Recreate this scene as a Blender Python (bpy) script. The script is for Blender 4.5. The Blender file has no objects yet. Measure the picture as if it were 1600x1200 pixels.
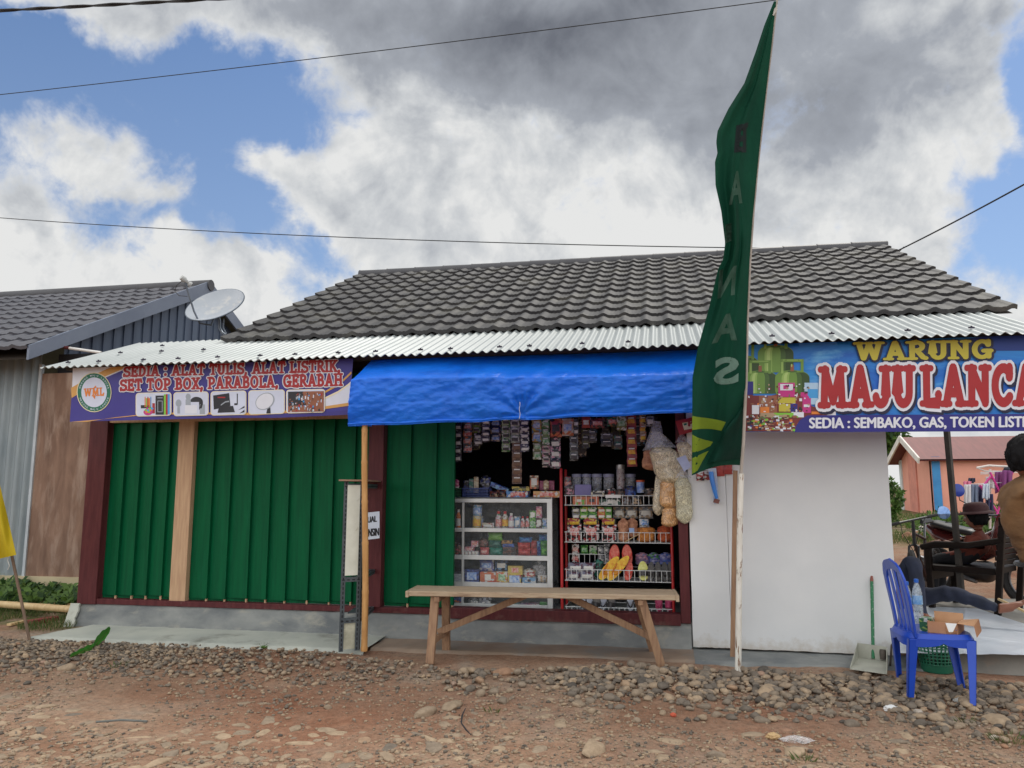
import bpy, bmesh, math, random
from math import sin, cos, pi, radians as R
from mathutils import Vector as V, Matrix, noise
random.seed(7)
SC = bpy.context.scene
COL = SC.collection

# ------------------------------------------------------------------ camera
PSI, PIT, FPX, CH = R(11.0), R(7.9), 1209.0, 1.3
FW = V((-sin(PSI)*cos(PIT), cos(PSI)*cos(PIT), sin(PIT)))
RT = V((cos(PSI), sin(PSI), 0)); UP = RT.cross(FW)
CAM = V((0, 0, CH))
cd = bpy.data.cameras.new('camera'); cam = bpy.data.objects.new('camera', cd); COL.objects.link(cam)
cam.location = CAM; cam.rotation_euler = (R(90)+PIT, 0, PSI)
cd.sensor_width = 36; cd.lens = 36*FPX/1600; cd.clip_end = 3000; cd.clip_start = 0.05
SC.camera = cam
def ray(x, y): return FW + RT*((x-800)/FPX) - UP*((y-600)/FPX)
def P(x, y, Y):                      # where the sight line of a photo pixel meets the upright plane at depth Y
    d = ray(x, y); return CAM + d*(Y/d.y)
def G(x, y, z=0.0):                  # ... meets the level plane at height z
    d = ray(x, y); return CAM + d*((z-CH)/d.z)

# ------------------------------------------------------------------ colours and materials
def lin(c): return c/12.92 if c <= .04045 else ((c+.055)/1.055)**2.4
def S(r, g, b, k=1.0): return tuple(min(.95, lin(v/255)*k) for v in (r, g, b))
MATS = {}
class NT:
    def __init__(s, nt): s.nt = nt; s.i = 0
    def n(s, t, **kw):
        x = s.nt.nodes.new(t); s.i += 1; x.location = (200*s.i, 0)
        for k, v in kw.items():
            if k.startswith('in_'): x.inputs[k[3:].replace('_', ' ')].default_value = v
            else: setattr(x, k, v)
        return x
    def l(s, a, b): s.nt.links.new(a, b)
def newmat(name):
    m = bpy.data.materials.new(name); m.use_nodes = True
    for n in list(m.node_tree.nodes): m.node_tree.nodes.remove(n)
    t = NT(m.node_tree); o = t.n('ShaderNodeOutputMaterial')
    b = t.n('ShaderNodeBsdfPrincipled'); t.l(b.outputs[0], o.inputs[0])
    return m, t, b, o
def ramp(t, fac, stops):
    r = t.n('ShaderNodeValToRGB'); e = r.color_ramp.elements
    while len(e) < len(stops): e.new(.5)
    for i, (p, c) in enumerate(stops): e[i].position = p; e[i].color = (*c, 1)
    t.l(fac, r.inputs[0]); return r.outputs[0]
def mix(t, fac, a, b):
    m = t.n('ShaderNodeMix', data_type='RGBA')
    for i, v in ((0, fac), (6, a), (7, b)):
        if isinstance(v, (int, float)): m.inputs[i].default_value = v
        elif isinstance(v, tuple): m.inputs[i].default_value = (*v, 1)
        else: t.l(v, m.inputs[i])
    return m.outputs[2]
def coords(t, stretch=(1, 1, 1)):
    c = t.n('ShaderNodeTexCoord'); mp = t.n('ShaderNodeMapping'); mp.inputs['Scale'].default_value = stretch
    t.l(c.outputs['Object'], mp.inputs[0]); return mp.outputs[0]
def noi(t, co, scale, detail=5, rough=.55, dist=0):
    n = t.n('ShaderNodeTexNoise'); n.inputs['Scale'].default_value = scale; n.inputs['Detail'].default_value = detail
    n.inputs['Roughness'].default_value = rough; n.inputs['Distortion'].default_value = dist
    t.l(co, n.inputs['Vector']); return n.outputs['Fac']
def bump(t, b, h, strength, dist=.01):
    n = t.n('ShaderNodeBump'); n.inputs['Strength'].default_value = strength; n.inputs['Distance'].default_value = dist
    t.l(h, n.inputs['Height']); t.l(n.outputs[0], b.inputs['Normal'])
def M(name, c1, c2=None, rough=.6, scale=6, stretch=(1, 1, 1), lo=.35, hi=.65, c3=None, spots=None, bmp=0, bscale=60, bdist=.004, metal=0,
      spec=.5, trans=0, coat=0, alpha=1, dist=0, rvar=0):
    """noise-mixed procedural surface: c1..c2, optional second patch colour c3 (spots=(scale, lo, hi))"""
    if name in MATS: return MATS[name]
    m, t, b, o = newmat(name)
    c2 = c2 or tuple(v*.82 for v in c1)
    co = coords(t, stretch); f = noi(t, co, scale, 6, .6, dist)
    col = ramp(t, f, [(lo, c1), (hi, c2)])
    if c3:
        sc, l, h = spots or (3, .55, .62)
        f2 = noi(t, co, sc, 7, .65, .3); g = ramp(t, f2, [(l, (0, 0, 0)), (h, (1, 1, 1))]); col = mix(t, g, col, c3)
    t.l(col, b.inputs['Base Color']); b.inputs['Roughness'].default_value = rough; b.inputs['Metallic'].default_value = metal
    b.inputs['Specular IOR Level'].default_value = spec; b.inputs['Coat Weight'].default_value = coat; b.inputs['Alpha'].default_value = alpha
    if rvar:
        mr = t.n('ShaderNodeMapRange'); t.l(f, mr.inputs[0]); mr.inputs[3].default_value = rough-rvar; mr.inputs[4].default_value = rough+rvar
        t.l(mr.outputs[0], b.inputs['Roughness'])
    if bmp: bump(t, b, noi(t, co, bscale, 4), bmp, bdist)
    if trans:
        tr = t.n('ShaderNodeBsdfTranslucent'); t.l(col, tr.inputs[0]); mx = t.n('ShaderNodeMixShader'); mx.inputs[0].default_value = trans
        t.l(b.outputs[0], mx.inputs[1]); t.l(tr.outputs[0], mx.inputs[2]); t.l(mx.outputs[0], o.inputs[0])
    MATS[name] = m; return m
def pm(c1, c2, c3=None, scale=45, rough=.35, key=None):
    """printed packaging: blotches of two more colours on a ground colour"""
    name = key or 'print_%d' % len(MATS)
    mute = lambda c: tuple(lerp(v, sum(c)/3, .2)*.72 for v in c)
    c1, c2, c3 = mute(c1), mute(c2), (mute(c3) if c3 else None)
    if name in MATS: return MATS[name]
    m, t, b, o = newmat(name); co = coords(t, (1, 1, 1.4))
    v = t.n('ShaderNodeTexVoronoi'); v.inputs['Scale'].default_value = scale; t.l(co, v.inputs['Vector'])
    sp = t.n('ShaderNodeSeparateColor'); t.l(v.outputs['Color'], sp.inputs[0])
    f = ramp(t, sp.outputs[0], [(.62, (0, 0, 0)), (.64, (1, 1, 1))]); col = mix(t, f, c1, c2)
    if c3:
        f = ramp(t, sp.outputs[1], [(.74, (0, 0, 0)), (.76, (1, 1, 1))]); col = mix(t, f, col, c3)
    t.l(col, b.inputs['Base Color']); b.inputs['Roughness'].default_value = rough
    bump(t, b, noi(t, co, 30, 3), .25, .004)
    MATS[name] = m; return m
def clear(name, col=(.9, .92, .93), alpha=.25, rough=.12):
    if name in MATS: return MATS[name]
    m, t, b, o = newmat(name)
    co = coords(t); f = noi(t, co, 35, 4, .6, 1)
    mr = t.n('ShaderNodeMapRange'); t.l(f, mr.inputs[0]); mr.inputs[1].default_value = .35; mr.inputs[2].default_value = .75
    mr.inputs[3].default_value = alpha*.5; mr.inputs[4].default_value = min(1, alpha*1.8); t.l(mr.outputs[0], b.inputs['Alpha'])
    b.inputs['Base Color'].default_value = (*col, 1); b.inputs['Roughness'].default_value = rough
    bump(t, b, f, .6, .01)
    MATS[name] = m; return m

# ------------------------------------------------------------------ mesh builder
class MB:
    def __init__(s): s.v = []; s.f = []; s.m = []
    def add(s, vs, fs, mi=0):
        o = len(s.v); s.v += [tuple(v) for v in vs]
        for f in fs: s.f.append(tuple(i+o for i in f)); s.m.append(mi)
    def box(s, a, b, mi=0):
        (x0, y0, z0), (x1, y1, z1) = a, b
        s.add([(x0, y0, z0), (x1, y0, z0), (x1, y1, z0), (x0, y1, z0), (x0, y0, z1), (x1, y0, z1), (x1, y1, z1), (x0, y1, z1)],
              [(3, 2, 1, 0), (4, 5, 6, 7), (0, 1, 5, 4), (1, 2, 6, 5), (2, 3, 7, 6), (3, 0, 4, 7)], mi)
    def obox(s, c, ax, ay, az, mi=0):
        """box from its centre and three half-axis vectors"""
        c, ax, ay, az = V(c), V(ax), V(ay), V(az)
        vs = [c+ax*i+ay*j+az*k for k in (-1, 1) for j in (-1, 1) for i in (-1, 1)]
        s.add(vs, [(2, 3, 1, 0), (4, 5, 7, 6), (0, 1, 5, 4), (1, 3, 7, 5), (3, 2, 6, 7), (2, 0, 4, 6)], mi)
    def bar(s, a, b, w, h, up=(0, 0, 1), mi=0, taper=1.0):
        a, b = V(a), V(b); d = (b-a).normalized(); u = V(up)
        if abs(d.dot(u.normalized())) > .97: u = V((0, 1, 0))
        sx = d.cross(u).normalized(); sy = sx.cross(d).normalized(); vs = []
        for p, k in ((a, 1), (b, taper)):
            for i, j in ((-1, -1), (1, -1), (1, 1), (-1, 1)): vs.append(p+sx*(i*w/2*k)+sy*(j*h/2*k))
        s.add(vs, [(3, 2, 1, 0), (4, 5, 6, 7), (0, 1, 5, 4), (1, 2, 6, 5), (2, 3, 7, 6), (3, 0, 4, 7)], mi)
    def tube(s, pts, r, n=8, mi=0, cap=True, closed=False):
        pts = [V(p) for p in pts]; k = len(pts); rs = r if isinstance(r, (list, tuple)) else [r]*k
        vs = []; ref = None
        for i, p in enumerate(pts):
            if closed: d = pts[(i+1) % k]-pts[i-1]
            else: d = pts[min(i+1, k-1)]-pts[max(i-1, 0)]
            d = d.normalized() if d.length > 1e-9 else V((0, 0, 1))
            if ref is None: ref = V((0, 0, 1)) if abs(d.z) < .9 else V((1, 0, 0))
            a = d.cross(ref).normalized(); b = d.cross(a).normalized(); ref = a.cross(d).normalized()
            for j in range(n): vs.append(p+a*(rs[i]*cos(2*pi*j/n))+b*(rs[i]*sin(2*pi*j/n)))
        fs = []
        for i in range(k if closed else k-1):
            for j in range(n): fs.append((i*n+j, i*n+(j+1) % n, ((i+1) % k)*n+(j+1) % n, ((i+1) % k)*n+j))
        if cap and not closed: fs += [tuple(range(n))[::-1], tuple((k-1)*n+j for j in range(n))]
        s.add(vs, fs, mi)
    def lathe(s, c, prof, n=16, mi=0, axis=(0, 0, 1), cap=True):
        c = V(c); az = V(axis).normalized(); ax = az.orthogonal().normalized(); ay = az.cross(ax)
        vs = []; k = len(prof)
        for r, z in prof:
            for j in range(n): vs.append(c+az*z+ax*(r*cos(2*pi*j/n))+ay*(r*sin(2*pi*j/n)))
        fs = [(i*n+j, i*n+(j+1) % n, (i+1)*n+(j+1) % n, (i+1)*n+j) for i in range(k-1) for j in range(n)]
        if cap: fs += [tuple(range(n))[::-1], tuple((k-1)*n+j for j in range(n))]
        s.add(vs, fs, mi)
    def grid(s, fn, nu, nv, mi=0, thick=0):
        """fn(u, v) -> point; thick closes it into a sheet thickened along its normals"""
        pts = [V(fn(i/nu, j/nv)) for j in range(nv+1) for i in range(nu+1)]; w = nu+1
        F = [(j*w+i, j*w+i+1, (j+1)*w+i+1, (j+1)*w+i) for j in range(nv) for i in range(nu)]
        if not thick: s.add(pts, F, mi); return
        N = []
        for j in range(nv+1):
            for i in range(nu+1):
                du = pts[j*w+min(i+1, nu)]-pts[j*w+max(i-1, 0)]; dv = pts[min(j+1, nv)*w+i]-pts[max(j-1, 0)*w+i]
                n = du.cross(dv); N.append(n.normalized() if n.length > 1e-12 else V((0, 0, 1)))
        K = len(pts); B = [p-n*thick for p, n in zip(pts, N)]
        F2 = [tuple(K+q for q in f[::-1]) for f in F]
        ed = [j for j in range(w)] + [j*w+nu for j in range(1, nv+1)] + [nv*w+i for i in range(nu-1, -1, -1)] + [j*w for j in range(nv-1, 0, -1)]
        F3 = [(ed[q], K+ed[q], K+ed[(q+1) % len(ed)], ed[(q+1) % len(ed)]) for q in range(len(ed))]
        s.add(pts+B, F+F2+F3, mi)
    def prism(s, poly, fn, d0, d1, mi=0):
        """2-D outline extruded: fn(x, y, depth) -> point"""
        n = len(poly); vs = [fn(x, y, d0) for x, y in poly]+[fn(x, y, d1) for x, y in poly]
        s.add(vs, [tuple(range(n)), tuple(range(n, 2*n))[::-1]]+[(i, n+i, n+(i+1) % n, (i+1) % n) for i in range(n)], mi)
    def ball(s, c, r, mi=0, seg=10, rings=7, sq=(1, 1, 1), jit=0):
        c = V(c); vs = []
        for i in range(rings+1):
            th = pi*i/rings
            for j in range(seg):
                ph = 2*pi*j/seg; d = V((sin(th)*cos(ph)*sq[0], sin(th)*sin(ph)*sq[1], cos(th)*sq[2]))
                k = 1+jit*noise.noise((c+d)*3.1) if jit else 1
                vs.append(c+d*r*k)
        s.add(vs, [(i*seg+j, (i+1)*seg+j, (i+1)*seg+(j+1) % seg, i*seg+(j+1) % seg) for i in range(rings) for j in range(seg)], mi)
    def build(s, name, mats, parent=None, smooth=False, bevel=0, fix=True, origin=None):
        me = bpy.data.meshes.new(name)
        if parent is not None: o = origin_of(parent)
        elif origin is not None: o = V(origin)
        else:
            xs, ys, zs = zip(*s.v); o = V(((min(xs)+max(xs))/2, (min(ys)+max(ys))/2, min(zs)))
        me.from_pydata([(x-o.x, y-o.y, z-o.z) for x, y, z in s.v], [], s.f)
        if not isinstance(mats, (list, tuple)): mats = [mats]
        for m in mats: me.materials.append(m)
        if len(mats) > 1: me.polygons.foreach_set('material_index', s.m)
        if fix:
            bm = bmesh.new(); bm.from_mesh(me); bmesh.ops.recalc_face_normals(bm, faces=bm.faces); bm.to_mesh(me); bm.free()
        if smooth: me.polygons.foreach_set('use_smooth', [True]*len(me.polygons))
        me.update()
        ob = bpy.data.objects.new(name, me); COL.objects.link(ob)
        if parent is None: ob.location = o
        else: ob.parent = parent
        if smooth and smooth != 'all':
            try:
                me.set_sharp_from_angle(angle=R(smooth if smooth is not True else 40))
            except Exception: pass
        if bevel:
            b = ob.modifiers.new('bevel', 'BEVEL'); b.width = bevel; b.segments = 2; b.limit_method = 'ANGLE'; b.angle_limit = R(40)
        return ob
def origin_of(o):
    p = V(o.location)
    while o.parent: o = o.parent; p += V(o.location)
    return p
def tag(o, label=None, cat=None, group=None, kind=None):
    for k, v in (('label', label), ('category', cat), ('group', group), ('kind', kind)):
        if v: o[k] = v
    return o
def thing(name, loc, label, cat, group=None):
    o = bpy.data.objects.new(name, None); COL.objects.link(o); o.location = loc; o.empty_display_size = .1
    return tag(o, label, cat, group)
def copy_tree(o, parent=None):
    c = o.copy(); COL.objects.link(c); c.parent = parent
    for ch in o.children: copy_tree(ch, c)
    return c
def fbm(x, y, z=0, o=4): return noise.fractal(V((x, y, z)), 1.0, 2.0, o)
def lerp(a, b, t): return a+(b-a)*t
def pl(pts, t):
    """piecewise-linear lookup of (key, value...) rows"""
    if t <= pts[0][0]: return pts[0][1:]
    for a, b in zip(pts, pts[1:]):
        if t <= b[0]:
            k = (t-a[0])/(b[0]-a[0]+1e-12); return tuple(lerp(p, q, k) for p, q in zip(a[1:], b[1:]))
    return pts[-1][1:]

# ------------------------------------------------------------------ flat printed graphics laid on a sign's surface
class Print:
    """design units are photo pixels; 'surf' maps (px, py, layer) to the sign's surface"""
    def __init__(s, surf, step=14): s.mb = MB(); s.surf = surf; s.step = step; s.k = 0
    def raw(s, vs, fs, layer, mi):
        bm = bmesh.new(); bv = [bm.verts.new((x, y, 0)) for x, y in vs]
        for f in fs:
            try: bm.faces.new([bv[i] for i in f])
            except ValueError: pass
        bmesh.ops.triangulate(bm, faces=bm.faces)
        for _ in range(6):
            e = [e for e in bm.edges if e.calc_length() > s.step]
            if not e: break
            bmesh.ops.subdivide_edges(bm, edges=e, cuts=1); bmesh.ops.triangulate(bm, faces=bm.faces)
        bm.verts.index_update(); s.k += 1; lay = layer+(s.k % 40)*.004
        s.mb.add([s.surf(v.co.x, v.co.y, lay) for v in bm.verts], [[v.index for v in f.verts] for f in bm.faces], mi); bm.free()
    def poly(s, pts, layer, mi): s.raw(pts, [tuple(range(len(pts)))], layer, mi)
    def rect(s, x0, y0, x1, y1, layer, mi, sh=0): s.poly([(x0, y0), (x1, y0+sh), (x1, y1+sh), (x0, y1)], layer, mi)
    def ell(s, cx, cy, rx, ry, layer, mi, n=28, a0=0, a1=2*pi):
        s.poly([(cx+rx*cos(a0+(a1-a0)*i/n), cy+ry*sin(a0+(a1-a0)*i/n)) for i in range(n+(0 if a1-a0 > 6.2 else 1))], layer, mi)
    def ring(s, cx, cy, rx, ry, w, layer, mi, n=40):
        vs = []
        for i in range(n): a = 2*pi*i/n; vs += [(cx+rx*cos(a), cy+ry*sin(a)), (cx+(rx-w)*cos(a), cy+(ry-w)*sin(a))]
        s.raw(vs, [(2*i, 2*((i+1) % n), 2*((i+1) % n)+1, 2*i+1) for i in range(n)], layer, mi)
    def band(s, a, b, layer, mi):
        n = len(a); s.raw(list(a)+list(b), [(i, i+1, n+i+1, n+i) for i in range(n-1)], layer, mi)
    def rrect(s, x0, y0, x1, y1, r, layer, mi, sh=0):
        pts = []
        for cx, cy, a in ((x1-r, y1-r, 0), (x0+r, y1-r, 90), (x0+r, y0+r, 180), (x1-r, y0+r, 270)):
            for k in range(5): q = R(a+k*22.5); X = cx+r*cos(q); pts.append((X, cy+r*sin(q)+sh*(X-x0)/(x1-x0)))
        s.poly(pts, layer, mi)
_tc = {}
def text2d(body, weight=0.0):
    k = (body, weight)
    if k in _tc: return _tc[k]
    cu = bpy.data.curves.new('t', 'FONT'); cu.body = body; cu.size = 1; cu.offset = weight; cu.resolution_u = 4; cu.fill_mode = 'FRONT'
    ob = bpy.data.objects.new('t', cu); COL.objects.link(ob); bpy.context.view_layer.update()
    me = bpy.data.meshes.new_from_object(ob.evaluated_get(bpy.context.evaluated_depsgraph_get()))
    vs = [(v.co.x, v.co.y) for v in me.vertices]; fs = [tuple(p.vertices) for p in me.polygons]
    bpy.data.objects.remove(ob); bpy.data.curves.remove(cu); bpy.data.meshes.remove(me)
    _tc[k] = (vs, fs); return vs, fs
def quadmap(vs, q, bb=None):
    """fit 2-D points into quad q = (tl, tr, br, bl)"""
    xs = [v[0] for v in vs]; ys = [v[1] for v in vs]; x0, x1, y0, y1 = bb or (min(xs), max(xs), min(ys), max(ys)); out = []
    for x, y in vs:
        u = (x-x0)/(x1-x0); w = (y1-y)/(y1-y0)
        out.append(tuple((1-u)*(1-w)*q[0][i]+u*(1-w)*q[1][i]+u*w*q[2][i]+(1-u)*w*q[3][i] for i in (0, 1)))
    return out
def put_text(pr, body, q, layer, mi, weight=0.0):
    vs, fs = text2d(body, 0); q0 = quadmap(vs, q)
    for k, (dx, dy) in enumerate(((0, 0), (weight*26, 0), (-weight*26, 0), (0, weight*16), (0, -weight*16))):
        if weight or not k: pr.raw([(x+dx, y+dy) for x, y in q0], fs, layer+.05*k, mi)
def arc(cx, cy, rx, ry, a0, a1, n=12): return [(cx+rx*cos(R(a0+(a1-a0)*i/n)), cy+ry*sin(R(a0+(a1-a0)*i/n))) for i in range(n+1)]
def _gl():
    st = lambda x, a=.08, b=.92: [(x, a), (x, b)]
    sf = lambda x, y, w=.13: [(x-w, y), (x+w, y)]
    g = {}
    g['S'] = (.66, [arc(.34, .71, .22, .2, 30, 270)[:] + arc(.34, .28, .25, .21, 90, -150)[1:], [(.56, .93), (.56, .74)], [(.1, .07), (.1, .26)]], [])
    g['E'] = (.66, [st(.18), [(.18, .93), (.56, .93), (.57, .78)], [(.18, .51), (.44, .51)], [(.44, .6), (.44, .42)], [(.18, .07), (.56, .07), (.58, .24)]], [sf(.14, .93), sf(.14, .07)])
    g['D'] = (.74, [st(.18), [(.18, .92), (.32, .92)] + arc(.32, .5, .27, .42, 90, -90) + [(.18, .08)]], [sf(.13, .93), sf(.13, .07)])
    g['I'] = (.34, [st(.17)], [sf(.17, .93, .15), sf(.17, .07, .15)])
    g['A'] = (.82, [[(.17, .08), (.39, .93)], [(.41, .93), (.65, .08)], [(.26, .33), (.56, .33)]], [sf(.15, .06, .14), sf(.67, .06, .14)])
    g['L'] = (.64, [st(.18), [(.18, .08), (.54, .08), (.57, .28)]], [sf(.18, .93, .16), sf(.14, .07)])
    g['T'] = (.7, [[(.08, .74), (.1, .92), (.6, .92), (.62, .74)], st(.35)], [sf(.35, .06, .16)])
    g['U'] = (.74, [[(.17, .92), (.17, .34)] + arc(.37, .34, .2, .26, 180, 360) + [(.57, .92)]], [sf(.17, .93, .15), sf(.57, .93, .15)])
    g['R'] = (.74, [st(.18), [(.18, .92), (.34, .92)] + arc(.34, .71, .22, .21, 90, -90) + [(.18, .5)], [(.36, .48), (.6, .1), (.68, .08)]], [sf(.13, .93), sf(.18, .06, .15)])
    g['K'] = (.76, [st(.18), [(.6, .9), (.24, .44)], [(.34, .55), (.64, .08)]], [sf(.18, .93, .15), sf(.18, .06, .15), sf(.6, .93, .13), sf(.65, .06, .13)])
    g['P'] = (.68, [st(.18), [(.18, .92), (.34, .92)] + arc(.34, .68, .23, .24, 90, -90) + [(.18, .44)]], [sf(.13, .93), sf(.18, .06, .15)])
    g['B'] = (.7, [st(.18), [(.18, .92), (.34, .92)] + arc(.34, .72, .19, .2, 90, -90) + [(.18, .52)], [(.18, .52), (.36, .52)] + arc(.36, .3, .22, .22, 90, -90) + [(.18, .08)]], [sf(.13, .93), sf(.13, .07)])
    g['O'] = (.78, [arc(.39, .5, .28, .42, 0, 360, 24)], [])
    g['X'] = (.76, [[(.15, .92), (.61, .08)], [(.61, .92), (.15, .08)]], [sf(.15, .93, .14), sf(.61, .93, .14), sf(.15, .06, .14), sf(.61, .06, .14)])
    g['C'] = (.72, [arc(.4, .5, .28, .42, 42, 318, 20), [(.6, .93), (.6, .7)]], [])
    g['G'] = (.78, [arc(.4, .5, .28, .42, 42, 345, 20), [(.62, .93), (.62, .72)], [(.46, .42), (.72, .42)], [(.64, .42), (.64, .1)]], [])
    g['H'] = (.82, [st(.18), st(.63), [(.18, .5), (.63, .5)]], [sf(.18, .93, .15), sf(.18, .07, .15), sf(.63, .93, .15), sf(.63, .07, .15)])
    g['W'] = (1.06, [[(.16, .92), (.32, .1)], [(.32, .1), (.53, .85)], [(.53, .85), (.73, .1)], [(.73, .1), (.9, .92)]], [sf(.15, .93, .14), sf(.53, .93, .11), sf(.91, .93, .14)])
    g['N'] = (.8, [st(.17), [(.17, .92), (.62, .1)], st(.62)], [sf(.14, .93, .14), sf(.17, .06, .15), sf(.62, .93, .15)])
    g['M'] = (.98, [[(.17, .08), (.22, .92)], [(.22, .92), (.48, .16)], [(.48, .16), (.74, .92)], [(.74, .92), (.79, .08)]], [sf(.17, .06, .15), sf(.79, .06, .15), sf(.17, .93, .12), sf(.79, .93, .12)])
    g['J'] = (.62, [[(.42, .92), (.42, .28)] + arc(.25, .28, .17, .2, 0, -170)], [sf(.4, .93, .15)])
    g[':'] = (.3, [[(.15, .66), (.151, .68)], [(.15, .12), (.151, .14)]], []); g[','] = (.3, [[(.14, .1), (.15, .06), (.08, -.14)]], []); g[' '] = (.34, [], [])
    return g
GL = _gl()
def ribbon(pts, w):
    """outline strip of a stroke, plus round ends"""
    n = len(pts); vs = []; fs = []
    for i, (x, y) in enumerate(pts):
        a = pts[max(i-1, 0)]; b = pts[min(i+1, n-1)]; dx, dy = b[0]-a[0], b[1]-a[1]; L = math.hypot(dx, dy) or 1
        k = 1.0
        if 0 < i < n-1:
            d1 = math.atan2(y-a[1], x-a[0]); d2 = math.atan2(b[1]-y, b[0]-x); dd_ = (d2-d1+pi) % (2*pi)-pi; k = 1/max(.6, cos(dd_/2))
        vs += [(x-dy/L*w/2*k, y+dx/L*w/2*k), (x+dy/L*w/2*k, y-dx/L*w/2*k)]
        if i: fs.append((2*i-2, 2*i, 2*i+1, 2*i-1))
    return vs, fs
def put_serif(pr, body, q, layer, mi, w=.24, ws=.15, grow=0.0, shift=(0, 0)):
    """slab-serif words fitted to quad q; grow thickens every stroke (outline layer)"""
    W = sum(GL[c][0] for c in body)+.03*len(body); x = 0; bb = (0, W, 0, 1)
    for c in body:
        wd, st, sf = GL[c]; k = 0
        for strokes, t in ((st, w if c not in ':' else w*1.3), (sf, ws)):
            for sp in strokes:
                tt = t+grow; parts = [ribbon(sp, tt)]
                for e in (sp[0], sp[-1]): parts.append(([(e[0]+tt/2*cos(R(a)), e[1]+tt/2*sin(R(a))) for a in range(0, 360, 36)], [tuple(range(10))]))
                for vs, fs in parts:
                    vs = quadmap([(vx+x, vy) for vx, vy in vs], q, bb)
                    pr.raw([(a+shift[0], b+shift[1]) for a, b in vs], fs, layer, mi)
        x += wd+.03
# ------------------------------------------------------------------ daylight
SUN_EL, SUN_AZ = R(56), R(20)        # azimuth measured from +Y towards +X: the sun stands behind the shop, veiled by cloud
w = bpy.data.worlds.new('World'); SC.world = w; w.use_nodes = True
t = NT(w.node_tree)
for n in list(w.node_tree.nodes): w.node_tree.nodes.remove(n)
out = t.n('ShaderNodeOutputWorld'); bg = t.n('ShaderNodeBackground'); bg.inputs[1].default_value = .1; t.l(bg.outputs[0], out.inputs[0])
sky = t.n('ShaderNodeTexSky', sky_type='NISHITA', sun_disc=False, sun_elevation=SUN_EL, sun_rotation=SUN_AZ, air_density=1.0, dust_density=.6, ozone_density=2.0)
tc = t.n('ShaderNodeTexCoord'); D = tc.outputs['Generated']
def vm(op, a, b=None):
    n = t.n('ShaderNodeVectorMath', operation=op)
    for i, v in enumerate((a, b)):
        if v is None: continue
        if isinstance(v, tuple): n.inputs[i].default_value = v
        else: t.l(v, n.inputs[i])
    return n
def mt(op, a, b=0.0, c=0.0):
    n = t.n('ShaderNodeMath', operation=op)
    for i, v in enumerate((a, b, c)):
        if isinstance(v, (int, float)): n.inputs[i].default_value = v
        else: t.l(v, n.inputs[i])
    return n.outputs[0]
sp = t.n('ShaderNodeSeparateXYZ'); t.l(D, sp.inputs[0])
az = mt('ARCTAN2', sp.outputs[0], sp.outputs[1]); el = mt('ARCSINE', sp.outputs[2])
cb = t.n('ShaderNodeCombineXYZ'); t.l(az, cb.inputs[0]); t.l(el, cb.inputs[1]); AE = cb.outputs[0]
def nz(co, sc, det, rg=.55, dist=0, off=0):
    n = t.n('ShaderNodeTexNoise'); n.inputs['Scale'].default_value = sc; n.inputs['Detail'].default_value = det; n.inputs['Roughness'].default_value = rg; n.inputs['Distortion'].default_value = dist
    if off: co = vm('ADD', co, (off, off*.7, off*.3)).outputs[0]
    t.l(co, n.inputs['Vector']); return n
wn = nz(D, 5, 6, .6); wv = vm('SCALE', vm('SUBTRACT', wn.outputs['Color'], (.5, .5, .5)).outputs[0]); wv.inputs['Scale'].default_value = .22
AEW = vm('ADD', AE, wv.outputs[0]).outputs[0]
def blob(x, y, rx, ry, co=None):
    """soft patch of sky round the direction seen at photo pixel (x, y)"""
    d = ray(x, y).normalized(); a, e = math.atan2(d.x, d.y), math.asin(d.z)
    s1 = vm('SUBTRACT', co or AEW, (a, e, 0)).outputs[0]
    # sizes in pixels -> radians of azimuth / elevation
    s2 = vm('MULTIPLY', s1, (cos(e)*FPX/rx, FPX/ry, 0)).outputs[0]; L = vm('LENGTH', s2).outputs['Value']
    mr = t.n('ShaderNodeMapRange', interpolation_type='SMOOTHSTEP'); t.l(L, mr.inputs[0])
    mr.inputs[1].default_value = 0; mr.inputs[2].default_value = 1.7; mr.inputs[3].default_value = 1; mr.inputs[4].default_value = 0
    return mr.outputs[0]
def summed(bl):
    s = None
    for x, y, rx, ry, k in bl:
        v = mt('MULTIPLY', blob(x, y, rx, ry), k); s = v if s is None else mt('ADD', s, v)
    return s
f1 = nz(D, 2.6, 8, .55).outputs['Fac']; f2 = nz(D, 11, 8, .62, .4, 3).outputs['Fac']; f3 = nz(D, 30, 5, .6, .2, 8).outputs['Fac']
blue = summed([(20, 95, 90, 50, 1.0), (215, 172, 180, 64, 1.2), (440, 150, 130, 52, 1.1), (340, 270, 60, 44, .6), (360, 325, 75, 55, 1.1), (475, 385, 50, 34, .9),
               (230, 345, 90, 26, .7), (1610, 150, 30, 70, .9), (1550, 340, 70, 44, 1.1), (1590, 430, 70, 60, 1.0), (440, 455, 46, 34, .8), (190, 370, 60, 30, .5), (1720, 250, 100, 220, 1.0), (-160, 120, 200, 120, .8)])
dens = mt('ADD', mt('ADD', 1.07, mt('MULTIPLY', mt('SUBTRACT', f2, .5), 2.1)), mt('MULTIPLY', mt('SUBTRACT', f3, .5), .8))
dens = mt('ADD', dens, mt('MULTIPLY', mt('SUBTRACT', f1, .48), .8))
dens = mt('SUBTRACT', dens, mt('MULTIPLY', blue, 1.0))
mr = t.n('ShaderNodeMapRange', interpolation_type='SMOOTHSTEP'); t.l(dens, mr.inputs[0]); mr.inputs[1].default_value = .0; mr.inputs[2].default_value = .86
mask = mr.outputs[0]
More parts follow.
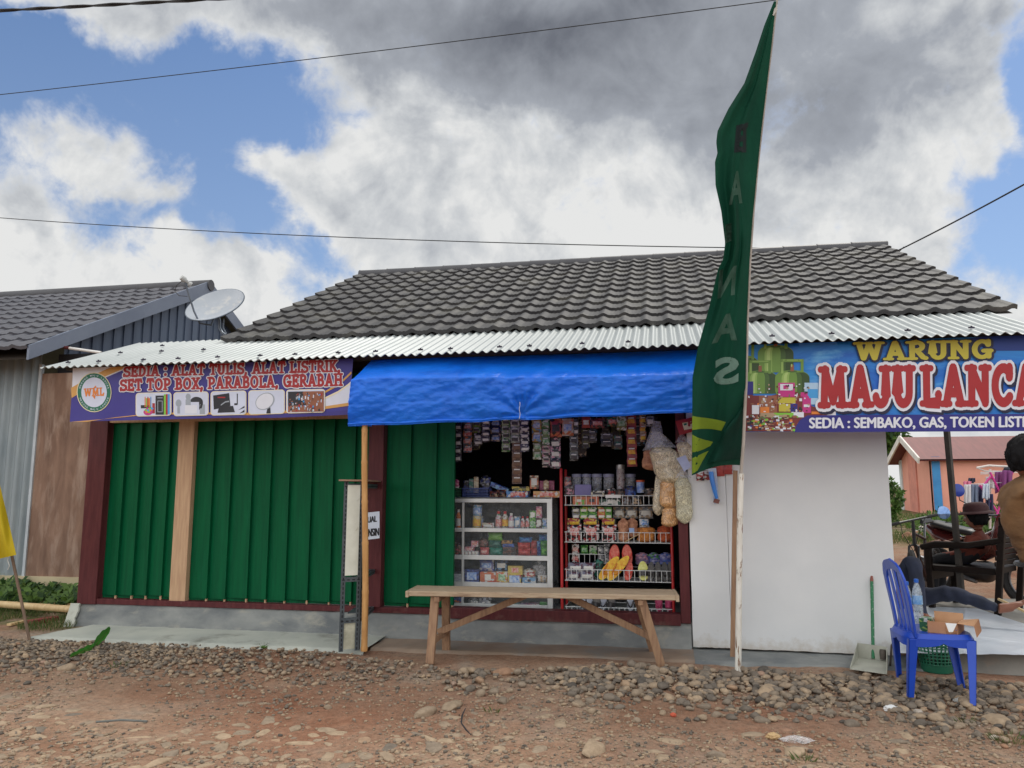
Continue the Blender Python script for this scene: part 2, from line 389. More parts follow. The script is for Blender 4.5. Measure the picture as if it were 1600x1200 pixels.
dark = summed([(120, 40, 120, 50, .22), (250, 270, 120, 40, .2), (120, 330, 150, 30, .25), (560, 330, 90, 50, .2), (700, 260, 90, 40, .16), (640, 55, 170, 55, .38), (840, 60, 170, 95, .62), (900, 190, 120, 70, .35), (1100, 100, 210, 110, .5), (1330, 140, 170, 95, .55), (1000, 10, 400, 60, .3), (330, 10, 200, 40, .32),
               (1210, 300, 130, 70, .3), (1000, 290, 70, 60, .18), (1180, 200, 120, 60, .25), (1460, 90, 100, 70, .2), (720, 150, 110, 40, .2), (1030, -200, 700, 200, .5)])
dn = mt('ADD', dark, mt('MULTIPLY', mt('SUBTRACT', f2, .5), .62)); dn = mt('ADD', dn, mt('MULTIPLY', mt('SUBTRACT', f1, .5), .95)); dn = mt('ADD', dn, mt('MULTIPLY', mt('SUBTRACT', f3, .5), .25)); f4 = nz(D, 6, 6, .6, .8, 5).outputs['Fac']; dn = mt('ADD', mt('MULTIPLY', dn, .86), mt('MULTIPLY', mt('SUBTRACT', f4, .5), .42))
sdv = (sin(SUN_AZ)*cos(SUN_EL)*.03, cos(SUN_AZ)*cos(SUN_EL)*.03, sin(SUN_EL)*.03); D2 = vm('ADD', D, sdv).outputs[0]
# billows: the side of each puff turned to the sun is brighter than the side turned away
for sc_, k_ in ((7, 1.0), (16, .5)):
    na, nb_ = nz(D, sc_, 6, .55, .5, 11).outputs['Fac'], nz(D2, sc_, 6, .55, .5, 11).outputs['Fac']; dn = mt('ADD', dn, mt('MULTIPLY', mt('SUBTRACT', nb_, na), k_))
cr = t.n('ShaderNodeValToRGB'); t.l(mt('DIVIDE', dn, 1.35), cr.inputs[0]); e = cr.color_ramp.elements
for k, (p, c) in enumerate([(p_/1.35, c_) for p_, c_ in [(0.0, (7.9, 7.95, 7.9)), (.2, (6.1, 6.3, 6.5)), (.5, (3.7, 3.95, 4.4)), (1.35, (1.55, 1.68, 2.0))]]):
    if k > 1: e.new(p)
    e[k].position = p; e[k].color = (*c, 1)
edge = mix(t, mask, (6.2, 6.6, 7.4), cr.outputs[0])
# blue of the open sky: Sky Texture, veiled with a little pale haze low down
skyb = vm('MULTIPLY', sky.outputs[0], (.74, .92, 1.1)).outputs[0]
hz = t.n('ShaderNodeMapRange'); t.l(el, hz.inputs[0]); hz.inputs[1].default_value = .05; hz.inputs[2].default_value = .6; hz.inputs[3].default_value = .34; hz.inputs[4].default_value = .02
veil = mix(t, hz.outputs[0], skyb, (5.6, 6.2, 7.2))
# unseen sky behind the viewer is brightened to fill the shop front with light
bk_ = t.n('ShaderNodeMapRange', interpolation_type='SMOOTHSTEP'); t.l(sp.outputs[1], bk_.inputs[0]); bk_.inputs[1].default_value = .55; bk_.inputs[2].default_value = -.5; bk_.inputs[3].default_value = 1.0; bk_.inputs[4].default_value = 2.0
fin = vm('SCALE', mix(t, mask, veil, edge)); t.l(bk_.outputs[0], fin.inputs['Scale']); t.l(fin.outputs[0], bg.inputs[0])
sl = bpy.data.lights.new('sun', 'SUN'); sl.energy = 1.4; sl.angle = R(14); sl.color = (1, .95, .87)
so = bpy.data.objects.new('sun', sl); COL.objects.link(so)
sd = V((sin(SUN_AZ)*cos(SUN_EL), cos(SUN_AZ)*cos(SUN_EL), sin(SUN_EL))); so.rotation_euler = sd.to_track_quat('Z', 'Y').to_euler(); so.location = (0, 0, 12)
vs_ = SC.view_settings; vs_.view_transform = 'Standard'; vs_.look = 'None'; vs_.gamma = 1; vs_.use_curve_mapping = False; vs_.exposure = 0.0
SC.render.engine = 'CYCLES'
SC.cycles.use_denoising = True
SC.cycles.max_bounces = 6; SC.cycles.transparent_max_bounces = 12; SC.cycles.sample_clamp_indirect = 4

# ------------------------------------------------------------------ ground
def gz(x, y):
    z = 0.0
    if y > 11: z += (y-11)*.034*min(1, 1) if y < 60 else 49*.034
    if 3 < y < 8:
        z += .018*fbm(x*.7, y*.7, 2) + .009*fbm(x*3, y*3, 5) + .004*fbm(x*11, y*11, 9)
    if y < 6.4: z -= .012*(6.4-max(y, 3.0))
    if x < -5.3 and y > 6.2: z += .03
    return z
def ground_mat():
    m, t, b, o = newmat('ground_dirt'); co = coords(t)
    base = ramp(t, noi(t, co, 1.1, 6, .65, .4), [(.34, S(150, 115, 93, .9)), (.5, S(168, 139, 117, .9)), (.62, S(168, 151, 134, .9))])
    red = ramp(t, noi(t, co, .55, 5, .6), [(.45, (0, 0, 0)), (.65, (1, 1, 1))]); base = mix(t, red, base, S(154, 108, 84, .86))
    fine = ramp(t, noi(t, co, 28, 6, .75), [(.3, (.42, .42, .42)), (.55, (1, 1, 1)), (.75, (1.35, 1.3, 1.25))])
    mm = t.n('ShaderNodeMix', data_type='RGBA', blend_type='MULTIPLY'); mm.inputs[0].default_value = .75; t.l(base, mm.inputs[6]); t.l(fine, mm.inputs[7])
    v = t.n('ShaderNodeTexVoronoi'); v.inputs['Scale'].default_value = 55; t.l(co, v.inputs['Vector'])
    grit = ramp(t, v.outputs['Distance'], [(.12, (1, 1, 1)), (.3, (0, 0, 0))]); sel = t.n('ShaderNodeSeparateColor'); t.l(v.outputs['Color'], sel.inputs[0])
    gs = ramp(t, sel.outputs[0], [(.55, (0, 0, 0)), (.6, (1, 1, 1))]); gm = t.n('ShaderNodeMath', operation='MULTIPLY'); t.l(grit, gm.inputs[0]); t.l(gs, gm.inputs[1])
    col = mix(t, gm.outputs[0], mm.outputs[2], S(180, 164, 144, .75))
    # grown-over soil beside the neighbour's house and beyond the yard
    sx = t.n('ShaderNodeSeparateXYZ'); t.l(co, sx.inputs[0])
    a = t.n('ShaderNodeMapRange'); t.l(sx.outputs[0], a.inputs[0]); a.inputs[1].default_value = -5.0; a.inputs[2].default_value = -5.5
    a2 = t.n('ShaderNodeMapRange'); t.l(sx.outputs[1], a2.inputs[0]); a2.inputs[1].default_value = 6.3; a2.inputs[2].default_value = 6.8
    c1 = t.n('ShaderNodeMath', operation='MULTIPLY'); t.l(a.outputs[0], c1.inputs[0]); t.l(a2.outputs[0], c1.inputs[1])
    far = t.n('ShaderNodeMapRange'); t.l(sx.outputs[1], far.inputs[0]); far.inputs[1].default_value = 16; far.inputs[2].default_value = 19
    mx = t.n('ShaderNodeMath', operation='MAXIMUM'); t.l(c1.outputs[0], mx.inputs[0]); t.l(far.outputs[0], mx.inputs[1])
    pn = ramp(t, noi(t, co, 3.5, 5), [(.38, (0, 0, 0)), (.55, (1, 1, 1))]); m3 = t.n('ShaderNodeMath', operation='MULTIPLY'); t.l(mx.outputs[0], m3.inputs[0]); t.l(pn, m3.inputs[1])
    col = mix(t, m3.outputs[0], col, S(96, 104, 62, .8))
    t.l(col, b.inputs['Base Color']); b.inputs['Roughness'].default_value = .95; b.inputs['Specular IOR Level'].default_value = .15
    h = t.n('ShaderNodeMath', operation='MULTIPLY_ADD'); t.l(gm.outputs[0], h.inputs[0]); h.inputs[1].default_value = .6; t.l(noi(t, co, 60, 6, .7), h.inputs[2])
    bump(t, b, h.outputs[0], .9, .012); return m
g = MB()
def axis(br):
    a = []
    for (p, q, n) in br: a += [p+(q-p)*i/n for i in range(n)]
    return a+[br[-1][1]]
gx = axis([(-1500, -120, 4), (-120, -16, 8), (-16, -7, 12), (-7, 4.6, 260), (4.6, 16, 16), (16, 120, 10), (120, 1500, 4)])
gy = axis([(-300, -10, 4), (-10, 2.6, 10), (2.6, 7.4, 130), (7.4, 16, 20), (16, 80, 24), (80, 1800, 8)])
nx, ny = len(gx), len(gy)
g.add([(x, y, gz(x, y)) for y in gy for x in gx], [(j*nx+i, j*nx+i+1, (j+1)*nx+i+1, (j+1)*nx+i) for j in range(ny-1) for i in range(nx-1)])
tag(g.build('ground', ground_mat(), smooth='all', fix=False, origin=(0, 0, 0)), kind='structure')

# ------------------------------------------------------------------ stones
def stone_mat():
    m, t, b, o = newmat('river_stone'); a = t.n('ShaderNodeAttribute'); a.attribute_name = 'tint'
    base = ramp(t, a.outputs['Fac'], [(0, S(90, 84, 78)), (.3, S(122, 112, 101)), (.55, S(154, 136, 116)), (.75, S(168, 147, 123)), (.9, S(150, 113, 90)), (1, S(186, 178, 168))])
    co = coords(t); n = noi(t, co, 24, 6, .7); n2 = noi(t, co, 130, 3)
    f = ramp(t, n, [(.3, (.62, .6, .58)), (.62, (1.08, 1.07, 1.05))]); mm = t.n('ShaderNodeMix', data_type='RGBA', blend_type='MULTIPLY'); mm.inputs[0].default_value = .8; t.l(base, mm.inputs[6]); t.l(f, mm.inputs[7])
    t.l(mm.outputs[2], b.inputs['Base Color']); b.inputs['Roughness'].default_value = .85; b.inputs['Specular IOR Level'].default_value = .25; bump(t, b, n2, .5, .004); return m
SM = stone_mat()
def ico(sub):
    bm = bmesh.new(); bmesh.ops.create_icosphere(bm, subdivisions=sub, radius=1); bm.verts.index_update()
    r = ([v.co.copy() for v in bm.verts], [tuple(v.index for v in f.verts) for f in bm.faces]); bm.free(); return r
def variants(sub, n, amp):
    vs, fs = ico(sub); out = []
    for k in range(n):
        q = [v*(1+amp*noise.noise(v*1.1+V((k*7.3, 0, 0)))+amp*.4*noise.noise(v*2.6+V((0, k*5.1, 0)))) for v in vs]; rk = random.Random(k*13+sub)
        for _ in range(7):      # worn flat faces
            pn = V((rk.gauss(0, 1), rk.gauss(0, 1), rk.gauss(0, 1))).normalized(); h = rk.uniform(.55, .85); q = [v-pn*(max(0, v.dot(pn)-h)*.9) for v in q]
        out.append(q)
    return out, fs
VA1, F1 = variants(1, 12, .35); VA2, F2 = variants(2, 16, .33); VA3, F3 = variants(3, 8, .3)
class Stones:
    def __init__(s): s.v = []; s.f = []; s.t = []
    def put(s, x, y, z, r, flat=.6, tint=None, lod=2, el=1.3):
        va, fs = {1: (VA1, F1), 2: (VA2, F2), 3: (VA3, F3)}[lod]; va = random.choice(va)
        mtx = Matrix.Rotation(random.uniform(0, 6.28), 3, 'Z') @ Matrix.Rotation(random.uniform(-.25, .25), 3, 'X') @ Matrix.Diagonal((r*random.uniform(1, el), r*random.uniform(.75, 1), r*flat))
        o = len(s.v); c = V((x, y, z)); tn = random.random() if tint is None else tint
        for v in va: s.v.append(mtx @ v+c); s.t.append(tn)
        s.f += [tuple(i+o for i in f) for f in fs]
    def build(s, name):
        xs = [v.x for v in s.v]; ys = [v.y for v in s.v]; o = V(((min(xs)+max(xs))/2, (min(ys)+max(ys))/2, min(v.z for v in s.v)))
        me = bpy.data.meshes.new(name); me.from_pydata([v-o for v in s.v], [], s.f); me.materials.append(SM)
        at = me.attributes.new('tint', 'FLOAT', 'POINT'); at.data.foreach_set('value', s.t)
        me.polygons.foreach_set('use_smooth', [True]*len(me.polygons)); ob = bpy.data.objects.new(name, me); COL.objects.link(ob); ob.location = o; return ob
def tint_grey(): return min(.99, max(0, random.gauss(.38, .2)))
def tint_tan(): return min(.95, max(.2, random.gauss(.6, .12)))
rp = random.Random(11)
# the heaped river gravel along the apron (left) and along the white wall (right)
gr = Stones(); n = 0
def dens_left(px, py):   # photo-space reading of the heap: thick by the apron, thinning towards the road
    lo = pl([(0, 1000), (90, 1006), (300, 1012), (530, 1024), (640, 1036), (690, 1048)], px)[0]; hi = pl([(0, 1050), (150, 1050), (350, 1068), (520, 1080), (590, 1076), (690, 1062)], px)[0]
    return lo, hi
while n < 3000:
    px = min(rp.uniform(-80, 700), rp.uniform(-80, 760)); lo, hi = dens_left(px, 0); k = abs(rp.gauss(0, .5))
    py = lo+(hi-lo)*k
    if k > 1.5: continue
    p = G(px, py); r = rp.choice((.008, .010, .012, .015, .018, .022))*rp.uniform(.8, 1.25)
    heap = max(0, .03*(1-k*1.1))
    gr.put(p.x, p.y, gz(p.x, p.y)+heap*rp.uniform(.4, 1)+r*.3, r, rp.uniform(.5, .8), tint_grey()); n += 1
n = 0
while n < 2700:
    px = rp.uniform(880, 1700) if rp.random() < .93 else rp.uniform(690, 900); lo = pl([(860, 1050), (950, 1040), (1160, 1052), (1400, 1066), (1700, 1075)], px)[0]; hi = pl([(860, 1085), (1000, 1098), (1200, 1100), (1400, 1110), (1700, 1150)], px)[0]
    k = abs(rp.gauss(.1, .58)); py = lo+(hi-lo)*k
    if k > 1.5: continue
    p = G(px, py); r = rp.choice((.009, .011, .013, .016, .019, .023, .028, .036))*rp.uniform(.8, 1.25); heap = max(0, .028*(1-k))
    gr.put(p.x, p.y, gz(p.x, p.y)+heap*rp.uniform(.2, 1)+r*.3, r, rp.uniform(.5, .8), tint_grey()); n += 1
tag(gr.build('gravel'), kind='stuff')
# crumbs and small stones strewn over the road
cr_ = Stones()
for i in range(11000):
    px = rp.uniform(-60, 1660); py = 1040+170*rp.random()**.9; p = G(px, py)
    if p.y > 6.2 or noise.noise(V((p.x*1.3, p.y*1.3, 0))) < -.28 and rp.random() < .8: continue
    r = rp.choice((.004, .005, .006, .008, .01, .013))*rp.uniform(.8, 1.3); cr_.put(p.x, p.y, gz(p.x, p.y)+r*.25, r, rp.uniform(.5, .8), tint_grey() if rp.random() < .5 else tint_tan(), 1)
tag(cr_.build('gravel'), kind='stuff')
# cobbles bedded in the road
cb_ = Stones(); n = 0; placed = []
while n < 300:
    px = rp.uniform(-60, 1500); py = rp.uniform(1068, 1235); wgt = pl([(0, .9), (300, 1), (700, .9), (860, .2), (950, .06), (1500, .05)], px)[0]
    if rp.random() > wgt: continue
    if py < pl([(0, 1068), (150, 1085), (350, 1090), (640, 1095), (900, 1090), (1500, 1120)], px)[0]: continue
    p = G(px, py); r = rp.uniform(.022, .07)
    if noise.noise(V((p.x*.9+4, p.y*1.2, 3))) < -.12: continue
    if any((p.x-a)**2+(p.y-b)**2 < (.8*(r+c))**2 for a, b, c in placed): continue
    placed.append((p.x, p.y, r)); cb_.put(p.x, p.y, gz(p.x, p.y)-r*.16, r, rp.uniform(.24, .36), tint_tan(), 3, 1.6); n += 1
tag(cb_.build('cobblestones'), kind='stuff')
# single larger stones one can point at
for px, py, r, tn, fl, lab in [(785, 1052, .075, .86, .5, 'long orange-brown stone lying in the mud in front of the bench'), (745, 1052, .06, .62, .6, 'pale rounded stone under the middle of the bench'),
        (1092, 1062, .075, .58, .5, 'broad flat stone left of the white flagpole foot'), (1023, 1055, .055, .45, .7, 'upright grey stone beside the right bench leg'),
        (1200, 1080, .08, .72, .55, 'big tan stone in the gravel right of the flagpole'), (1330, 1063, .06, .2, .8, 'dark brown round stone before the dustpan'),
        (1380, 1078, .055, .3, .8, 'dark rounded stone between dustpan and blue chair'), (1558, 1124, .085, .7, .5, 'large smooth tan stone right of the blue chair'),
        (1602, 1105, .09, .85, .55, 'reddish stone at the far right edge of the gravel'), (705, 1104, .066, .6, .5, 'big rounded tan boulder at the edge of the cobbles'),
        (663, 1112, .06, .55, .6, 'squat stone beside the big tan boulder'), (925, 1167, .075, .68, .45, 'flat sandy stone alone on the bare road'), (1242, 1168, .065, .7, .4, 'flat pale stone below the plastic wrapper'),
        (1118, 1173, .035, .4, .8, 'small angular grey stone on the bare dirt'), (106, 1044, .055, .6, .7, 'round tan stone just below the fallen banana leaf')]:
    p = G(px, py); st = Stones(); st.put(p.x, p.y, gz(p.x, p.y)+r*fl*.2, r, fl, tn, 3, 1.5); tag(st.build('stone'), lab, 'stone', 'single stones on the ground')
# ------------------------------------------------------------------ materials of the buildings
mTile = M('roof_tile', S(102, 101, 103, .37), S(84, 83, 86, .37), .62, 2.2, bmp=.5, bscale=220, bdist=.002, c3=S(124, 122, 116, .46), spots=(2.6, .5, .66), spec=.4)
mTile2 = M('roof_tile_neighbour', S(108, 108, 116, .62), S(90, 92, 102, .62), .62, 2.2, bmp=.4, bscale=220, bdist=.002)
mRidge = M('ridge_metal', S(88, 88, 92, .7), S(74, 74, 80, .7), .5, 3, spec=.5)
mCorr = M('canopy_sheet', S(204, 210, 210, .68), S(188, 195, 195, .68), .42, 1.1, (.6, 1.4, 1), c3=S(178, 184, 180, .9), spots=(1.6, .58, .8), metal=.25, rvar=.08)
mGreen = M('green_board', (.0012, .098, .036), (.001, .072, .028), .55, 3, (9, 9, .6), bmp=.35, bscale=38, bdist=.003, c3=(.003, .105, .046), spots=(5, .6, .75), spec=.12)
mMaroon = M('maroon_paint', S(104, 52, 54, .8), S(86, 40, 44, .8), .5, 4, (6, 6, .8), bmp=.3, bscale=40, c3=S(120, 74, 72, .8), spots=(7, .64, .72), spec=.2)
mWood = M('raw_plank', S(196, 162, 128, 1), S(176, 140, 110, 1), .75, 5, (9, 9, .7), bmp=.35, bscale=45, c3=S(128, 96, 72), spots=(2.2, .66, .8))
mBench = M('bench_wood', S(184, 164, 138, .95), S(160, 136, 112, .95), .72, 6, (.8, 9, 9), bmp=.4, bscale=50, c3=S(112, 88, 70), spots=(5, .57, .72))
mBenchV = M('bench_leg_wood', S(166, 132, 102, .9), S(142, 108, 84, .9), .75, 6, (9, 9, .8), bmp=.4, bscale=50, c3=S(106, 82, 64), spots=(6, .58, .72))
mConc = M('grey_concrete', S(148, 150, 147, .88), S(112, 116, 118, .88), .85, 2.5, (1, 1, 2), bmp=.5, bscale=70, bdist=.003, c3=S(164, 162, 152, .85), spots=(4.5, .56, .72), spec=.2)
mApron = M('apron_concrete', S(184, 186, 176, 1), S(164, 167, 160, 1), .9, 2.2, bmp=.5, bscale=80, bdist=.003, c3=S(134, 134, 126, .9), spots=(2.4, .55, .7), spec=.2)
mWhite = M('white_wall_paint', S(222, 223, 223, .98), S(212, 214, 215, .98), .55, 1.3, bmp=.12, bscale=90, c3=S(196, 194, 186), spots=(2.2, .66, .85), spec=.35)
mPeel = M('bare_plaster', S(150, 146, 138), S(120, 116, 110), .9, 14, bmp=.6, bscale=80)
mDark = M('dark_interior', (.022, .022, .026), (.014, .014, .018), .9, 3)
mBrownPly = M('weathered_plywood', S(156, 126, 108, .85), S(124, 98, 84, .85), .8, 2.2, (3.2, 3.2, .7), bmp=.2, bscale=60, c3=S(182, 160, 144, .9), spots=(1.8, .5, .74), dist=.5, spec=.2)
mCream = M('cream_beam', S(205, 190, 156, .95), S(188, 172, 140, .95), .8, 3, c3=S(150, 136, 112), spots=(4, .6, .75))
mZinc = M('zinc_sheet', S(158, 168, 172, .9), S(138, 150, 156, .9), .5, 1.5, (3, 3, .8), metal=.3, c3=S(120, 130, 134), spots=(1.2, .6, .8))
mGable = M('blue_grey_sheet', S(96, 110, 132, .9), S(82, 94, 116, .9), .5, 2, (3, 3, .6), metal=.2)
mBarge = M('barge_board_paint', S(124, 134, 152, .9), S(110, 120, 140, .9), .6, 2)
mScrew = M('screw_cap', S(62, 58, 78), S(40, 36, 50), .5, 30)
mFloorC = M('terrace_concrete', S(150, 146, 138, .9), S(128, 124, 118, .9), .85, 3, bmp=.4, bscale=70, c3=S(158, 136, 116), spots=(2, .56, .72))
mBeamD = M('dark_beam', S(70, 58, 48), S(50, 42, 36), .8, 5)

YF = 6.75
def add_mud(m, col, top):
    t = NT(m.node_tree); b = next(n for n in m.node_tree.nodes if n.type == 'BSDF_PRINCIPLED'); src = b.inputs['Base Color'].links[0].from_socket
    co = t.n('ShaderNodeTexCoord'); sp = t.n('ShaderNodeSeparateXYZ'); t.l(co.outputs['Object'], sp.inputs[0]); mr = t.n('ShaderNodeMapRange'); t.l(sp.outputs[2], mr.inputs[0]); mr.inputs[1].default_value = top; mr.inputs[2].default_value = 0
    f = t.n('ShaderNodeMath', operation='MULTIPLY_ADD'); t.l(noi(t, co.outputs['Object'], 9, 8, .7), f.inputs[0]); f.inputs[1].default_value = 1.5; f.inputs[2].default_value = -.75
    s = t.n('ShaderNodeMath', operation='ADD'); t.l(f.outputs[0], s.inputs[0]); t.l(mr.outputs[0], s.inputs[1]); k = ramp(t, s.outputs[0], [(.45, (0, 0, 0)), (1.0, (.75, .75, .75))])
    t.l(mix(t, k, src, col), b.inputs['Base Color'])
add_mud(mWhite, S(176, 164, 146), .26); add_mud(mGreen, S(120, 116, 96), .42); add_mud(mMaroon, S(130, 110, 100), .4)
XL, XR = -5.56, 1.77
shop = thing('shop_building', (-1.9, YF, 0), 'long low village shop with green board front, white wall and dark tiled roof', 'shop')
# plinth and apron
b = MB(); zt = .245
def wob(x, k=1): return .008*fbm(x*5, k)
b.grid(lambda u, v: (lerp(XL-.05, .19, u), 6.70+.03*v-.025*fbm(u*22, v*3, 4)*.3 - .05*(1-v), lerp(.0, zt-.012, v)+(wob(u*9, 2) if v > .9 else 0)), 160, 8)
b.box((XL-.05, 6.731, .0), (.19, 7.1, zt-.022)); b.build('plinth', mConc, shop, smooth='all')
b = MB(); b.grid(lambda u, v: (XL-.056+(.10+.02*fbm(v*6, 2))*u, 6.695-.05*(1-v)+.03*v-.008, lerp(.015, zt-.014, v)), 6, 10, thick=-.02); b.build('plaster_corner', mApron, shop, smooth=40)
b = MB()
fe = lambda x: 6.115+.02*fbm(x*4, 8)+.012*fbm(x*15, 2)
b.grid(lambda u, v: (lerp(-5.32, -2.42, u)-.25*(1-u)**6*(1-v), lerp(fe(lerp(-5.4, -2.42, u)), 6.69, v), .022+.03*v+.004*fbm(u*14, v*3)-(.05 if v == 0 else 0)), 110, 12); b.build('apron', mApron, shop, smooth='all')
b = MB(); b.grid(lambda u, v: (lerp(-2.42, .2, u), lerp(6.27+.03*fbm(u*9, 1), 6.69, v), .012+.02*v+.005*fbm(u*12, v*3, 7)-(.05 if v == 0 else 0)), 80, 10)
b.build('apron', M('earthy_apron', S(160, 140, 122, .9), S(138, 118, 102, .9), .92, 3, bmp=.5, bscale=80, c3=S(130, 126, 120), spots=(2, .5, .7)), shop, smooth='all')
b = MB(); b.grid(lambda u, v: (lerp(.2, 1.86, u), lerp(6.26+.025*fbm(u*7, 5), 6.76, v), .015+.012*v+.004*fbm(u*12, v*3, 3)-(.06 if v == 0 else 0)), 60, 10); b.build('apron', mConc, shop, smooth='all')
# maroon frame: posts, sills
def post(x0, x1, z0, z1, mat, name='post', y0=YF-.045, y1=YF+.06):
    b = MB(); b.box((x0, y0, z0), (x1, y1, z1)); return b.build(name, mat, shop, bevel=.005)
xa = P(163, 800, YF).x; xp0 = P(576, 800, YF).x; xp1 = P(600, 800, YF).x; xo0 = P(707, 800, YF).x; xo1 = P(1062, 900, YF).x; xo2 = .19
post(XL, xa+.008, zt-.015, 2.42, mMaroon); post(xp0, xp1, zt+.035, 2.42, mMaroon); post(xo1, xo2, zt-.02, 2.42, mMaroon)
xw0 = P(279, 800, YF).x; xw1 = P(302, 800, YF).x; post(xw0-.035, xw1-.025, zt+.02, 2.0, mWood, y0=YF-.02)
b = MB(); b.box((xa+.01, YF-.035, zt-.012), (xo0, YF+.08, zt+.038)); b.build('sill', mMaroon, shop, bevel=.004)
b = MB(); b.box((xo0+.002, YF-.05, P(900, 973, YF-.05).z), (xo1-.002, YF+.08, P(900, 955.5, YF-.05).z)); b.build('sill', mMaroon, shop, bevel=.004)
b = MB(); b.box((xa+.01, YF-.03, P(300, 657, YF).z-.01), (xp0-.003, YF+.05, P(300, 648, YF).z)); b.build('batten', mWood, shop)
b = MB(); b.box((XL, YF+.07, 2.02), (XR, YF+.13, 2.66)); b.build('header', mBeamD, shop)
# green plank walls: lapped upright boards
def boards(x0, x1, wid, seed):
    b = MB(); r = random.Random(seed); x = x0; i = 0; z0, z1 = zt+.042, 2.4
    while x < x1-.01:
        w_ = min(wid*r.uniform(.9, 1.1), x1-x); dz = r.uniform(.018, .034); nx_ = 5
        lean = r.uniform(-.003, .003)
        def fn(u, v, x=x, w_=w_, dz=dz, lean=lean):
            return (x+(w_+.012)*u+lean*v, YF+.036-.034*u+.0015*fbm(u*4+x*9, v*7), lerp(z0+dz, z1, v))
        b.grid(fn, nx_, 14); b.box((x+.004, YF+.038, z0), (x+w_, YF+.05, z1))
        b.add([(x, YF+.036, z0+dz), (x+w_+.012, YF+.002, z0+dz), (x+w_+.012, YF+.04, z0+dz), (x, YF+.04, z0+dz)], [(0, 1, 2, 3)]); b.box((x+w_-.006, YF+.012, z0-.004), (x+w_+.008, YF+.03, z0+.032), 1)
        b.add([(x+w_+.0125, YF+.002, z0+dz), (x+w_+.0125, YF+.04, z0+dz), (x+w_+.0125+lean, YF+.04, z1), (x+w_+.0125+lean, YF+.002, z1)], [(0, 1, 2, 3)])
        x += w_; i += 1
    return b
for q, (x0, x1, wd) in enumerate(((xa+.012, xw0-.036, .168), (xw1-.022, xp0-.003, .203), (xp1+.003, xo0, .222))):
    boards(x0, x1, wd, q+3).build('plank_wall', [mGreen, mWood], shop, fix=False)
# white wall panel with a seam, peeling foot
b = MB(); xs = P(1137, 850, YF).x
for x0, x1, dy in ((xo2+.012, xs-.002, 0), (xs+.002, XR, .003)):
    b.grid(lambda u, v: (lerp(x0, x1, u), YF+dy+.002*fbm(x0+u*2, v*3), lerp(.045+.006*fbm(u*9+x0, 3)+(.0 if x0 < .5 else -.01*u), 2.42, v)), 40, 30, thick=-.05)
b.build('white_wall', mWhite, shop)
b = MB(); rr = random.Random(5)
for px, py, sx, sy in ((1110, 1005, .03, .012), (1094, 1010, .02, .03), (1352, 1012, .05, .02), (1342, 1018, .04, .02), (1403, 960, .008, .02), (1400, 975, .006, .025), (1405, 990, .01, .02), (1200, 1012, .05, .006), (1250, 1016, .06, .006), (1300, 1020, .05, .007),
        (1398, 950, .006, .012), (1180, 978, .004, .006), (1290, 700, .004, .004), (1185, 880, .004, .004), (1255, 790, .004, .003), (1310, 900, .003, .006)):
    c = P(px, py, YF-.0035); n = 11
    b.add([(c.x+sx*cos(2*pi*i/n)*rr.uniform(.5, 1.1), c.y, max(.03, c.z+sy*sin(2*pi*i/n)*rr.uniform(.5, 1.1))) for i in range(n)], [tuple(range(n))])
b.build('paint_chips', mPeel, shop)
b = MB(); b.box((xo2-.0, YF-.02, .03), (xo2+.045, YF-.004, zt-.01)); b.build('plaster_strip', mConc, shop)
b = MB(); b.box((XR-.03, YF+.055, .0), (XR, 11.0, 2.6)); b.build('side_wall', mWhite, shop)
b = MB(); b.box((XL, YF+.1, .0), (XL+.05, 11.0, 2.35)); b.build('side_wall', mBrownPly, shop)
# shop room behind the opening
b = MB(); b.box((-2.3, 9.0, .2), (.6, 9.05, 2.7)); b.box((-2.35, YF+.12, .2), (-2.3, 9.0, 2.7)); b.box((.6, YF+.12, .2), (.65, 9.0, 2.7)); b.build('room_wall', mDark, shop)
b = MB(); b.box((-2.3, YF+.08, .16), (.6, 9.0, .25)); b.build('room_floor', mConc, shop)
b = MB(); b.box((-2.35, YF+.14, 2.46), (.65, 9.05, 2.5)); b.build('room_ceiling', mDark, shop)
# tiled roof: rows of pressed tiles with a lip at each step
RX0, RX1, RY, RZ, RP, RL = -4.43, 2.98, 7.12, 2.832, R(25.2), 4.05
def tileprof(q):
    q %= 1.0
    if q < .32: k = 1-q/.32; return .025*(k*k*(3-2*k))
    if q < .7: return .003*sin((q-.32)/.38*pi*3)
    k = (q-.7)/.3; return .025*(k*k*(3-2*k))
def tile_roof(x0, x1, y, z, pit, L, rows, wave, parent, mat, flip=1, sub=10, lip=.029, ph=0):
    b = MB(); n = int((x1-x0)/wave*sub); rl = L/rows
    for r in range(rows):
        jit = .003*sin(r*7.7)
        prof = [(-.012, -.012), (-.012, lip), (rl*.5, lip*.55), (rl+.012, .0)]
        base = len(b.v); m = len(prof); rr = random.Random(r)
        wig = [rr.uniform(-.003, .003) for _ in range(n+1)]
        for i in range(n+1):
            x = x0+(x1-x0)*i/n; h = tileprof((x-x0)/wave+ph+jit)
            for k, (s, e) in enumerate(prof):
                d = r*rl+s+(wig[i] if k < 2 else 0); hh = h+e if k else h*1.0+e
                b.v.append((x, y+flip*(d*cos(pit)-hh*sin(pit)), z+d*sin(pit)+hh*cos(pit)))
        for i in range(n):
            for k in range(m-1): b.f.append((base+i*m+k, base+(i+1)*m+k, base+(i+1)*m+k+1, base+i*m+k+1)); b.m.append(0)
    return b.build('roof', mat, parent, smooth=50, fix=False)
roof = tile_roof(RX0, RX1, RY, RZ, RP, RL, 12, .205, shop, mTile)
ry, rz = RY+RL*cos(RP), RZ+RL*sin(RP)
b = MB(); nseg = 17
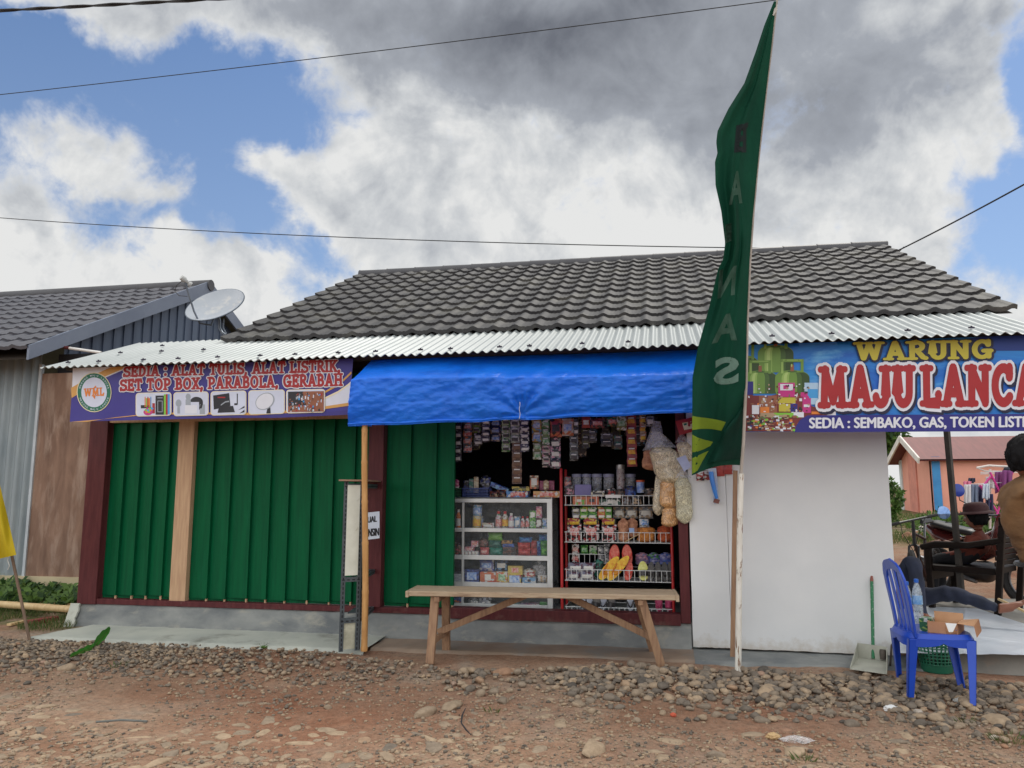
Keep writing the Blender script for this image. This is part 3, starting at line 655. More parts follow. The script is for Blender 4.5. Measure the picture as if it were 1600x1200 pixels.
for i in range(nseg):
    x0 = RX0-.03+(RX1-RX0+.06)*i/nseg; x1 = RX0-.03+(RX1-RX0+.06)*(i+1)/nseg
    b.tube([(x0, ry+.02, rz+.005), (x0+.02, ry+.02, rz+.005), (x1-.004, ry+.02, rz+.002), (x1+.012, ry+.02, rz+.0)], [.082, .077, .075, .075], 12)
b.build('ridge_cap', mRidge, roof, smooth=True)
b = MB()   # back slope, ceiling boards and gable ends
b.add([(RX0, ry, rz), (RX1, ry, rz), (RX1, ry+RL*cos(RP), RZ), (RX0, ry+RL*cos(RP), RZ)], [(0, 1, 2, 3)]); b.build('back_slope', mTile, roof, fix=False)
b = MB()
for d in (.03,):
    b.add([(RX0+.02, RY+.02, RZ-d), (RX1-.02, RY+.02, RZ-d), (RX1-.02, ry, rz-d), (RX0+.02, ry, rz-d), (RX1-.02, ry+RL*cos(RP)-.02, RZ-d), (RX0+.02, ry+RL*cos(RP)-.02, RZ-d)], [(0, 1, 2, 3), (3, 2, 4, 5)])
b.build('roof_boards', mBeamD, roof, fix=False)
b = MB()
for x in (RX0+.1, XR-.06): b.add([(x, YF+.1, 2.3), (x, 11, 2.3), (x, 11, 2.9), (x, ry, rz-.2), (x, RY+.2, 2.8)], [(0, 1, 2, 3, 4)])
b.build('gable_wall', mBrownPly, shop)
# corrugated canopy in overlapped sheets
CX0, CX1, CY0, CY1, CZ, CP = -5.585, 2.80, 6.05, 7.32, 2.424, R(20)
sheets = [(-5.585, -4.86), (-4.87, -4.05), (-4.06, -3.24), (-3.25, -2.45), (-2.46, -1.66), (-1.67, -.86), (-.87, -.05), (-.06, .76), (.75, 1.57), (1.56, 2.8)]
def canopy_z(x, y): return CZ+(y-CY0)*math.tan(CP)
can = None; b = MB()
for k, (x0, x1) in enumerate(sheets):
    n = int((x1-x0)/.076*10); off = .003*(k % 2)+.001*sin(k*3.3); fy = .012*sin(k*5.1)
    def fn(u, v, x0=x0, x1=x1, off=off, fy=fy):
        x = lerp(x0, x1, u); y = lerp(CY0+fy, CY1, v); return (x, y, canopy_z(x, y)+.0105*sin(2*pi*x/.076)+off-.004*sin(v*pi)+.004*fbm(x*1.2, y))
    b.grid(fn, n, 5, thick=.0025)
can = b.build('canopy', mCorr, shop, smooth=60, fix=False)
for x, v in [(-5.38, .1), (-5.06, .1), (-4.6, .1), (-4.25, .1), (-3.86, .1), (-3.45, .1), (-3.12, .1), (-2.72, .1), (-2.38, .1), (-1.98, .1), (-1.72, .1), (-1.3, .1), (-1.05, .1), (-.62, .12), (-.25, .12), (.45, .14), (.86, .15), (1.3, .16), (1.85, .18), (2.3, .2), (-5.2, .55), (-4.75, .55), (-4.3, .55), (-5.0, .9)]:
    y = lerp(CY0, CY1, v*.8); c = V((x, y, canopy_z(x, y)+.022)); s = MB()
    s.obox(c, (.02, 0, 0), V((0, cos(CP), sin(CP)))*.009, V((0, -sin(CP), cos(CP)))*.006); s.lathe(c, [(.007, 0), (.007, .012), (.004, .014)], 8, axis=(0, -sin(CP), cos(CP)))
    s.build('screw_cap', mScrew, can)
b = MB(); b.box((CX0+.1, CY0+.2, CZ+.005), (CX1-.05, CY0+.26, CZ+.055)); b.box((CX0+.1, 6.62, CZ+.1), (CX1-.05, 6.7, CZ+.17)); b.build('purlin', mBeamD, shop)
# open terrace at the right end
b = MB(); b.grid(lambda u, v: (lerp(1.87, 6.2, u), lerp(6.36+.012*fbm(u*12, 3), 9.6, v), .135+.003*fbm(u*9, v*9)-(.14 if v == 0 else 0)), 60, 24); b.build('terrace', mFloorC, shop, smooth=30)
b = MB(); b.tube([P(1478, 670, 8.55)+V((0, 0, .5)), P(1502, 922, 8.55)], .033, 4); b.build('terrace_post', M('dark_steel', S(66, 60, 54), S(46, 42, 40), .6, 8), shop)
# strip of paler earth in front of the terrace kerb is part of the ground

# ------------------------------------------------------------------ neighbour's house on the left
nb = thing('neighbour_house', (-9, 8.3, 0), 'neighbour\'s house of zinc sheets and plywood under a grey tiled gable roof', 'house')
NX = -7.13; NPY, NPZ = 11.05, 4.46; NEY, NEZ = 7.55, 2.80; npit = math.atan2(NPZ-NEZ, NPY-NEY); nL = math.hypot(NPZ-NEZ, NPY-NEY)
b = MB(); n = 540
b.grid(lambda u, v: (lerp(-14.5, -7.53, u), 8.2+.026*sin(u*6.97/.13*2*pi), lerp(.3, 3.05, v)), n, 3, thick=-.004); b.build('front_wall', mZinc, nb, smooth=35, fix=False)
b = MB(); b.box((-7.525, 8.19, .3), (-5.62, 8.24, P(100, 583, 8.2).z)); b.build('plywood_panel', mBrownPly, nb)
b = MB(); b.box((-7.55, 8.17, .3), (-7.515, 8.215, 2.86)); b.build('corner_trim', M('trim_zinc', S(190, 198, 204), S(170, 178, 184), .5, 4), nb)
b = MB(); b.box((-14.5, 8.14, -.02), (-5.62, 8.26, .3)); b.build('base_beam', mCream, nb)
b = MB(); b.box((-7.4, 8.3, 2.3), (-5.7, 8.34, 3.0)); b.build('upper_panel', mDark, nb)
nroof = tile_roof(-14.6, NX-.02, NEY, NEZ+.14, npit, nL, 11, .22, nb, mTile2, sub=8)
b = MB(); b.tube([(-14.6, NPY, NPZ+.15), (NX+.02, NPY, NPZ+.15)], .09, 12); b.build('ridge_cap', mRidge, nroof, smooth=True)
for sgn in (1, -1):
    b = MB(); dy = cos(npit); dz = sin(npit)
    a0 = V((NX, NPY-sgn*(NPY-NEY), NEZ)); a1 = V((NX, NPY, NPZ))
    h = V((0, 0, .22)); t_ = V((.03, 0, 0)); vs = [a0, a1, a1+h, a0+h*.78]; b.add(vs+[q-t_ for q in vs], [(0, 1, 2, 3), (7, 6, 5, 4), (0, 4, 5, 1), (1, 5, 6, 2), (2, 6, 7, 3), (3, 7, 4, 0)])
    b.build('barge_board', mBarge, nb)
b = MB(); b.add([(-14.6, NPY, NPZ+.14), (NX-.02, NPY, NPZ+.14), (NX-.02, 2*NPY-NEY, NEZ+.14), (-14.6, 2*NPY-NEY, NEZ+.14)], [(0, 1, 2, 3)]); b.build('back_slope', mTile2, nroof, fix=False)
b = MB(); n = 88
for i in range(n):   # ribbed gable sheet
    y0 = lerp(8.3, 2*NPY-NEY-.5, i/n); y1 = lerp(8.3, 2*NPY-NEY-.5, (i+1)/n); x = NX-.2+(.018 if i % 3 else 0.0)
    zt_ = lambda y: NPZ-abs(y-NPY)*math.tan(npit)+.05
    b.add([(x, y0, .2), (x, y1, .2), (x, y1, zt_(y1)), (x, y0, zt_(y0))], [(0, 1, 2, 3)])
    if i: b.add([(NX-.2, y0, .2), (NX-.182, y0, .2), (NX-.182, y0, zt_(y0)), (NX-.2, y0, zt_(y0))], [(0, 1, 2, 3)])
b.build('gable_wall', mGable, nb, fix=False)
b = MB(); b.add([(-14.6, NEY+.05, NEZ+.02), (NX, NEY+.05, NEZ+.02), (NX, 8.3, NEZ+.1+.3), (-14.6, 8.3, NEZ+.4)], [(0, 1, 2, 3)]); b.build('soffit', mBeamD, nb, fix=False)
pa, pb = P(88, 541, 8.1), P(158, 551, 8.0); b = MB(); b.tube([pa, lerp(pa, pb, .3)], .02, 8, 1); b.tube([lerp(pa, pb, .3), pb], .017, 8, 0); b.build('gutter_pipe', [M('white_pvc', S(228, 226, 222), S(214, 212, 208), .35, 6), mMaroon], nb, smooth=True)

# satellite dish on the neighbour's gable
dc = P(336, 476, 8.1); dish = thing('satellite_dish', P(352, 524, 8.1), 'grey satellite dish on a curved pole beside the neighbour\'s gable', 'satellite dish')
mDish = M('dish_paint', S(186, 192, 200, .8), S(170, 178, 188, .8), .35, 3, spec=.5, c3=S(216, 210, 198), spots=(2.5, .5, .7)); mGal = M('galvanised', S(120, 130, 142), S(92, 100, 112), .45, 6, metal=.5)
vw = (CAM-dc).normalized(); sr_ = vw.cross(V((0, 0, -1))).normalized()*-1; sr_ = sr_ if sr_.dot(RT) > 0 else -sr_; su_ = sr_.cross(-vw).normalized(); su_ = su_ if su_.z > 0 else -su_
du = (sr_*.90+su_*.43).normalized(); pq = (sr_*-.43+su_*.90).normalized(); dn_ = (vw*.47+pq*.88).normalized(); dv = dn_.cross(du)
def dishp(r, a, k=1): return dc+du*(cos(a)*r*.345)+dv*(sin(a)*r*.315)+dn_*(.075*(r*r-1))
b = MB(); b.grid(lambda u, v: dishp(max(.001, v), 2*pi*u), 40, 10, thick=.008); b.build('reflector', mDish, dish, smooth=50, fix=True)
b = MB(); b.tube([dishp(1, 2*pi*i/40) for i in range(40)], .009, 6, closed=True); b.build('rim', mGal, dish, smooth=True)
lnb = P(288, 437, 7.75); low = P(312, 505, 7.95)
b = MB(); b.tube([dc-dn_*.08, P(330, 508, 8.0), low, P(303, 486, 7.9), P(295, 460, 7.82), lnb], .011, 8); b.build('feed_arm', mGal, dish, smooth=True)
b = MB(); dd = (dc-lnb).normalized(); b.lathe(lnb-dd*.03, [(.0, -.02), (.03, -.015), (.034, .03), (.022, .05), (.02, .09), (.032, .1), (.032, .12)], 14, axis=dd); b.build('feed_horn', M('horn_grey', S(196, 198, 196), S(170, 172, 172), .4, 9), dish, smooth=True)
b = MB(); b.tube([lnb+V((.0, 0, .01)), P(276, 446, 7.78), P(273, 455, 7.8), P(280, 462, 7.82), P(293, 463, 7.84)], .004, 6); b.build('cable', M('black_rubber', (.015, .015, .017), (.02, .02, .022), .5, 9), dish, smooth=True)
b = MB(); b.tube([dc-dn_*.09, P(343, 502, 8.12), P(343, 512, 8.12), P(347, 520, 8.12), P(356, 526, 8.12)], .016, 8); b.tube([P(350, 498, 8.1), P(349, 512, 8.1), P(354, 522, 8.1)], .008, 6); b.build('mast', mGal, dish, smooth=True)

# ------------------------------------------------------------------ banners
YB = 6.2
def ban(amp):
    def surf(px, py, layer):
        p = P(px, py, YB); wv_ = amp*(sin(p.x*6+p.z*4)+.6*sin(p.x*13-p.z*9)); q_ = P(px, py, YB+wv_-.0022*layer); q_.z = min(q_.z, 2.435+.00002*layer); return q_
    return surf
C_ = lambda n, *a: M('ink_'+n, S(*a, .92), tuple(v*.93 for v in S(*a, .92)), .42, 9, spec=.4)
iW = C_('white', 224, 226, 236); iViolet = C_('violet', 60, 52, 140); iDeep = C_('deep_violet', 56, 46, 128); iGold = C_('gold', 214, 160, 84); iCream = C_('cream', 240, 226, 190)
iRed = C_('red', 168, 36, 42); iGreen = C_('green', 22, 112, 84); iPale = C_('pale', 210, 216, 236); iBlack = C_('black', 34, 34, 42); iGrey = C_('grey', 160, 168, 178); iOrange = C_('orange', 226, 130, 50)
iBlue = C_('blue', 30, 112, 204); iNavy = C_('navy', 40, 38, 128); iYel = C_('yellow', 196, 184, 62); iShadow = C_('shadow', 26, 26, 60); iLime = C_('lime', 128, 196, 60); iSky = C_('sky', 70, 160, 224); iPink = C_('pink', 196, 48, 132)
iBrown = C_('brown', 150, 92, 66); iCyl = C_('cylinder', 112, 150, 66); iCylD = C_('cylinder_dark', 72, 104, 48); iCylL = C_('cylinder_light', 150, 184, 96)
lb = thing('shop_banner', P(330, 655, YB), 'violet and white printed banner with red lettering and a round green emblem', 'banner')
# its four edges in the photo: top just under the sheet edge, bottom slanting
TL, TR, BR, BL = (116, 556), (553, 546), (545, 648), (109, 659)
sl_ = ban(.004)
def bil(u, v): return ((1-u)*(1-v)*TL[0]+u*(1-v)*TR[0]+u*v*BR[0]+(1-u)*v*BL[0], (1-u)*(1-v)*TL[1]+u*(1-v)*TR[1]+u*v*BR[1]+(1-u)*v*BL[1])
b = MB(); b.grid(lambda u, v: sl_(*bil(u, v), 0), 90, 20); b.build('cloth', iViolet, lb, smooth='all')
pr = Print(sl_)
pr.poly([(114, 572), (116, 556), (330, 551), (262, 558), (200, 575), (160, 592), (112, 622)], 1, 0)
pr.band([(112, 622), (160, 590), (205, 571), (262, 556), (300, 552)], [(111, 606), (150, 584), (196, 564), (240, 554), (262, 553)], 1.6, 1)
pr.band([(111, 659), (160, 655), (230, 648), (300, 647), (400, 649), (480, 643), (545, 634)], [(136, 659), (180, 652), (240, 645.5), (300, 644), (400, 645), (480, 639), (546, 629)], 1.6, 1)
pr.poly([(548, 596), (530, 612), (505, 625), (470, 640), (430, 646), (470, 643), (545, 630)], 1.1, 0)
pr.band([(549, 584), (530, 602), (508, 614)], [(549, 580), (530, 598.5), (508, 611)], 1.7, 1)
pr.band([(548, 600), (528, 614), (505, 625)], [(548, 597), (528, 611), (505, 622)], 1.7, 2)
pr.band([(360, 650.5), (430, 650), (545, 641)], [(360, 653), (430, 653), (545, 648)], 1.2, 3)
pr.build = None
pm_ = pr.mb.build('printed_curves', [iW, iGold, iCream, iDeep], lb, fix=False)
pr = Print(sl_, 9); c0 = (147, 613)
pr.ell(c0[0], c0[1], 27.2, 31, 2, 2); pr.ell(c0[0], c0[1], 26, 29.8, 2.6, 0); pr.ell(c0[0], c0[1], 20, 23.4, 3.2, 1)
for wd, a0, a1, sg in (('WARUNG MAJU LANCAR', -165, -15, 1), ('WARUNG MAJU LANCAR', 160, 20, -1)):
    for i, ch in enumerate(wd):
        if ch == ' ': continue
        a = R(a0+(a1-a0)*i/(len(wd)-1)); cx, cy = c0[0]+23*cos(a), c0[1]+26.6*sin(a); vs, fs = text2d(ch, .02); h = 3.6
        tx, ty = (-sin(a)*sg, cos(a)*sg); nx_, ny_ = (cos(a)*sg, sin(a)*sg)
        pr.raw([(cx+(x-.3)*h*tx+(y-.35)*h*nx_, cy+(x-.3)*h*ty+(y-.35)*h*ny_) for x, y in vs], fs, 3.6, 1)
put_serif(pr, 'WML', ((131, 607), (163, 605), (163, 618), (131, 620)), 4, 3, .2, .12)
pr.poly([(146, 607), (149, 602), (151, 606)], 4.2, 3); pr.poly([(144, 618), (148, 624), (149, 618)], 4.2, 3)
pr.mb.build('emblem', [iGreen, iPale, iCream, iOrange], lb, fix=False)
for wd, q in (('SEDIA : ALAT TULIS, ALAT LISTRIK,', ((193, 573), (533, 562), (533, 581), (192, 589))), ('SET TOP BOX, PARABOLA, GERABAH', ((187, 593), (536, 583), (536, 603), (187, 611)))):
    pr = Print(sl_, 14); put_serif(pr, wd, q, 3, 1, .22, .15, .16); put_serif(pr, wd, q, 4, 0, .22, .15); pr.mb.build('lettering', [iRed, iW], lb, fix=False)
pics = [(213, 615, 267, 650), (272, 614, 325, 649.5), (330, 612.5, 384, 648.5), (389, 611, 444, 647), (448, 610, 507, 645)]
for k, (x0, y0, x1, y1) in enumerate(pics):
    pr = Print(sl_, 12); pr.rrect(x0-1, y0-1, x1+1, y1+1, 5, 4, 1, -1.5); pr.rrect(x0, y0, x1, y1, 4.4, 4.6, 0, -1.5); L = 5.2
    if k == 0:
        for q_ in range(5): pr.rect(226+q_*2.2, 620+q_ % 2*2, 227.4+q_*2.2, 636, L+.3, (7, 5, 4, 7, 6)[q_])
        for q_ in range(9): pr.ell(228+q_*1.2, 641+3*sin(q_*2.1), 2.2, 2, L+.4, (5, 7, 8, 6, 5)[q_ % 5], 8)
        pr.rect(246, 621, 254, 622.2, L+.3, 3); pr.rect(246, 626, 254, 644, L+.3, 3); pr.rect(247, 627, 253, 643, L+.35, 2)
        pr.rect(243, 618, 256, 648, L, 2); pr.rect(256, 616, 259, 648, L, 5); pr.rect(259, 616, 262, 648, L, 4); pr.rect(262, 616, 265, 647, L, 6); pr.rect(228, 622, 235, 635, L, 7); pr.rect(220, 633, 236, 638, L, 2); pr.ell(231, 644, 7, 5, L, 8, 14); pr.rect(238, 630, 242, 646, L, 4)
    elif k == 1:
        pr.ell(279, 630, 4.5, 6, L, 3, 14); pr.rect(277, 636, 281, 646, L, 3); pr.ell(294, 620, 4, 5, L, 3, 14); pr.rect(290, 624, 298, 634, L, 3); pr.ell(307, 628, 10, 8, L, 2, 18, pi, 2*pi); pr.rect(311, 628, 317, 640, L, 2); pr.rect(289, 633, 308, 646, L, 9); pr.rect(312, 632, 320, 647, L, 3)
    elif k == 2:
        pr.poly([(333, 618), (358, 614), (360, 634), (334, 640)], L, 2); pr.poly([(340, 645), (342, 636), (364, 634), (367, 644)], L+.3, 2); pr.band([(345, 632), (352, 627), (358, 626)], [(345, 634), (352, 629), (358, 628)], L+.5, 3); pr.rect(370, 615, 371.5, 632, L, 2); pr.rect(366, 630, 371, 633, L, 2); pr.poly([(372, 641), (382, 634), (382, 637)], L, 2); pr.poly([(374, 646), (382, 640), (382, 644)], L, 2); pr.rect(340, 620, 352, 622, L+.4, 4)
    elif k == 3:
        vs = [(414+17*cos(a)*.55-13*sin(a)*.9, 627-17*cos(a)*.8*.9-13*sin(a)*.45) for a in [2*pi*i/22 for i in range(22)]]; pr.poly(vs, L, 3); vs = [(413.5+15.5*cos(a)*.55-11.5*sin(a)*.9, 627-15.5*cos(a)*.72-11.5*sin(a)*.45) for a in [2*pi*i/22 for i in range(22)]]; pr.poly(vs, L+.4, 9); pr.poly([(416, 646), (419, 632), (422, 632), (423, 646)], L-.2, 2)
    else:
        r_ = random.Random(3); pr.rect(450, 612, 506, 644, L, 10, -1); pr.rect(450, 612, 474, 634, L+.1, 2, -.5)
        for i in range(95):
            x = r_.uniform(451, 503); y = r_.uniform(613, 641); pr.rect(x, y, x+r_.uniform(.8, 3), y+r_.uniform(1, 5), L+.3+.004*i, r_.choice((2, 2, 3, 3, 4, 6, 9, 9, 10, 10, 2, 0)), r_.uniform(-.8, .8))
    pr.mb.build('picture_panel', [iPale, iCream, iBlack, iGrey, iRed, iLime, iSky, iOrange, iPink, iW, iBrown], lb, fix=False)
# right banner
rb = thing('shop_banner', P(1400, 675, YB), 'blue banner with big red and white lettering and pictured green gas cylinders', 'banner')
sr = ban(.004); TL2, TR2, BR2, BL2 = (1120, 534), (1715, 514), (1715, 673), (1120, 675)
def bil2(u, v): return ((1-u)*(1-v)*TL2[0]+u*(1-v)*TR2[0]+u*v*BR2[0]+(1-u)*v*BL2[0], (1-u)*(1-v)*TL2[1]+u*(1-v)*TR2[1]+u*v*BR2[1]+(1-u)*v*BL2[1])
mRB = M('ink_blue_waves', S(16, 92, 190), S(44, 140, 216), .42, 1.6, (1, 1, 2.6), c3=S(120, 190, 232), spots=(1.5, .56, .75), dist=1.2, spec=.4)
b = MB(); b.grid(lambda u, v: sr(*bil2(u, v), 0), 110, 24); b.build('cloth', mRB, rb, smooth='all')
pr = Print(sr, 14)
def cyl(cx, top, w_, h, L):
    """picture of a squat gas bottle: rounded shoulders, lit left flank, shaded right flank, guard ring with open windows"""
    def out(k, n=26):   # body outline squeezed to fraction k of its width
        pts = []
        for i in range(n+1):
            v = i/n; hw = (max(0, 1-(1-min(1, v/.34))**2.4))**.5*.56; hw *= 1-.10*max(0, (v-.8)/.2)**2; pts.append((hw*w_*k, top+h*(.3+.7*v)))
        return pts
    o = out(1); body = [(cx+x, y) for x, y in o]+[(cx-x, y) for x, y in o[::-1]]; pr.poly(body, L, 0)
    for a, b_, m, dl in ((.28, .62, 1, .2), (.55, 1.0, 4, .3), (-.62, -.2, 2, .2), (-.5, -.32, 5, .3)):
        p1 = [(cx+x*a, y+1) for x, y in o[2:-1]]; p2 = [(cx+x*b_, y+1) for x, y in o[2:-1]]; pr.band(p1, p2, L+dl, m)
    pr.ell(cx, top+h*.345, w_*.16, h*.03, L+.35, 1, 14)
    for x0, x1, y0, y1, m in ((-.37, -.29, .04, .40, 2), (.27, .37, .04, .40, 0), (-.37, .37, .0, .085, 0), (-.30, .30, .015, .045, 2), (-.06, .05, .16, .34, 3), (-.04, .0, .14, .22, 5)):
        pr.rect(cx+w_*x0, top+h*y0, cx+w_*x1, top+h*y1, L+.4, m)
cyl(1162, 532, 44, 75, 1.0); cyl(1212, 520, 50, 62, 1.2); cyl(1188, 563, 46, 52, 2.0); cyl(1238, 561, 48, 56, 2.4)
pr.mb.build('pictured_cylinders', [iCyl, iCylD, iCylL, iBrown, C_('cylinder_deep', 52, 78, 36), C_('cylinder_glint', 176, 204, 122)], rb, fix=False)
pr = Print(sr, 14); r_ = random.Random(21)
pr.poly([(1164, 674), (1164, 612), (1186, 622), (1215, 616), (1245, 612), (1268, 634), (1300, 648), (1252, 654), (1243, 674)], 2.9, 4)
for x0, y0, x1, y1, c, L in [(1164, 596, 1177, 617, 1, 3), (1184, 618, 1214, 645, 2, 3), (1216, 598, 1242, 620, 5, 3.2), (1219, 600, 1239, 610, 0, 3.6), (1224, 602, 1232, 608, 5, 4), (1257, 598, 1279, 632, 10, 3), (1262, 608, 1278, 622, 6, 3.4), (1251, 613, 1265, 622, 5, 3.4), (1254, 622, 1267, 645, 5, 3.6), (1256, 632, 1265, 636, 0, 4), (1216, 621, 1243, 630, 7, 3.4), (1217, 631, 1236, 643, 7, 3.8), (1235, 631, 1246, 643, 1, 4), (1175, 633, 1186, 647, 0, 4), (1188, 636, 1202, 645, 3, 4.2), (1174, 618, 1186, 630, 4, 3.6), (1188, 645, 1214, 652, 9, 4), (1208, 645, 1240, 652, 8, 4), (1240, 644, 1256, 652, 0, 4), (1285, 642, 1293, 650, 2, 3), (1268, 643, 1290, 647, 3, 3), (1292, 642, 1306, 650, 0, 3), (1262, 636, 1278, 642, 4, 3)]: pr.rect(x0, y0, x1, y1, L, c)
for i in range(190):
    x = r_.uniform(1165, 1246); y = r_.uniform(648, 670.5); w1, h1 = r_.uniform(2, 6.5), r_.uniform(1.2, 4); pr.rect(x, y, x+w1, y+h1, 4+.004*i, r_.choice((0, 0, 4, 4, 3, 2, 9, 9, 1, 11, 11, 8, 4, 12)), r_.uniform(-.8, .8))
for i in range(70):
    x = r_.uniform(1166, 1258); y = r_.uniform(616, 648); pr.rect(x, y, x+r_.uniform(1.5, 5), y+r_.uniform(1.5, 5), 3.05+.008*i, r_.choice((0, 4, 2, 9, 1, 11, 12, 0, 3)), r_.uniform(-1, 1))
for i in range(60):
    x = r_.uniform(1184, 1264); y = r_.uniform(598, 645); pr.ell(x, y, r_.uniform(.8, 2), r_.uniform(.8, 1.8), 4.3+.004*i, r_.choice((0, 0, 4, 9, 11)), 8)
pr.mb.build('pictured_groceries', [iW, iNavy, iBrown, iOrange, C_('darkred', 120, 40, 40), iPink, iSky, iYel, iLime, C_('tan', 176, 150, 120), C_('paleblue', 176, 206, 232), iBlack, C_('dull_green', 92, 116, 72)], rb, fix=False)
pr = Print(sr, 14); pr.poly([(1242, 675.5), (1243, 667), (1250, 656), (1262, 649), (1714, 646), (1714, 673)], 5, 0); pr.poly([(1500, 531), (1560, 522), (1714, 516), (1714, 566), (1600, 548), (1550, 548)], 1, 1)
pr.mb.build('printed_panel', [iNavy, C_('midblue', 26, 58, 140)], rb, fix=False)
q = ((1335, 534.5), (1552, 530.5), (1552, 560), (1336, 563.5)); pr = Print(sr, 14); put_serif(pr, 'WARUNG', q, 6, 1, .2, .14, .15, (1, 1)); put_serif(pr, 'WARUNG', q, 7, 0, .21, .14); pr.mb.build('lettering', [iYel, iShadow], rb, fix=False)
for wd, q in (('MAJU', ((1279, 573), (1430, 571), (1430, 635), (1280, 637))), ('LANCAR', ((1439, 571), (1660, 569), (1660, 633), (1440, 635)))):
    pr = Print(sr, 16); put_serif(pr, wd, q, 6, 2, .24, .16, .17, (3, 3.5)); put_serif(pr, wd, q, 7, 1, .24, .16, .15); put_serif(pr, wd, q, 8, 0, .24, .16, .0); pr.mb.build('lettering', [iRed, iW, iShadow], rb, fix=False)
pr = Print(sr, 14); put_text(pr, 'SEDIA : SEMBAKO, GAS, TOKEN LISTRIK', ((1265, 653), (1628, 650.5), (1628, 669.5), (1265, 671.5)), 6, 0, .035); pr.mb.build('lettering', [iW], rb, fix=False)
# ------------------------------------------------------------------ blue tarpaulin awning
mTarp = M('blue_tarpaulin', (.006, .17, .88), (.008, .21, .94), .38, 2.5, (1, 1, 2), trans=.3, bmp=.5, bscale=22, bdist=.012, spec=.5, c3=(.005, .12, .66), spots=(3, .5, .8))
aw = thing('tarpaulin_awning', P(815, 665, 6.2), 'bright blue tarpaulin awning sagging over the open shop front', 'awning')
def tarp_edges(u):
    # photo columns: top line, fold line, hem line
    px = lerp(0, 1, u)
    top = pl([(0, 584, 559), (.12, 640, 552), (.45, 830, 552), (.8, 1010, 549), (1, 1118, 546)], u)
    fold = pl([(0, 549, 594), (.06, 575, 591), (.3, 720, 590), (.5, 815, 590), (.75, 960, 588), (1, 1118, 583)], u)
    hem = pl([(0, 543, 666), (.1, 600, 664), (.3, 720, 660), (.5, 812, 655.5), (.52, 820, 655.5), (.75, 960, 650), (1, 1118, 643)], u)
    return top, fold, hem
def tarp(u, v):
    tp, fo, he = tarp_edges(u)
    if v < .4:
        k = v/.4; px, py = lerp(tp[0], fo[0], k), lerp(tp[1], fo[1], k); Y = lerp(6.34, 5.86, k)
        sag = .012*sin(pi*k)*(1+sin(u*19)*.6)
    else:
        k = (v-.4)/.6; px, py = lerp(fo[0], he[0], k), lerp(fo[1], he[1], k); Y = 5.86+.05*k; sag = -.022*sin(pi*min(1, k*1.05))
    p = P(px, py, Y); tie = math.exp(-((u-.505)/.03)**2)
    rad = math.hypot((u-.505)*4.2, (v-.93)*.7); ang = math.atan2((v-.93)*.7, (u-.505)*4.2)
    star = .020*sin(ang*11)*math.exp(-rad*2.6)*min(1, rad*6)
    wr = .016*fbm(u*7, v*2.5, 1)+.012*fbm(u*18+v*4, v*6, 5)+.005*fbm(u*50, v*18, 2)
    edge = min(1, u*14)
    for uc in (.13, .29, .62, .78, .93): wr += .007*math.exp(-abs(u-uc-.006*sin(v*9))/.004)-.004*math.exp(-abs(u-uc-.012)/.008)
    wr += .007*math.exp(-abs(v-.72-.01*sin(u*23))/.012)
    p.z = min(p.z, canopy_z(p.x, p.y)-.04)
    return p+V((0, sag+star+wr+.05*tie*max(0, 1-abs(v-.9)*3)-(1-edge)*.0, .004*sin(u*31)*(v > .9)))
b = MB(); b.grid(tarp, 220, 60); b.build('sheet', mTarp, aw, smooth='all', fix=False)
b = MB()   # side fall at the left end
def side(u, v):
    a = tarp(0, v); k = u; return a+V((.10*k-.015*sin(pi*k), .26*k+.02*sin(v*9)*k, .02*k))
b.grid(side, 8, 40); b.build('side_fall', mTarp, aw, smooth='all', fix=False)
b = MB(); b.tube([tarp(i/60, .985)+V((0, .004, .008)) for i in range(61)], .013, 8); b.build('hem_roll', mTarp, aw, smooth='all')
b = MB(); pts = [P(812, 628, 5.83)+V((.003*sin(i), 0, -.012*i)) for i in range(12)]; b.tube(pts, .002, 5); b.build('tie_string', M('white_string', S(205, 205, 200), S(190, 188, 182), .8, 20), aw, smooth=True)
mBam = M('bamboo', S(206, 158, 100, .95), S(182, 132, 78, .95), .5, 5, (5, 5, 1), c3=S(140, 100, 62), spots=(4, .62, .8), bmp=.15, bscale=40, spec=.45)
mBamG = M('bamboo_pale', S(212, 186, 140, .95), S(188, 158, 112, .95), .5, 5, (5, 5, 1), c3=S(150, 120, 84), spots=(4, .62, .8), bmp=.15, bscale=40)
def bamboo(name, a, b_, r, nodes, mat, label, r2=None, cat='bamboo pole', group=None):
    a, b_ = V(a), V(b_); L = (b_-a).length; pts = []; rs = []; r2 = r2 or r
    cuts = sorted([0.0]+list(nodes)+[1.0])
    for c0, c1 in zip(cuts, cuts[1:]):
        for k, q in ((0.0, 1.0), (.012/L/(c1-c0)*2, 1.10), (.02/L/(c1-c0)*2, .97), (.5, .96), (1-.012/L/(c1-c0)*2, 1.02)):
            if not 0 <= k < 1: continue
            t_ = c0+(c1-c0)*k; pts.append(a.lerp(b_, t_)+V((.006*sin(t_*5), .004*sin(t_*7), 0))); rs.append(lerp(r, r2, t_)*q)
    pts.append(b_); rs.append(r2)
    m = MB(); m.tube(pts, rs, 12); return tag(m.build(name, mat, smooth=50), label, cat, group)
bamboo('bamboo_pole', G(569, 1017, .03), P(571, 655, 5.95), .027, [.24, .45, .63, .8, .94], mBam, 'upright bamboo pole holding the left end of the blue awning', .024)

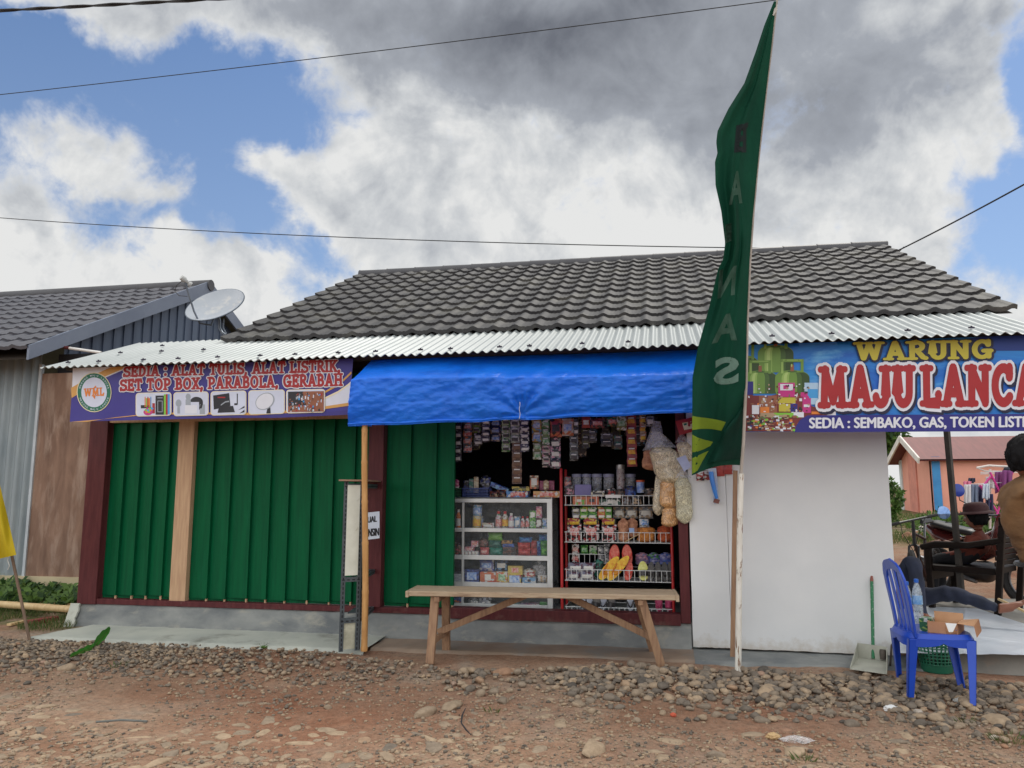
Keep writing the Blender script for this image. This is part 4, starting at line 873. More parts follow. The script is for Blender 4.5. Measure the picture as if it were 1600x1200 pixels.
# ------------------------------------------------------------------ white flagpole and green flag
mPole = M('white_pole_paint', S(224, 222, 214), S(206, 202, 192), .7, 5, (6, 6, 1.2), c3=S(132, 104, 84), spots=(7, .555, .6), bmp=.4, bscale=40)
mCloth = M('green_flag_cloth', (.008, .064, .036), (.006, .05, .030), .75, 3, trans=.42, bmp=.25, bscale=240, bdist=.002, spec=.15)
mStripe = M('flag_stripe', (.26, .36, .035), (.22, .30, .03), .75, 4, trans=.4, spec=.15); mFlet = M('flag_letter', S(150, 186, 172, .75), S(136, 172, 158, .7), .75, 5, trans=.35, spec=.15); mFblk = M('flag_black', (.004, .012, .014), (.006, .016, .016), .8, 5, trans=.3)
flag = thing('banner_flag', G(1153, 1058, .0), 'tall dark green cloth flag with pale mirrored letters on a white pole', 'flag')
poleY = lambda py: pl([(-20, 5.30), (400, 5.62), (740, 5.80), (1058, 5.90)], py)[0]
pole_px = [(1153, 1062), (1154, 1000), (1155, 900), (1156, 820), (1158, 740), (1162, 690), (1166, 600), (1168, 500), (1172, 410), (1177.5, 330), (1184, 260), (1192, 190), (1199, 130), (1206, 75), (1213.5, 10), (1216, -12)]
pts = [P(x, y, poleY(y)) for x, y in pole_px]
b = MB(); b.tube(pts[:5], [.0225, .022, .0215, .021, .021], 10); b.build('pole', mPole, flag, smooth=True)
b = MB(); b.tube([v+V((0, .012, 0)) for v in pts[4:]], [.012-.0006*i for i in range(len(pts)-4)], 8); b.build('pole_top', M('pole_cane', S(176, 168, 160), S(150, 140, 130), .7, 6), flag, smooth=True)
Rt = [(2, 1213), (80, 1204.5), (140, 1197.5), (200, 1190), (280, 1182), (340, 1176), (410, 1171), (500, 1167), (600, 1165), (700, 1164), (728, 1160)]
Lt = [(0, 1210), (40, 1194), (80, 1181), (130, 1163), (170, 1138), (205, 1121), (222, 1119), (240, 1121), (252, 1117), (290, 1118), (330, 1127), (380, 1133), (405, 1130), (420, 1122), (480, 1108), (545, 1090), (590, 1082), (700, 1081), (743, 1081)]
def cloth(t_, s):
    """t_: 0 free edge .. 1 pole edge; s: 0 top .. 1 bottom"""
    yb = lerp(743, 727, t_**1.2)-8*sin(pi*t_)*.9; y = lerp(2, yb, s)
    x = lerp(pl(Lt, y)[0], pl(Rt, y)[0], t_)
    k = 1-t_; w_ = min(1, s*3)
    Y = poleY(y)-.015-k*(.16*w_) + w_*(.07*sin(6.2*k+5*s)*k+.045*sin(14*k-9*s+1)*k+.012*fbm(k*4, s*9, 2)+.035*math.exp(-((k-.45-.1*sin(7*s))/.07)**2)*(1-.5*s))
    # lower pole-side corner curls back under the wind
    c = max(0, s-.80)/.20; d = max(0, t_-(1.02-.62*c)); Y += min(.33, .62*d*min(1, c*2))
    return (x, y, Y)
def cp(t_, s, dy=0): x, y, Y = cloth(t_, s); return P(x, y, Y+dy)
b = MB(); b.grid(lambda u, v: cp(u, v), 46, 150); cl = b.build('cloth', mCloth, flag, smooth='all', fix=False)
def ts(px, py):  # photo reading -> cloth parameters
    s = py/740.0; a, c = pl(Lt, py)[0], pl(Rt, py)[0]; return (px-a)/max(1, c-a), s
def csurf(px, py, layer): t_, s = ts(px, py); return cp(min(1, max(0, t_)), min(1, max(0, s)), -.0022*layer)
def let(ch, x0, y0, x1, y1, mi, sk=0):
    pr = Print(csurf, 6); vs, fs = text2d(ch, .035); pr.raw(quadmap(vs, ((x1+sk, y0), (x0+sk, y0), (x0, y1), (x1, y1))), fs, 1.5, 0); pr.mb.build('letter', mi, cl, fix=False)
mFl2 = M('flag_letter_dim', S(112, 150, 134, .55), S(84, 128, 108, .5), .8, 9, trans=.3, spec=.1); mFl3 = M('flag_letter_faint', S(70, 112, 94, .5), S(40, 84, 66, .5), .8, 9, trans=.3, spec=.1)
let('S', 1115, 567, 1154, 611, mFlet); let('A', 1111, 497, 1151, 541, mFl2, 5); let('N', 1121, 421, 1147, 468, mFl2, 3); let('A', 1139, 270, 1160, 322, mFl2, 2); let('I', 1133, 350, 1143, 378, mFl2); let('B', 1150, 197, 1166, 241, mFblk)
pr = Print(csurf, 5)
pr.poly([(1150, 197), (1169, 193), (1168, 201), (1158, 204), (1154, 240), (1147, 240)], 1.2, 0); pr.mb.build('dark_patch', mFblk, cl, fix=False)
pr = Print(csurf, 6)
pr.band([(1081.5, 647), (1095, 654), (1115, 663), (1134, 671)], [(1081.5, 669), (1095, 672), (1112, 678), (1127, 684)], 1.2, 0)
pr.band([(1081.5, 676), (1090, 684), (1100, 691), (1114, 699)], [(1081.5, 704), (1090, 706), (1100, 706), (1110, 704)], 1.2, 0)
pr.band([(1081.5, 713), (1092, 712.5), (1107, 711)], [(1081.5, 738), (1090, 736), (1097, 725)], 1.2, 0)
pr.mb.build('stripe', mStripe, cl, fix=False)
# folded lower pole-side corner: the fold's shade is painted in as darker green
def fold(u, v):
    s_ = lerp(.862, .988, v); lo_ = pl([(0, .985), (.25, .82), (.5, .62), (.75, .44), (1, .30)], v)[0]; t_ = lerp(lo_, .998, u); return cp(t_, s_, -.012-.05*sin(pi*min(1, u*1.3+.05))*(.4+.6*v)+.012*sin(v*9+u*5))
b = MB(); b.grid(fold, 26, 30); b.build('folded_corner', M('flag_fold_shade', (.004, .034, .022), (.003, .026, .017), .8, 4, bmp=.25, bscale=240, spec=.1), cl, smooth='all', fix=False)
b = MB(); b.tube([P(1209, 22, 5.31), P(1211, 14, 5.30), P(1214, 8, 5.29), P(1213, 16, 5.30), P(1208, 24, 5.31)], .006, 6); b.build('tie', M('white_string', S(205, 205, 200)), flag, smooth=True)
b = MB(); b.bar(G(1144.5, 1028, .01), P(1149, 735, 6.52), .035, .02, (0, 1, 0)); tag(b.build('wood_batten', mBenchV, bevel=.002, origin=G(1144.5, 1028, .01)), 'thin brown batten standing behind the white flagpole', 'batten')

# ------------------------------------------------------------------ slotted steel fuel rack
mSteel = M('slotted_angle_paint', S(84, 92, 96), S(64, 70, 76), .5, 8, metal=.3, c3=S(112, 104, 96), spots=(12, .62, .72)); mHole = M('slot_hole', (.012, .012, .014), (.01, .01, .012), .9, 9)
rk = thing('fuel_rack', G(545, 1019, .03), 'tall slotted steel rack with a white panel and a petrol-for-sale notice', 'rack')
A0 = G(529, 1019, .035); B0 = G(561, 1016, .035); C0 = G(587, 990, .035); D0 = A0+(C0-B0)
HT = P(548, 752, A0.y).z
def ang(p, q, fa, fb, holes=True):
    """L-section between p and q with flanges along fa, fb"""
    m = MB(); p, q = V(p), V(q); L = (q-p).length; d = (q-p)/L; wd = .036; th = .0025
    for f, g_ in ((fa, fb), (fb, fa)):
        f = V(f).normalized(); g_ = V(g_).normalized(); c = (p+q)/2+f*wd/2
        m.obox(c, d*L/2, f*wd/2, g_*th/2, 0)
        if holes:
            k = int(L/.036)
            for i in range(k): m.obox(p+d*(L*(i+.5)/k)+f*(wd*.55), d*.011, f*.0045, g_*(th/2+.0008), 1)
    return m
e1 = (B0-A0).normalized(); e2 = (C0-B0).normalized(); up = V((0, 0, 1)); lean = V((.002, 0, 0))
for p, fa, fb in ((A0, e1, e2), (B0, -e1, e2), (C0, -e1, -e2), (D0, e1, -e2)):
    q = p+up*(HT-p.z)+lean*3.2; ang(p, q, fa, fb).build('angle_post', [mSteel, mHole], rk)
def at_z(p, z): return p+up*(z-p.z)+lean*3.2*(z-p.z)/(HT-p.z)
for z in (HT-.02, P(545, 903, A0.y).z, P(545, 968, A0.y).z):
    for p, q, fb in ((A0, B0, e2), (B0, C0, -e1), (D0, C0, -e2)): ang(at_z(p, z), at_z(q, z), -up, fb).build('cross_bar', [mSteel, mHole], rk)
b = MB(); z0, z1 = P(545, 900, A0.y).z, HT-.03; ins = e1*.03; off = e2*-.003
b.add([at_z(A0, z0)+ins+off, at_z(B0, z0)-ins+off, at_z(B0, z1)-ins+off, at_z(A0, z1)+ins+off]+[v+e2*.012 for v in (at_z(A0, z0)+ins+off, at_z(B0, z0)-ins+off, at_z(B0, z1)-ins+off, at_z(A0, z1)+ins+off)], [(0, 1, 2, 3), (7, 6, 5, 4), (0, 4, 5, 1), (1, 5, 6, 2), (2, 6, 7, 3), (3, 7, 4, 0)])
b.build('white_panel', M('rack_panel', S(222, 224, 212), S(204, 206, 192), .7, 5, c3=S(176, 172, 150), spots=(9, .64, .75)), rk)
b = MB(); z0, z1 = .05, P(545, 975, A0.y).z; b.add([at_z(A0, z0)+ins+e2*.01, at_z(B0, z0)-ins+e2*.01, at_z(B0, z1)-ins+e2*.01, at_z(A0, z1)+ins+e2*.01], [(0, 1, 2, 3)]); b.build('dirty_panel', M('rack_panel_dirty', S(186, 184, 164), S(140, 138, 120), .85, 8, c3=S(110, 106, 92), spots=(10, .55, .7)), rk, fix=False)
b = MB(); c = (at_z(A0, HT+.008)+at_z(C0, HT+.008))/2; b.obox(c, e1*((B0-A0).length/2+.035), e2*((C0-B0).length/2+.05), up*.006); b.build('top_board', M('rack_lid', S(176, 140, 116), S(140, 112, 96), .8, 6), rk)
b = MB(); c = (at_z(A0, .62)+at_z(C0, .62))/2; b.obox(c, e1*.07, e2*.13, up*.006); c = (at_z(A0, .3)+at_z(C0, .3))/2; b.obox(c, e1*.07, e2*.13, up*.006); b.build('inner_shelf', mSteel, rk)
# paper notice tied to the right-hand side
Yn = (B0.y+C0.y)/2-.03
def nsurf(px, py, L): return P(px, py, Yn-.0018*L+.004*sin(py*.12))
pr = Print(nsurf, 8); pr.poly([(553, 803), (593, 799), (593, 841), (553, 846)], 0, 0); put_text(pr, 'JUAL', ((571.5, 808), (588.5, 806), (588.5, 818), (571.5, 820)), 1, 1, .02); put_text(pr, 'BENSIN', ((567.5, 827), (592, 825), (592, 836.5), (567.5, 839)), 1, 1, .02)
nt = pr.mb.build('paper_notice', [M('notice_paper', S(214, 222, 236), S(204, 212, 226), .8, 6), iBlack], rk, fix=False); nt['label'] = 'white paper notice reading JUAL BENSIN'

# ------------------------------------------------------------------ bench
bn = thing('wooden_bench', G(850, 1035, .02), 'long unpainted wooden bench with diagonal braces before the open shop', 'bench')
zs = .535; fl0 = V((-1.985, 5.90, zs)); fr0 = V((.088, 6.045, zs)); ex = (fr0-fl0); Lb = ex.length; ex = ex/Lb; ey = V((-ex.y, ex.x, 0)); bw = .37
def bpt(a, d, z): return fl0+ex*a+ey*d+V((0, 0, z-zs))
for k in range(2):
    b = MB(); d0, d1 = (0.0, bw*.56-.002) if k == 0 else (bw*.56+.002, bw)
    b.obox(bpt(Lb/2, (d0+d1)/2, zs-.02-.001*k), ex*(Lb/2-.02), ey*((d1-d0)/2), up*.019); b.build('seat_plank', mBench, bn, bevel=.004)
for a in (.008, Lb-.008):
    b = MB(); b.obox(bpt(a, bw/2, zs-.025), ex*.012, ey*(bw/2+.004), up*.024); b.build('end_strip', mBench, bn, bevel=.003)
g_ = lambda px, py: G(px, py, .0)
def leg(foot, a, d):
    b = MB(); b.bar(foot+V((0, 0, .0)), bpt(a, d, zs-.04), .062, .05, ey); b.build('leg', mBenchV, bn, bevel=.004)
lf = g_(672, 1037); lb_ = lf+ey*.46+ex*.03; rf = g_(1034, 1042); rb_ = rf+ey*.46-ex*.03
leg(lf, .22, .055); leg(lb_, .25, bw-.06); leg(rf, Lb-.27, .055); leg(rb_, Lb-.3, bw-.06)
b = MB(); b.bar(P(684, 988, 6.17), P(822, 930, 6.22), .05, .026, ey); b.build('brace', mBenchV, bn, bevel=.003)
b = MB(); b.bar(P(884, 930, 6.22), P(1022, 998, 6.2), .05, .026, ey); b.build('brace', mBenchV, bn, bevel=.003)
for f1, f2, a in ((lf, lb_, .24), (rf, rb_, Lb-.28)):
    b = MB(); p = f1.lerp(bpt(a, .055, zs), .30); q = f2.lerp(bpt(a, bw-.06, zs), .30); b.bar(p, q, .03, .045); b.build('cross_bar', mBenchV, bn, bevel=.003)
    b = MB(); b.bar(bpt(a, .01, zs-.062), bpt(a, bw-.01, zs-.062), .04, .04); b.build('bearer', mBenchV, bn, bevel=.003)

# ------------------------------------------------------------------ blue plastic chair
mPla = M('blue_plastic', (.006, .05, .40), (.008, .062, .46), .38, 3, spec=.5, bmp=.06, bscale=120)
cA, cB, cC, cD = G(1419, 1090, .01), G(1401, 1063, .01), G(1526, 1103, .01), G(1506, 1075, .01)
cc = (cA+cB+cC+cD)/4; cf = ((cC+cD)-(cA+cB)).normalized(); cf = Matrix.Rotation(R(21), 3, 'Z') @ cf; cl_ = V((-cf.y, cf.x, 0))
ch = thing('plastic_chair', cc, 'bright blue armless plastic chair standing on the gravel with a box on it', 'chair')
def cw(x, y, z): return cc+cf*x+cl_*y+V((0, 0, z))
sd, sw, sh = .185, .20, .395
b = MB()
def seat(u, v):
    a = 2*pi*u; k = v; e = (abs(cos(a))**4+abs(sin(a))**4)**-.25; x, y = e*cos(a)*k, e*sin(a)*k
    return cw(x*(sd+.025)+.0, y*(sw+.015), sh-.014*(1-k*k)-(.03*max(0, k-.93)/.07))
b.grid(lambda u, v: seat(u, max(v, .001)), 48, 14, thick=.006); b.build('seat', mPla, ch, smooth=50)
b = MB(); n = 48
def skirt(u, v):
    a = 2*pi*u; e = (abs(cos(a))**4+abs(sin(a))**4)**-.25; dip = .028*abs(sin(2*a))**.5
    return cw(e*cos(a)*(sd+.026), e*sin(a)*(sw+.016), sh-.028-(.022+dip)*v)
b.grid(skirt, n, 2, thick=.005); b.build('skirt', mPla, ch, smooth=50)
def leg_(top, foot, sx, sy):
    b = MB(); tx, ty = top; d = V(foot)-cw(tx, ty, sh-.03)
    for q in (0, 1):   # angle-shaped tapering leg
        prof = []
        for k in range(6):
            t_ = k/5; p = cw(tx, ty, sh-.03)+d*t_; wd = lerp(.062, .036, t_**.7)
            ax = (cf*-sx if q == 0 else cl_*-sy); nx_ = (cl_*-sy if q == 0 else cf*-sx)
            prof.append((p, p+ax*wd, p+ax*wd+nx_*.008, p+nx_*.008))
        vs = [v for r in prof for v in r]; fs = [(4*i+j, 4*i+(j+1) % 4, 4*i+4+(j+1) % 4, 4*i+4+j) for i in range(5) for j in range(4)]+[(0, 1, 2, 3), (23, 22, 21, 20)]
        b.add(vs, fs)
    b.build('leg', mPla, ch, bevel=.003)
leg_((-sd-.012, -sw-.006), cA, -1, -1); leg_((-sd-.012, sw+.006), cB, -1, 1); leg_((sd+.012, -sw-.006), cC, 1, -1); leg_((sd+.012, sw+.006), cD, 1, 1)
# back: arched frame with upright slots, leaning back
bh = .44
def backp(y, h, off=0): return cw(-sd+.03-.10*h-.10*h*h+off, y, sh-.02+h)
b = MB(); outer = []
def frame_y(k): return pl([(0, .185), (.3, .195), (.6, .205), (.8, .195), (.92, .155), (.98, .095), (1, 0)], k)[0]
ks = [i/24 for i in range(25)]
left = [(frame_y(k), k*bh) for k in ks]; loop = left+[(-y, h) for y, h in left[::-1][1:]]
pts = [backp(y, h) for y, h in loop]; vs = []; m_ = len(pts)
for i, p in enumerate(pts):
    d = (pts[min(i+1, m_-1)]-pts[max(i-1, 0)]).normalized(); nrm = V((cf.x*.95, cf.y*.95, .3)).normalized(); s_ = d.cross(nrm).normalized(); hgt = loop[i][1]/bh; wd = lerp(.026, .034, hgt)
    for a_, c_ in ((-1, -1), (1, -1), (1, 1), (-1, 1)): vs.append(p+s_*(wd*a_)+nrm*(.008*c_))
fs = [(4*i+j, 4*i+(j+1) % 4, 4*i+4+(j+1) % 4, 4*i+4+j) for i in range(m_-1) for j in range(4)]+[(3, 2, 1, 0), (4*m_-4, 4*m_-3, 4*m_-2, 4*m_-1)]
b.add(vs, fs); bo = b.build('backrest', mPla, ch, bevel=.004)
for y in (-.085, 0, .085):
    b = MB(); prev = None; vs = []
    for k in range(9):
        h = k/8*(bh-.02); p = backp(y*(1+.25*k/8), h); vs += [p+cl_*.026, p-cl_*.026, p-cl_*.026+cf*.009, p+cl_*.026+cf*.009]
    b.add(vs, [(4*i+j, 4*i+(j+1) % 4, 4*i+4+(j+1) % 4, 4*i+4+j) for i in range(8) for j in range(4)]+[(0, 1, 2, 3), (35, 34, 33, 32)]); b.build('back_slat', mPla, bo, bevel=.002)
# things on the chair
mCard = M('cardboard', S(188, 140, 104), S(170, 122, 88), .8, 5, bmp=.15, bscale=90); mCardI = M('cardboard_inside', S(204, 160, 122), S(190, 144, 106), .8, 5)
zc = sh-.005+cc.z; bx = thing('cardboard_box', cw(.06, -.02, sh), 'open brown cardboard box with raised flaps on the blue chair seat', 'box')
p0 = cw(.0, -.11, 0); q1 = (cf*.86-cl_*.5).normalized(); q2 = V((-q1.y, q1.x, 0))
def bxp(a, d, h): return cw(-.05, -.10, sh-.006)+q1*a+q2*d+V((0, 0, h))
def wall(name, a, bb, mat=mCard): m = MB(); m.add(list(a)+[v+V((0, 0, 0))+bb for v in a], [(0, 1, 2, 3), (7, 6, 5, 4), (0, 4, 5, 1), (1, 5, 6, 2), (2, 6, 7, 3), (3, 7, 4, 0)]); return m.build(name, mat, bx)
W_, D_, H_ = .17, .2, .075
wall('bottom', [bxp(0, 0, .002), bxp(W_, 0, .002), bxp(W_, D_, .002), bxp(0, D_, .002)], V((0, 0, .003)))
wall('side_wall', [bxp(0, 0, 0), bxp(W_*.62, 0, 0), bxp(W_*.62, 0, H_*1.0), bxp(0, 0, H_)], q2*.003)
wall('side_wall', [bxp(W_, 0, 0), bxp(W_, D_, 0), bxp(W_, D_, H_), bxp(W_, 0, H_)], q1*-.003)
wall('side_wall', [bxp(0, D_, 0), bxp(W_, D_, 0), bxp(W_, D_, H_+.04), bxp(0, D_, H_+.04)], q2*-.003, mCardI)
wall('side_wall', [bxp(0, 0, 0), bxp(0, D_, 0), bxp(0, D_, H_), bxp(0, 0, H_)], q1*.003)
wall('flap', [bxp(W_, 0, H_), bxp(W_, D_*.9, H_), bxp(W_+.09, D_*.86, H_+.015), bxp(W_+.09, .02, H_-.01)], V((0, 0, .003)), mCardI)
wall('flap', [bxp(W_+.09, .02, H_-.01), bxp(W_+.09, D_*.86, H_+.015), bxp(W_+.10, D_*.86, H_-.055), bxp(W_+.10, .02, H_-.075)], q1*.003)
wall('flap', [bxp(W_*.62, -.002, H_*.98), bxp(W_, -.002, H_), bxp(W_-.02, -.03, H_*.35), bxp(W_*.75, -.03, H_*.3)], q2*.003, M('white_tape', S(222, 222, 220), S(210, 210, 208), .6, 9))
mPet = clear('pet_plastic', (.75, .86, .92), .35, .05); mCapB = M('blue_cap', S(40, 110, 205), S(34, 96, 190), .4, 9); mLab = M('bottle_label', S(70, 140, 205), S(170, 205, 230), .4, 22)
def bottle(px, py0, py1, Y, lab, r=.031):
    a, t_ = P(px, py1, Y), P(px, py0, Y); h = t_.z-a.z; bt = thing('water_bottle', a, lab, 'bottle')
    m = MB(); m.lathe(a, [(r*.9, 0), (r, .01)]+[(r*(1-.05*(i % 2)), .02+h*.6*i/10) for i in range(11)]+[(r, h*.68), (r*.75, h*.8), (r*.4, h*.9), (r*.4, h*.94)], 16); m.build('body', mPet, bt, smooth=True)
    m = MB(); m.lathe(a, [(r*1.02, h*.42), (r*1.02, h*.62)], 16, cap=False); m.build('paper_label', mLab, bt, smooth=True)
    m = MB(); m.lathe(a, [(r*.46, h*.92), (r*.48, h*.93), (r*.46, h), (r*.3, h+.002)], 14); m.build('cap', mCapB, bt, smooth=True)
bottle(1436, 905, 972, cw(.03, .09, 0).y, 'clear water bottle with blue cap in front of the cardboard box on the chair')
bottle(1421, 909, 974, cw(-.06, .11, 0).y, 'second water bottle half hidden behind the chair back', .026)
b = MB(); c = cw(-.02, .0, sh+.03); b.obox(c, q1*.035, q2*.05, up*.045); tag(b.build('snack_carton', pm(S(40, 120, 70), S(170, 200, 60), S(220, 220, 210), 40)), 'small green printed carton beside the cardboard box on the chair', 'carton')
# green mesh basket below
bk_ = thing('mesh_basket', G(1464, 1060, .01), 'round green plastic mesh basket under the blue chair', 'basket'); mBk = M('green_plastic', (.01, .13, .075), (.008, .11, .06), .45, 5, spec=.5)
ctr = G(1464, 1048, .01); rb0, rb1, hb = .105, .135, .24
b = MB(); b.lathe(ctr, [(rb0*.98, .0), (rb0, .03), (rb0*1.03, .055)], 28); b.build('base', mBk, bk_, smooth=50)
b = MB()
for i in range(28):
    a = 2*pi*i/28; b.bar(ctr+V((rb0*1.03*cos(a), rb0*1.03*sin(a), .05)), ctr+V((rb1*cos(a), rb1*sin(a), hb)), .011, .003, (cos(a), sin(a), 0))
for k in range(9):
    t_ = k/8; r_ = lerp(rb0*1.03, rb1, t_); z = lerp(.055, hb, t_); b.tube([ctr+V((r_*cos(2*pi*i/28), r_*sin(2*pi*i/28), z)) for i in range(28)], .0045, 5, closed=True)
b.build('lattice', mBk, bk_, smooth=40)
b = MB(); b.lathe(ctr, [(rb1, hb-.01), (rb1+.012, hb), (rb1+.012, hb+.018), (rb1, hb+.018)], 28, cap=False); b.build('rim', mBk, bk_, smooth=50)
# dustpan with an upright handle
dp = thing('dustpan', G(1362, 1045, .02), 'grey dustpan with a mottled green upright handle against the white wall', 'dustpan'); mPan = M('dustpan_grey', S(178, 178, 164), S(158, 158, 146), .55, 5, c3=S(132, 128, 116), spots=(9, .6, .7))
z0 = .035; a, c, d, e = G(1328, 1046, z0), G(1386, 1054, z0), G(1388, 1034, z0), G(1341, 1028, z0); ht = .105
def slab(m, vs, n_): m.add(list(vs)+[v+n_ for v in vs], [(0, 1, 2, 3), (7, 6, 5, 4), (0, 4, 5, 1), (1, 5, 6, 2), (2, 6, 7, 3), (3, 7, 4, 0)])
b = MB(); slab(b, [a, c, d, e], V((0, 0, .004))); b.build('tray', mPan, dp, bevel=.001)
b = MB(); slab(b, [e, d, d+V((0, .01, ht)), e+V((0, .01, ht*1.05))], V((0, .004, 0))); b.build('back_wall', mPan, dp)
b = MB(); slab(b, [a, e, e+V((0, .01, ht)), a+V((0, 0, .012))], V((.004, 0, 0))); b.build('side_wall', mPan, dp)
b = MB(); slab(b, [c, d, d+V((0, .01, ht)), c+V((0, 0, .012))], V((-.004, 0, 0))); b.build('side_wall', mPan, dp)
hb0 = e.lerp(d, .5)+V((0, -.005, .01)); hT = P(1362, 900, hb0.y+.2)
b = MB(); b.tube([hb0, hb0.lerp(hT, .93)], .0125, 10); b.build('handle', M('mottled_green', (.01, .16, .06), (.012, .13, .05), .5, 20, c3=S(200, 205, 196), spots=(60, .6, .63)), dp, smooth=True)
b = MB(); b.tube([hb0.lerp(hT, .93), hb0.lerp(hT, .96), hT], [.0125, .0125, .008], 10); b.build('handle_tip', M('rust_tip', S(150, 84, 70), S(120, 66, 56), .6, 12), dp, smooth=True)
b = MB(); c = G(1380, 1030, .05); b.lathe(c, [(.022, 0), (.024, .05), (.02, .07)], 12); tag(b.build('tin_can', M('rusty_tin', S(92, 84, 76), S(64, 58, 54), .6, 14)), 'small dark tin beside the dustpan at the wall foot', 'tin')
b = MB(); b.tube([G(1391, 1040, .02), P(1393, 1008, 6.5), P(1396, 1004, 6.5)], .007, 6); tag(b.build('bent_stick', mBeamD, smooth=True), 'short dark bent stick leaning at the white wall corner', 'stick')
# white plastic sheet spread on the terrace
zt_ = .146
mMat = M('white_plastic_sheet', S(206, 212, 220), S(190, 198, 208), .28, 3, spec=.6, bmp=.25, bscale=9, bdist=.02)
c1, c2, c3_, c4 = G(1398, 1020, zt_), G(1640, 1024, zt_), G(1640, 988, zt_), G(1528, 951, zt_); c5 = G(1425, 947, zt_)
def matp(u, v):
    near = c1.lerp(c2, u); far = c5.lerp(c4, min(1, u/.55)) if u < .55 else c4.lerp(c3_, (u-.55)/.45)
    p = near.lerp(far, v); return p+V((0, 0, .004*fbm(u*5, v*4, 2)+.005*math.exp(-((v-.33)/.012)**2)+.005*math.exp(-((v-.62)/.012)**2)+.005*math.exp(-((u-.45)/.008)**2)+.002))
b = MB(); b.grid(matp, 90, 70, thick=.002); tag(b.build('plastic_sheet', mMat, smooth=50), 'shiny white plastic sheet with fold lines spread on the terrace', 'plastic sheet')
# ------------------------------------------------------------------ goods of the shop
YC = 7.0                                # front of the glass cabinet and of the wire rack
rg = random.Random(17)
mAlu = M('aluminium', S(212, 214, 212), S(196, 198, 196), .38, 4, metal=.35)
mGlass = clear('cabinet_glass', (.8, .85, .85), .07, .03); mShelf = M('shelf_board', S(96, 96, 96), S(74, 74, 76), .6, 5)
mBag = clear('clear_bag', (.8, .8, .82), .32, .14)
cab = thing('display_cabinet', P(785, 950, YC), 'glass display cabinet in an aluminium frame left of the red rack', 'cabinet')
def rail(x0, y0, x1, y1, Y, d, name, mat, par, bev=.002):
    a, c = P(x0, y1, Y), P(x1, y0, Y); m = MB(); m.box((min(a.x, c.x), Y, a.z), (max(a.x, c.x), Y+d, c.z)); return m.build(name, mat, par, bevel=bev)
DC = .42
ztop, zb = P(785, 777, YC).z, P(785, 951, YC).z
rail(690, 777, 862.5, 785, YC, .03, 'top_rail', mAlu, cab); rail(855.5, 785.2, 862.5, 951, YC, .03, 'upright', mAlu, cab); rail(720.5, 785.2, 725, 951, YC, .03, 'upright', mAlu, cab)
for y0, y1 in ((826, 830.5), (869, 873.5), (912, 916)): rail(690, y0, 855.2, y1, YC+.002, .026, 'shelf_rail', mAlu, cab)
rail(690, 946, 855.2, 951, YC+.002, .026, 'bottom_rail', mAlu, cab)
cx0, cx1 = P(690, 800, YC).x, P(862, 800, YC).x
for yy in (829, 872, 915, 950):
    z = P(785, yy, YC).z; b = MB(); b.box((cx0, YC+.03, z-.006), (cx1-.01, YC+DC, z)); b.build('shelf', mShelf, cab)
b = MB(); b.box((cx0, YC+.0, ztop-.012), (cx1-.002, YC+DC, ztop-.001)); b.build('top_board', mAlu, cab)
b = MB(); b.box((cx0, YC+DC, zb), (cx1, YC+DC+.006, ztop)); b.build('back_panel', M('cabinet_back', S(70, 72, 74), S(52, 54, 58), .6, 4), cab)
b = MB(); b.box((cx1-.006, YC+.03, zb), (cx1-.002, YC+DC, ztop-.012)); b.build('side_glass', mGlass, cab)
b = MB(); b.add([(cx0, YC+.012, zb), (cx1, YC+.012, zb), (cx1, YC+.012, ztop), (cx0, YC+.012, ztop)], [(0, 1, 2, 3)]); b.build('front_glass', mGlass, cab, fix=False)

mRed = M('red_rack_paint', S(186, 32, 34), S(160, 26, 28), .45, 6, spec=.5); mWire = M('white_wire', S(224, 226, 224), S(206, 208, 206), .4, 8, metal=.1)
rack = thing('wire_rack', P(965, 955, YC), 'red framed shop rack with white wire shelves full of snacks and sandals', 'rack')
DR = .34
for x in (878.5, 1053):
    for dy in (0, DR):
        b = MB(); a = P(x, 962, YC); top = P(x, 733 if x < 900 else 745, YC).z; b.tube([(a.x, YC+dy, .26), (a.x, YC+dy, top-.02), (a.x, YC+dy+.012, top)], .0135, 10); b.build('post', mRed, rack, smooth=True)
wx0, wx1 = P(882, 800, YC).x, P(1050, 800, YC).x
def wshelf(y0, y1, nb, name='wire_shelf'):
    z1, z0 = P(965, y0, YC).z, P(965, y1, YC).z; b = MB()
    for z in (z0, z1): b.tube([(wx0, YC, z), (wx1, YC, z)], .0035, 6); b.tube([(wx0, YC+DR, z), (wx1, YC+DR, z)], .0035, 6); b.tube([(wx0, YC, z), (wx0, YC+DR, z)], .003, 6); b.tube([(wx1, YC, z), (wx1, YC+DR, z)], .003, 6)
    for i in range(nb+1):
        x = lerp(wx0+.012, wx1-.012, i/nb); b.tube([(x, YC-.001, z1), (x, YC-.001, z0), (x, YC+DR, z0)], .0024, 5)
    for k in range(1, 4): b.tube([(wx0, YC+DR*k/4, z0-.003), (wx1, YC+DR*k/4, z0-.003)], .0024, 5)
    return b.build(name, mWire, rack, smooth=50)
for y0, y1 in ((774.5, 789.5), (832, 848), (891, 908.5), (950, 958)): wshelf(y0, y1, 20)
b = MB(); z1, z0 = P(920, 866, YC+.16).z, P(920, 880, YC+.16).z; xa_, xb_ = P(889, 870, YC+.16).x, P(946, 870, YC+.16).x
for z in (z0, z1): b.tube([(xa_, YC+.16, z), (xb_, YC+.16, z)], .003, 5)
for i in range(8): x = lerp(xa_, xb_, i/7); b.tube([(x, YC+.16, z1), (x, YC+.16, z0)], .0022, 5)
b.build('wire_divider', mWire, rack)
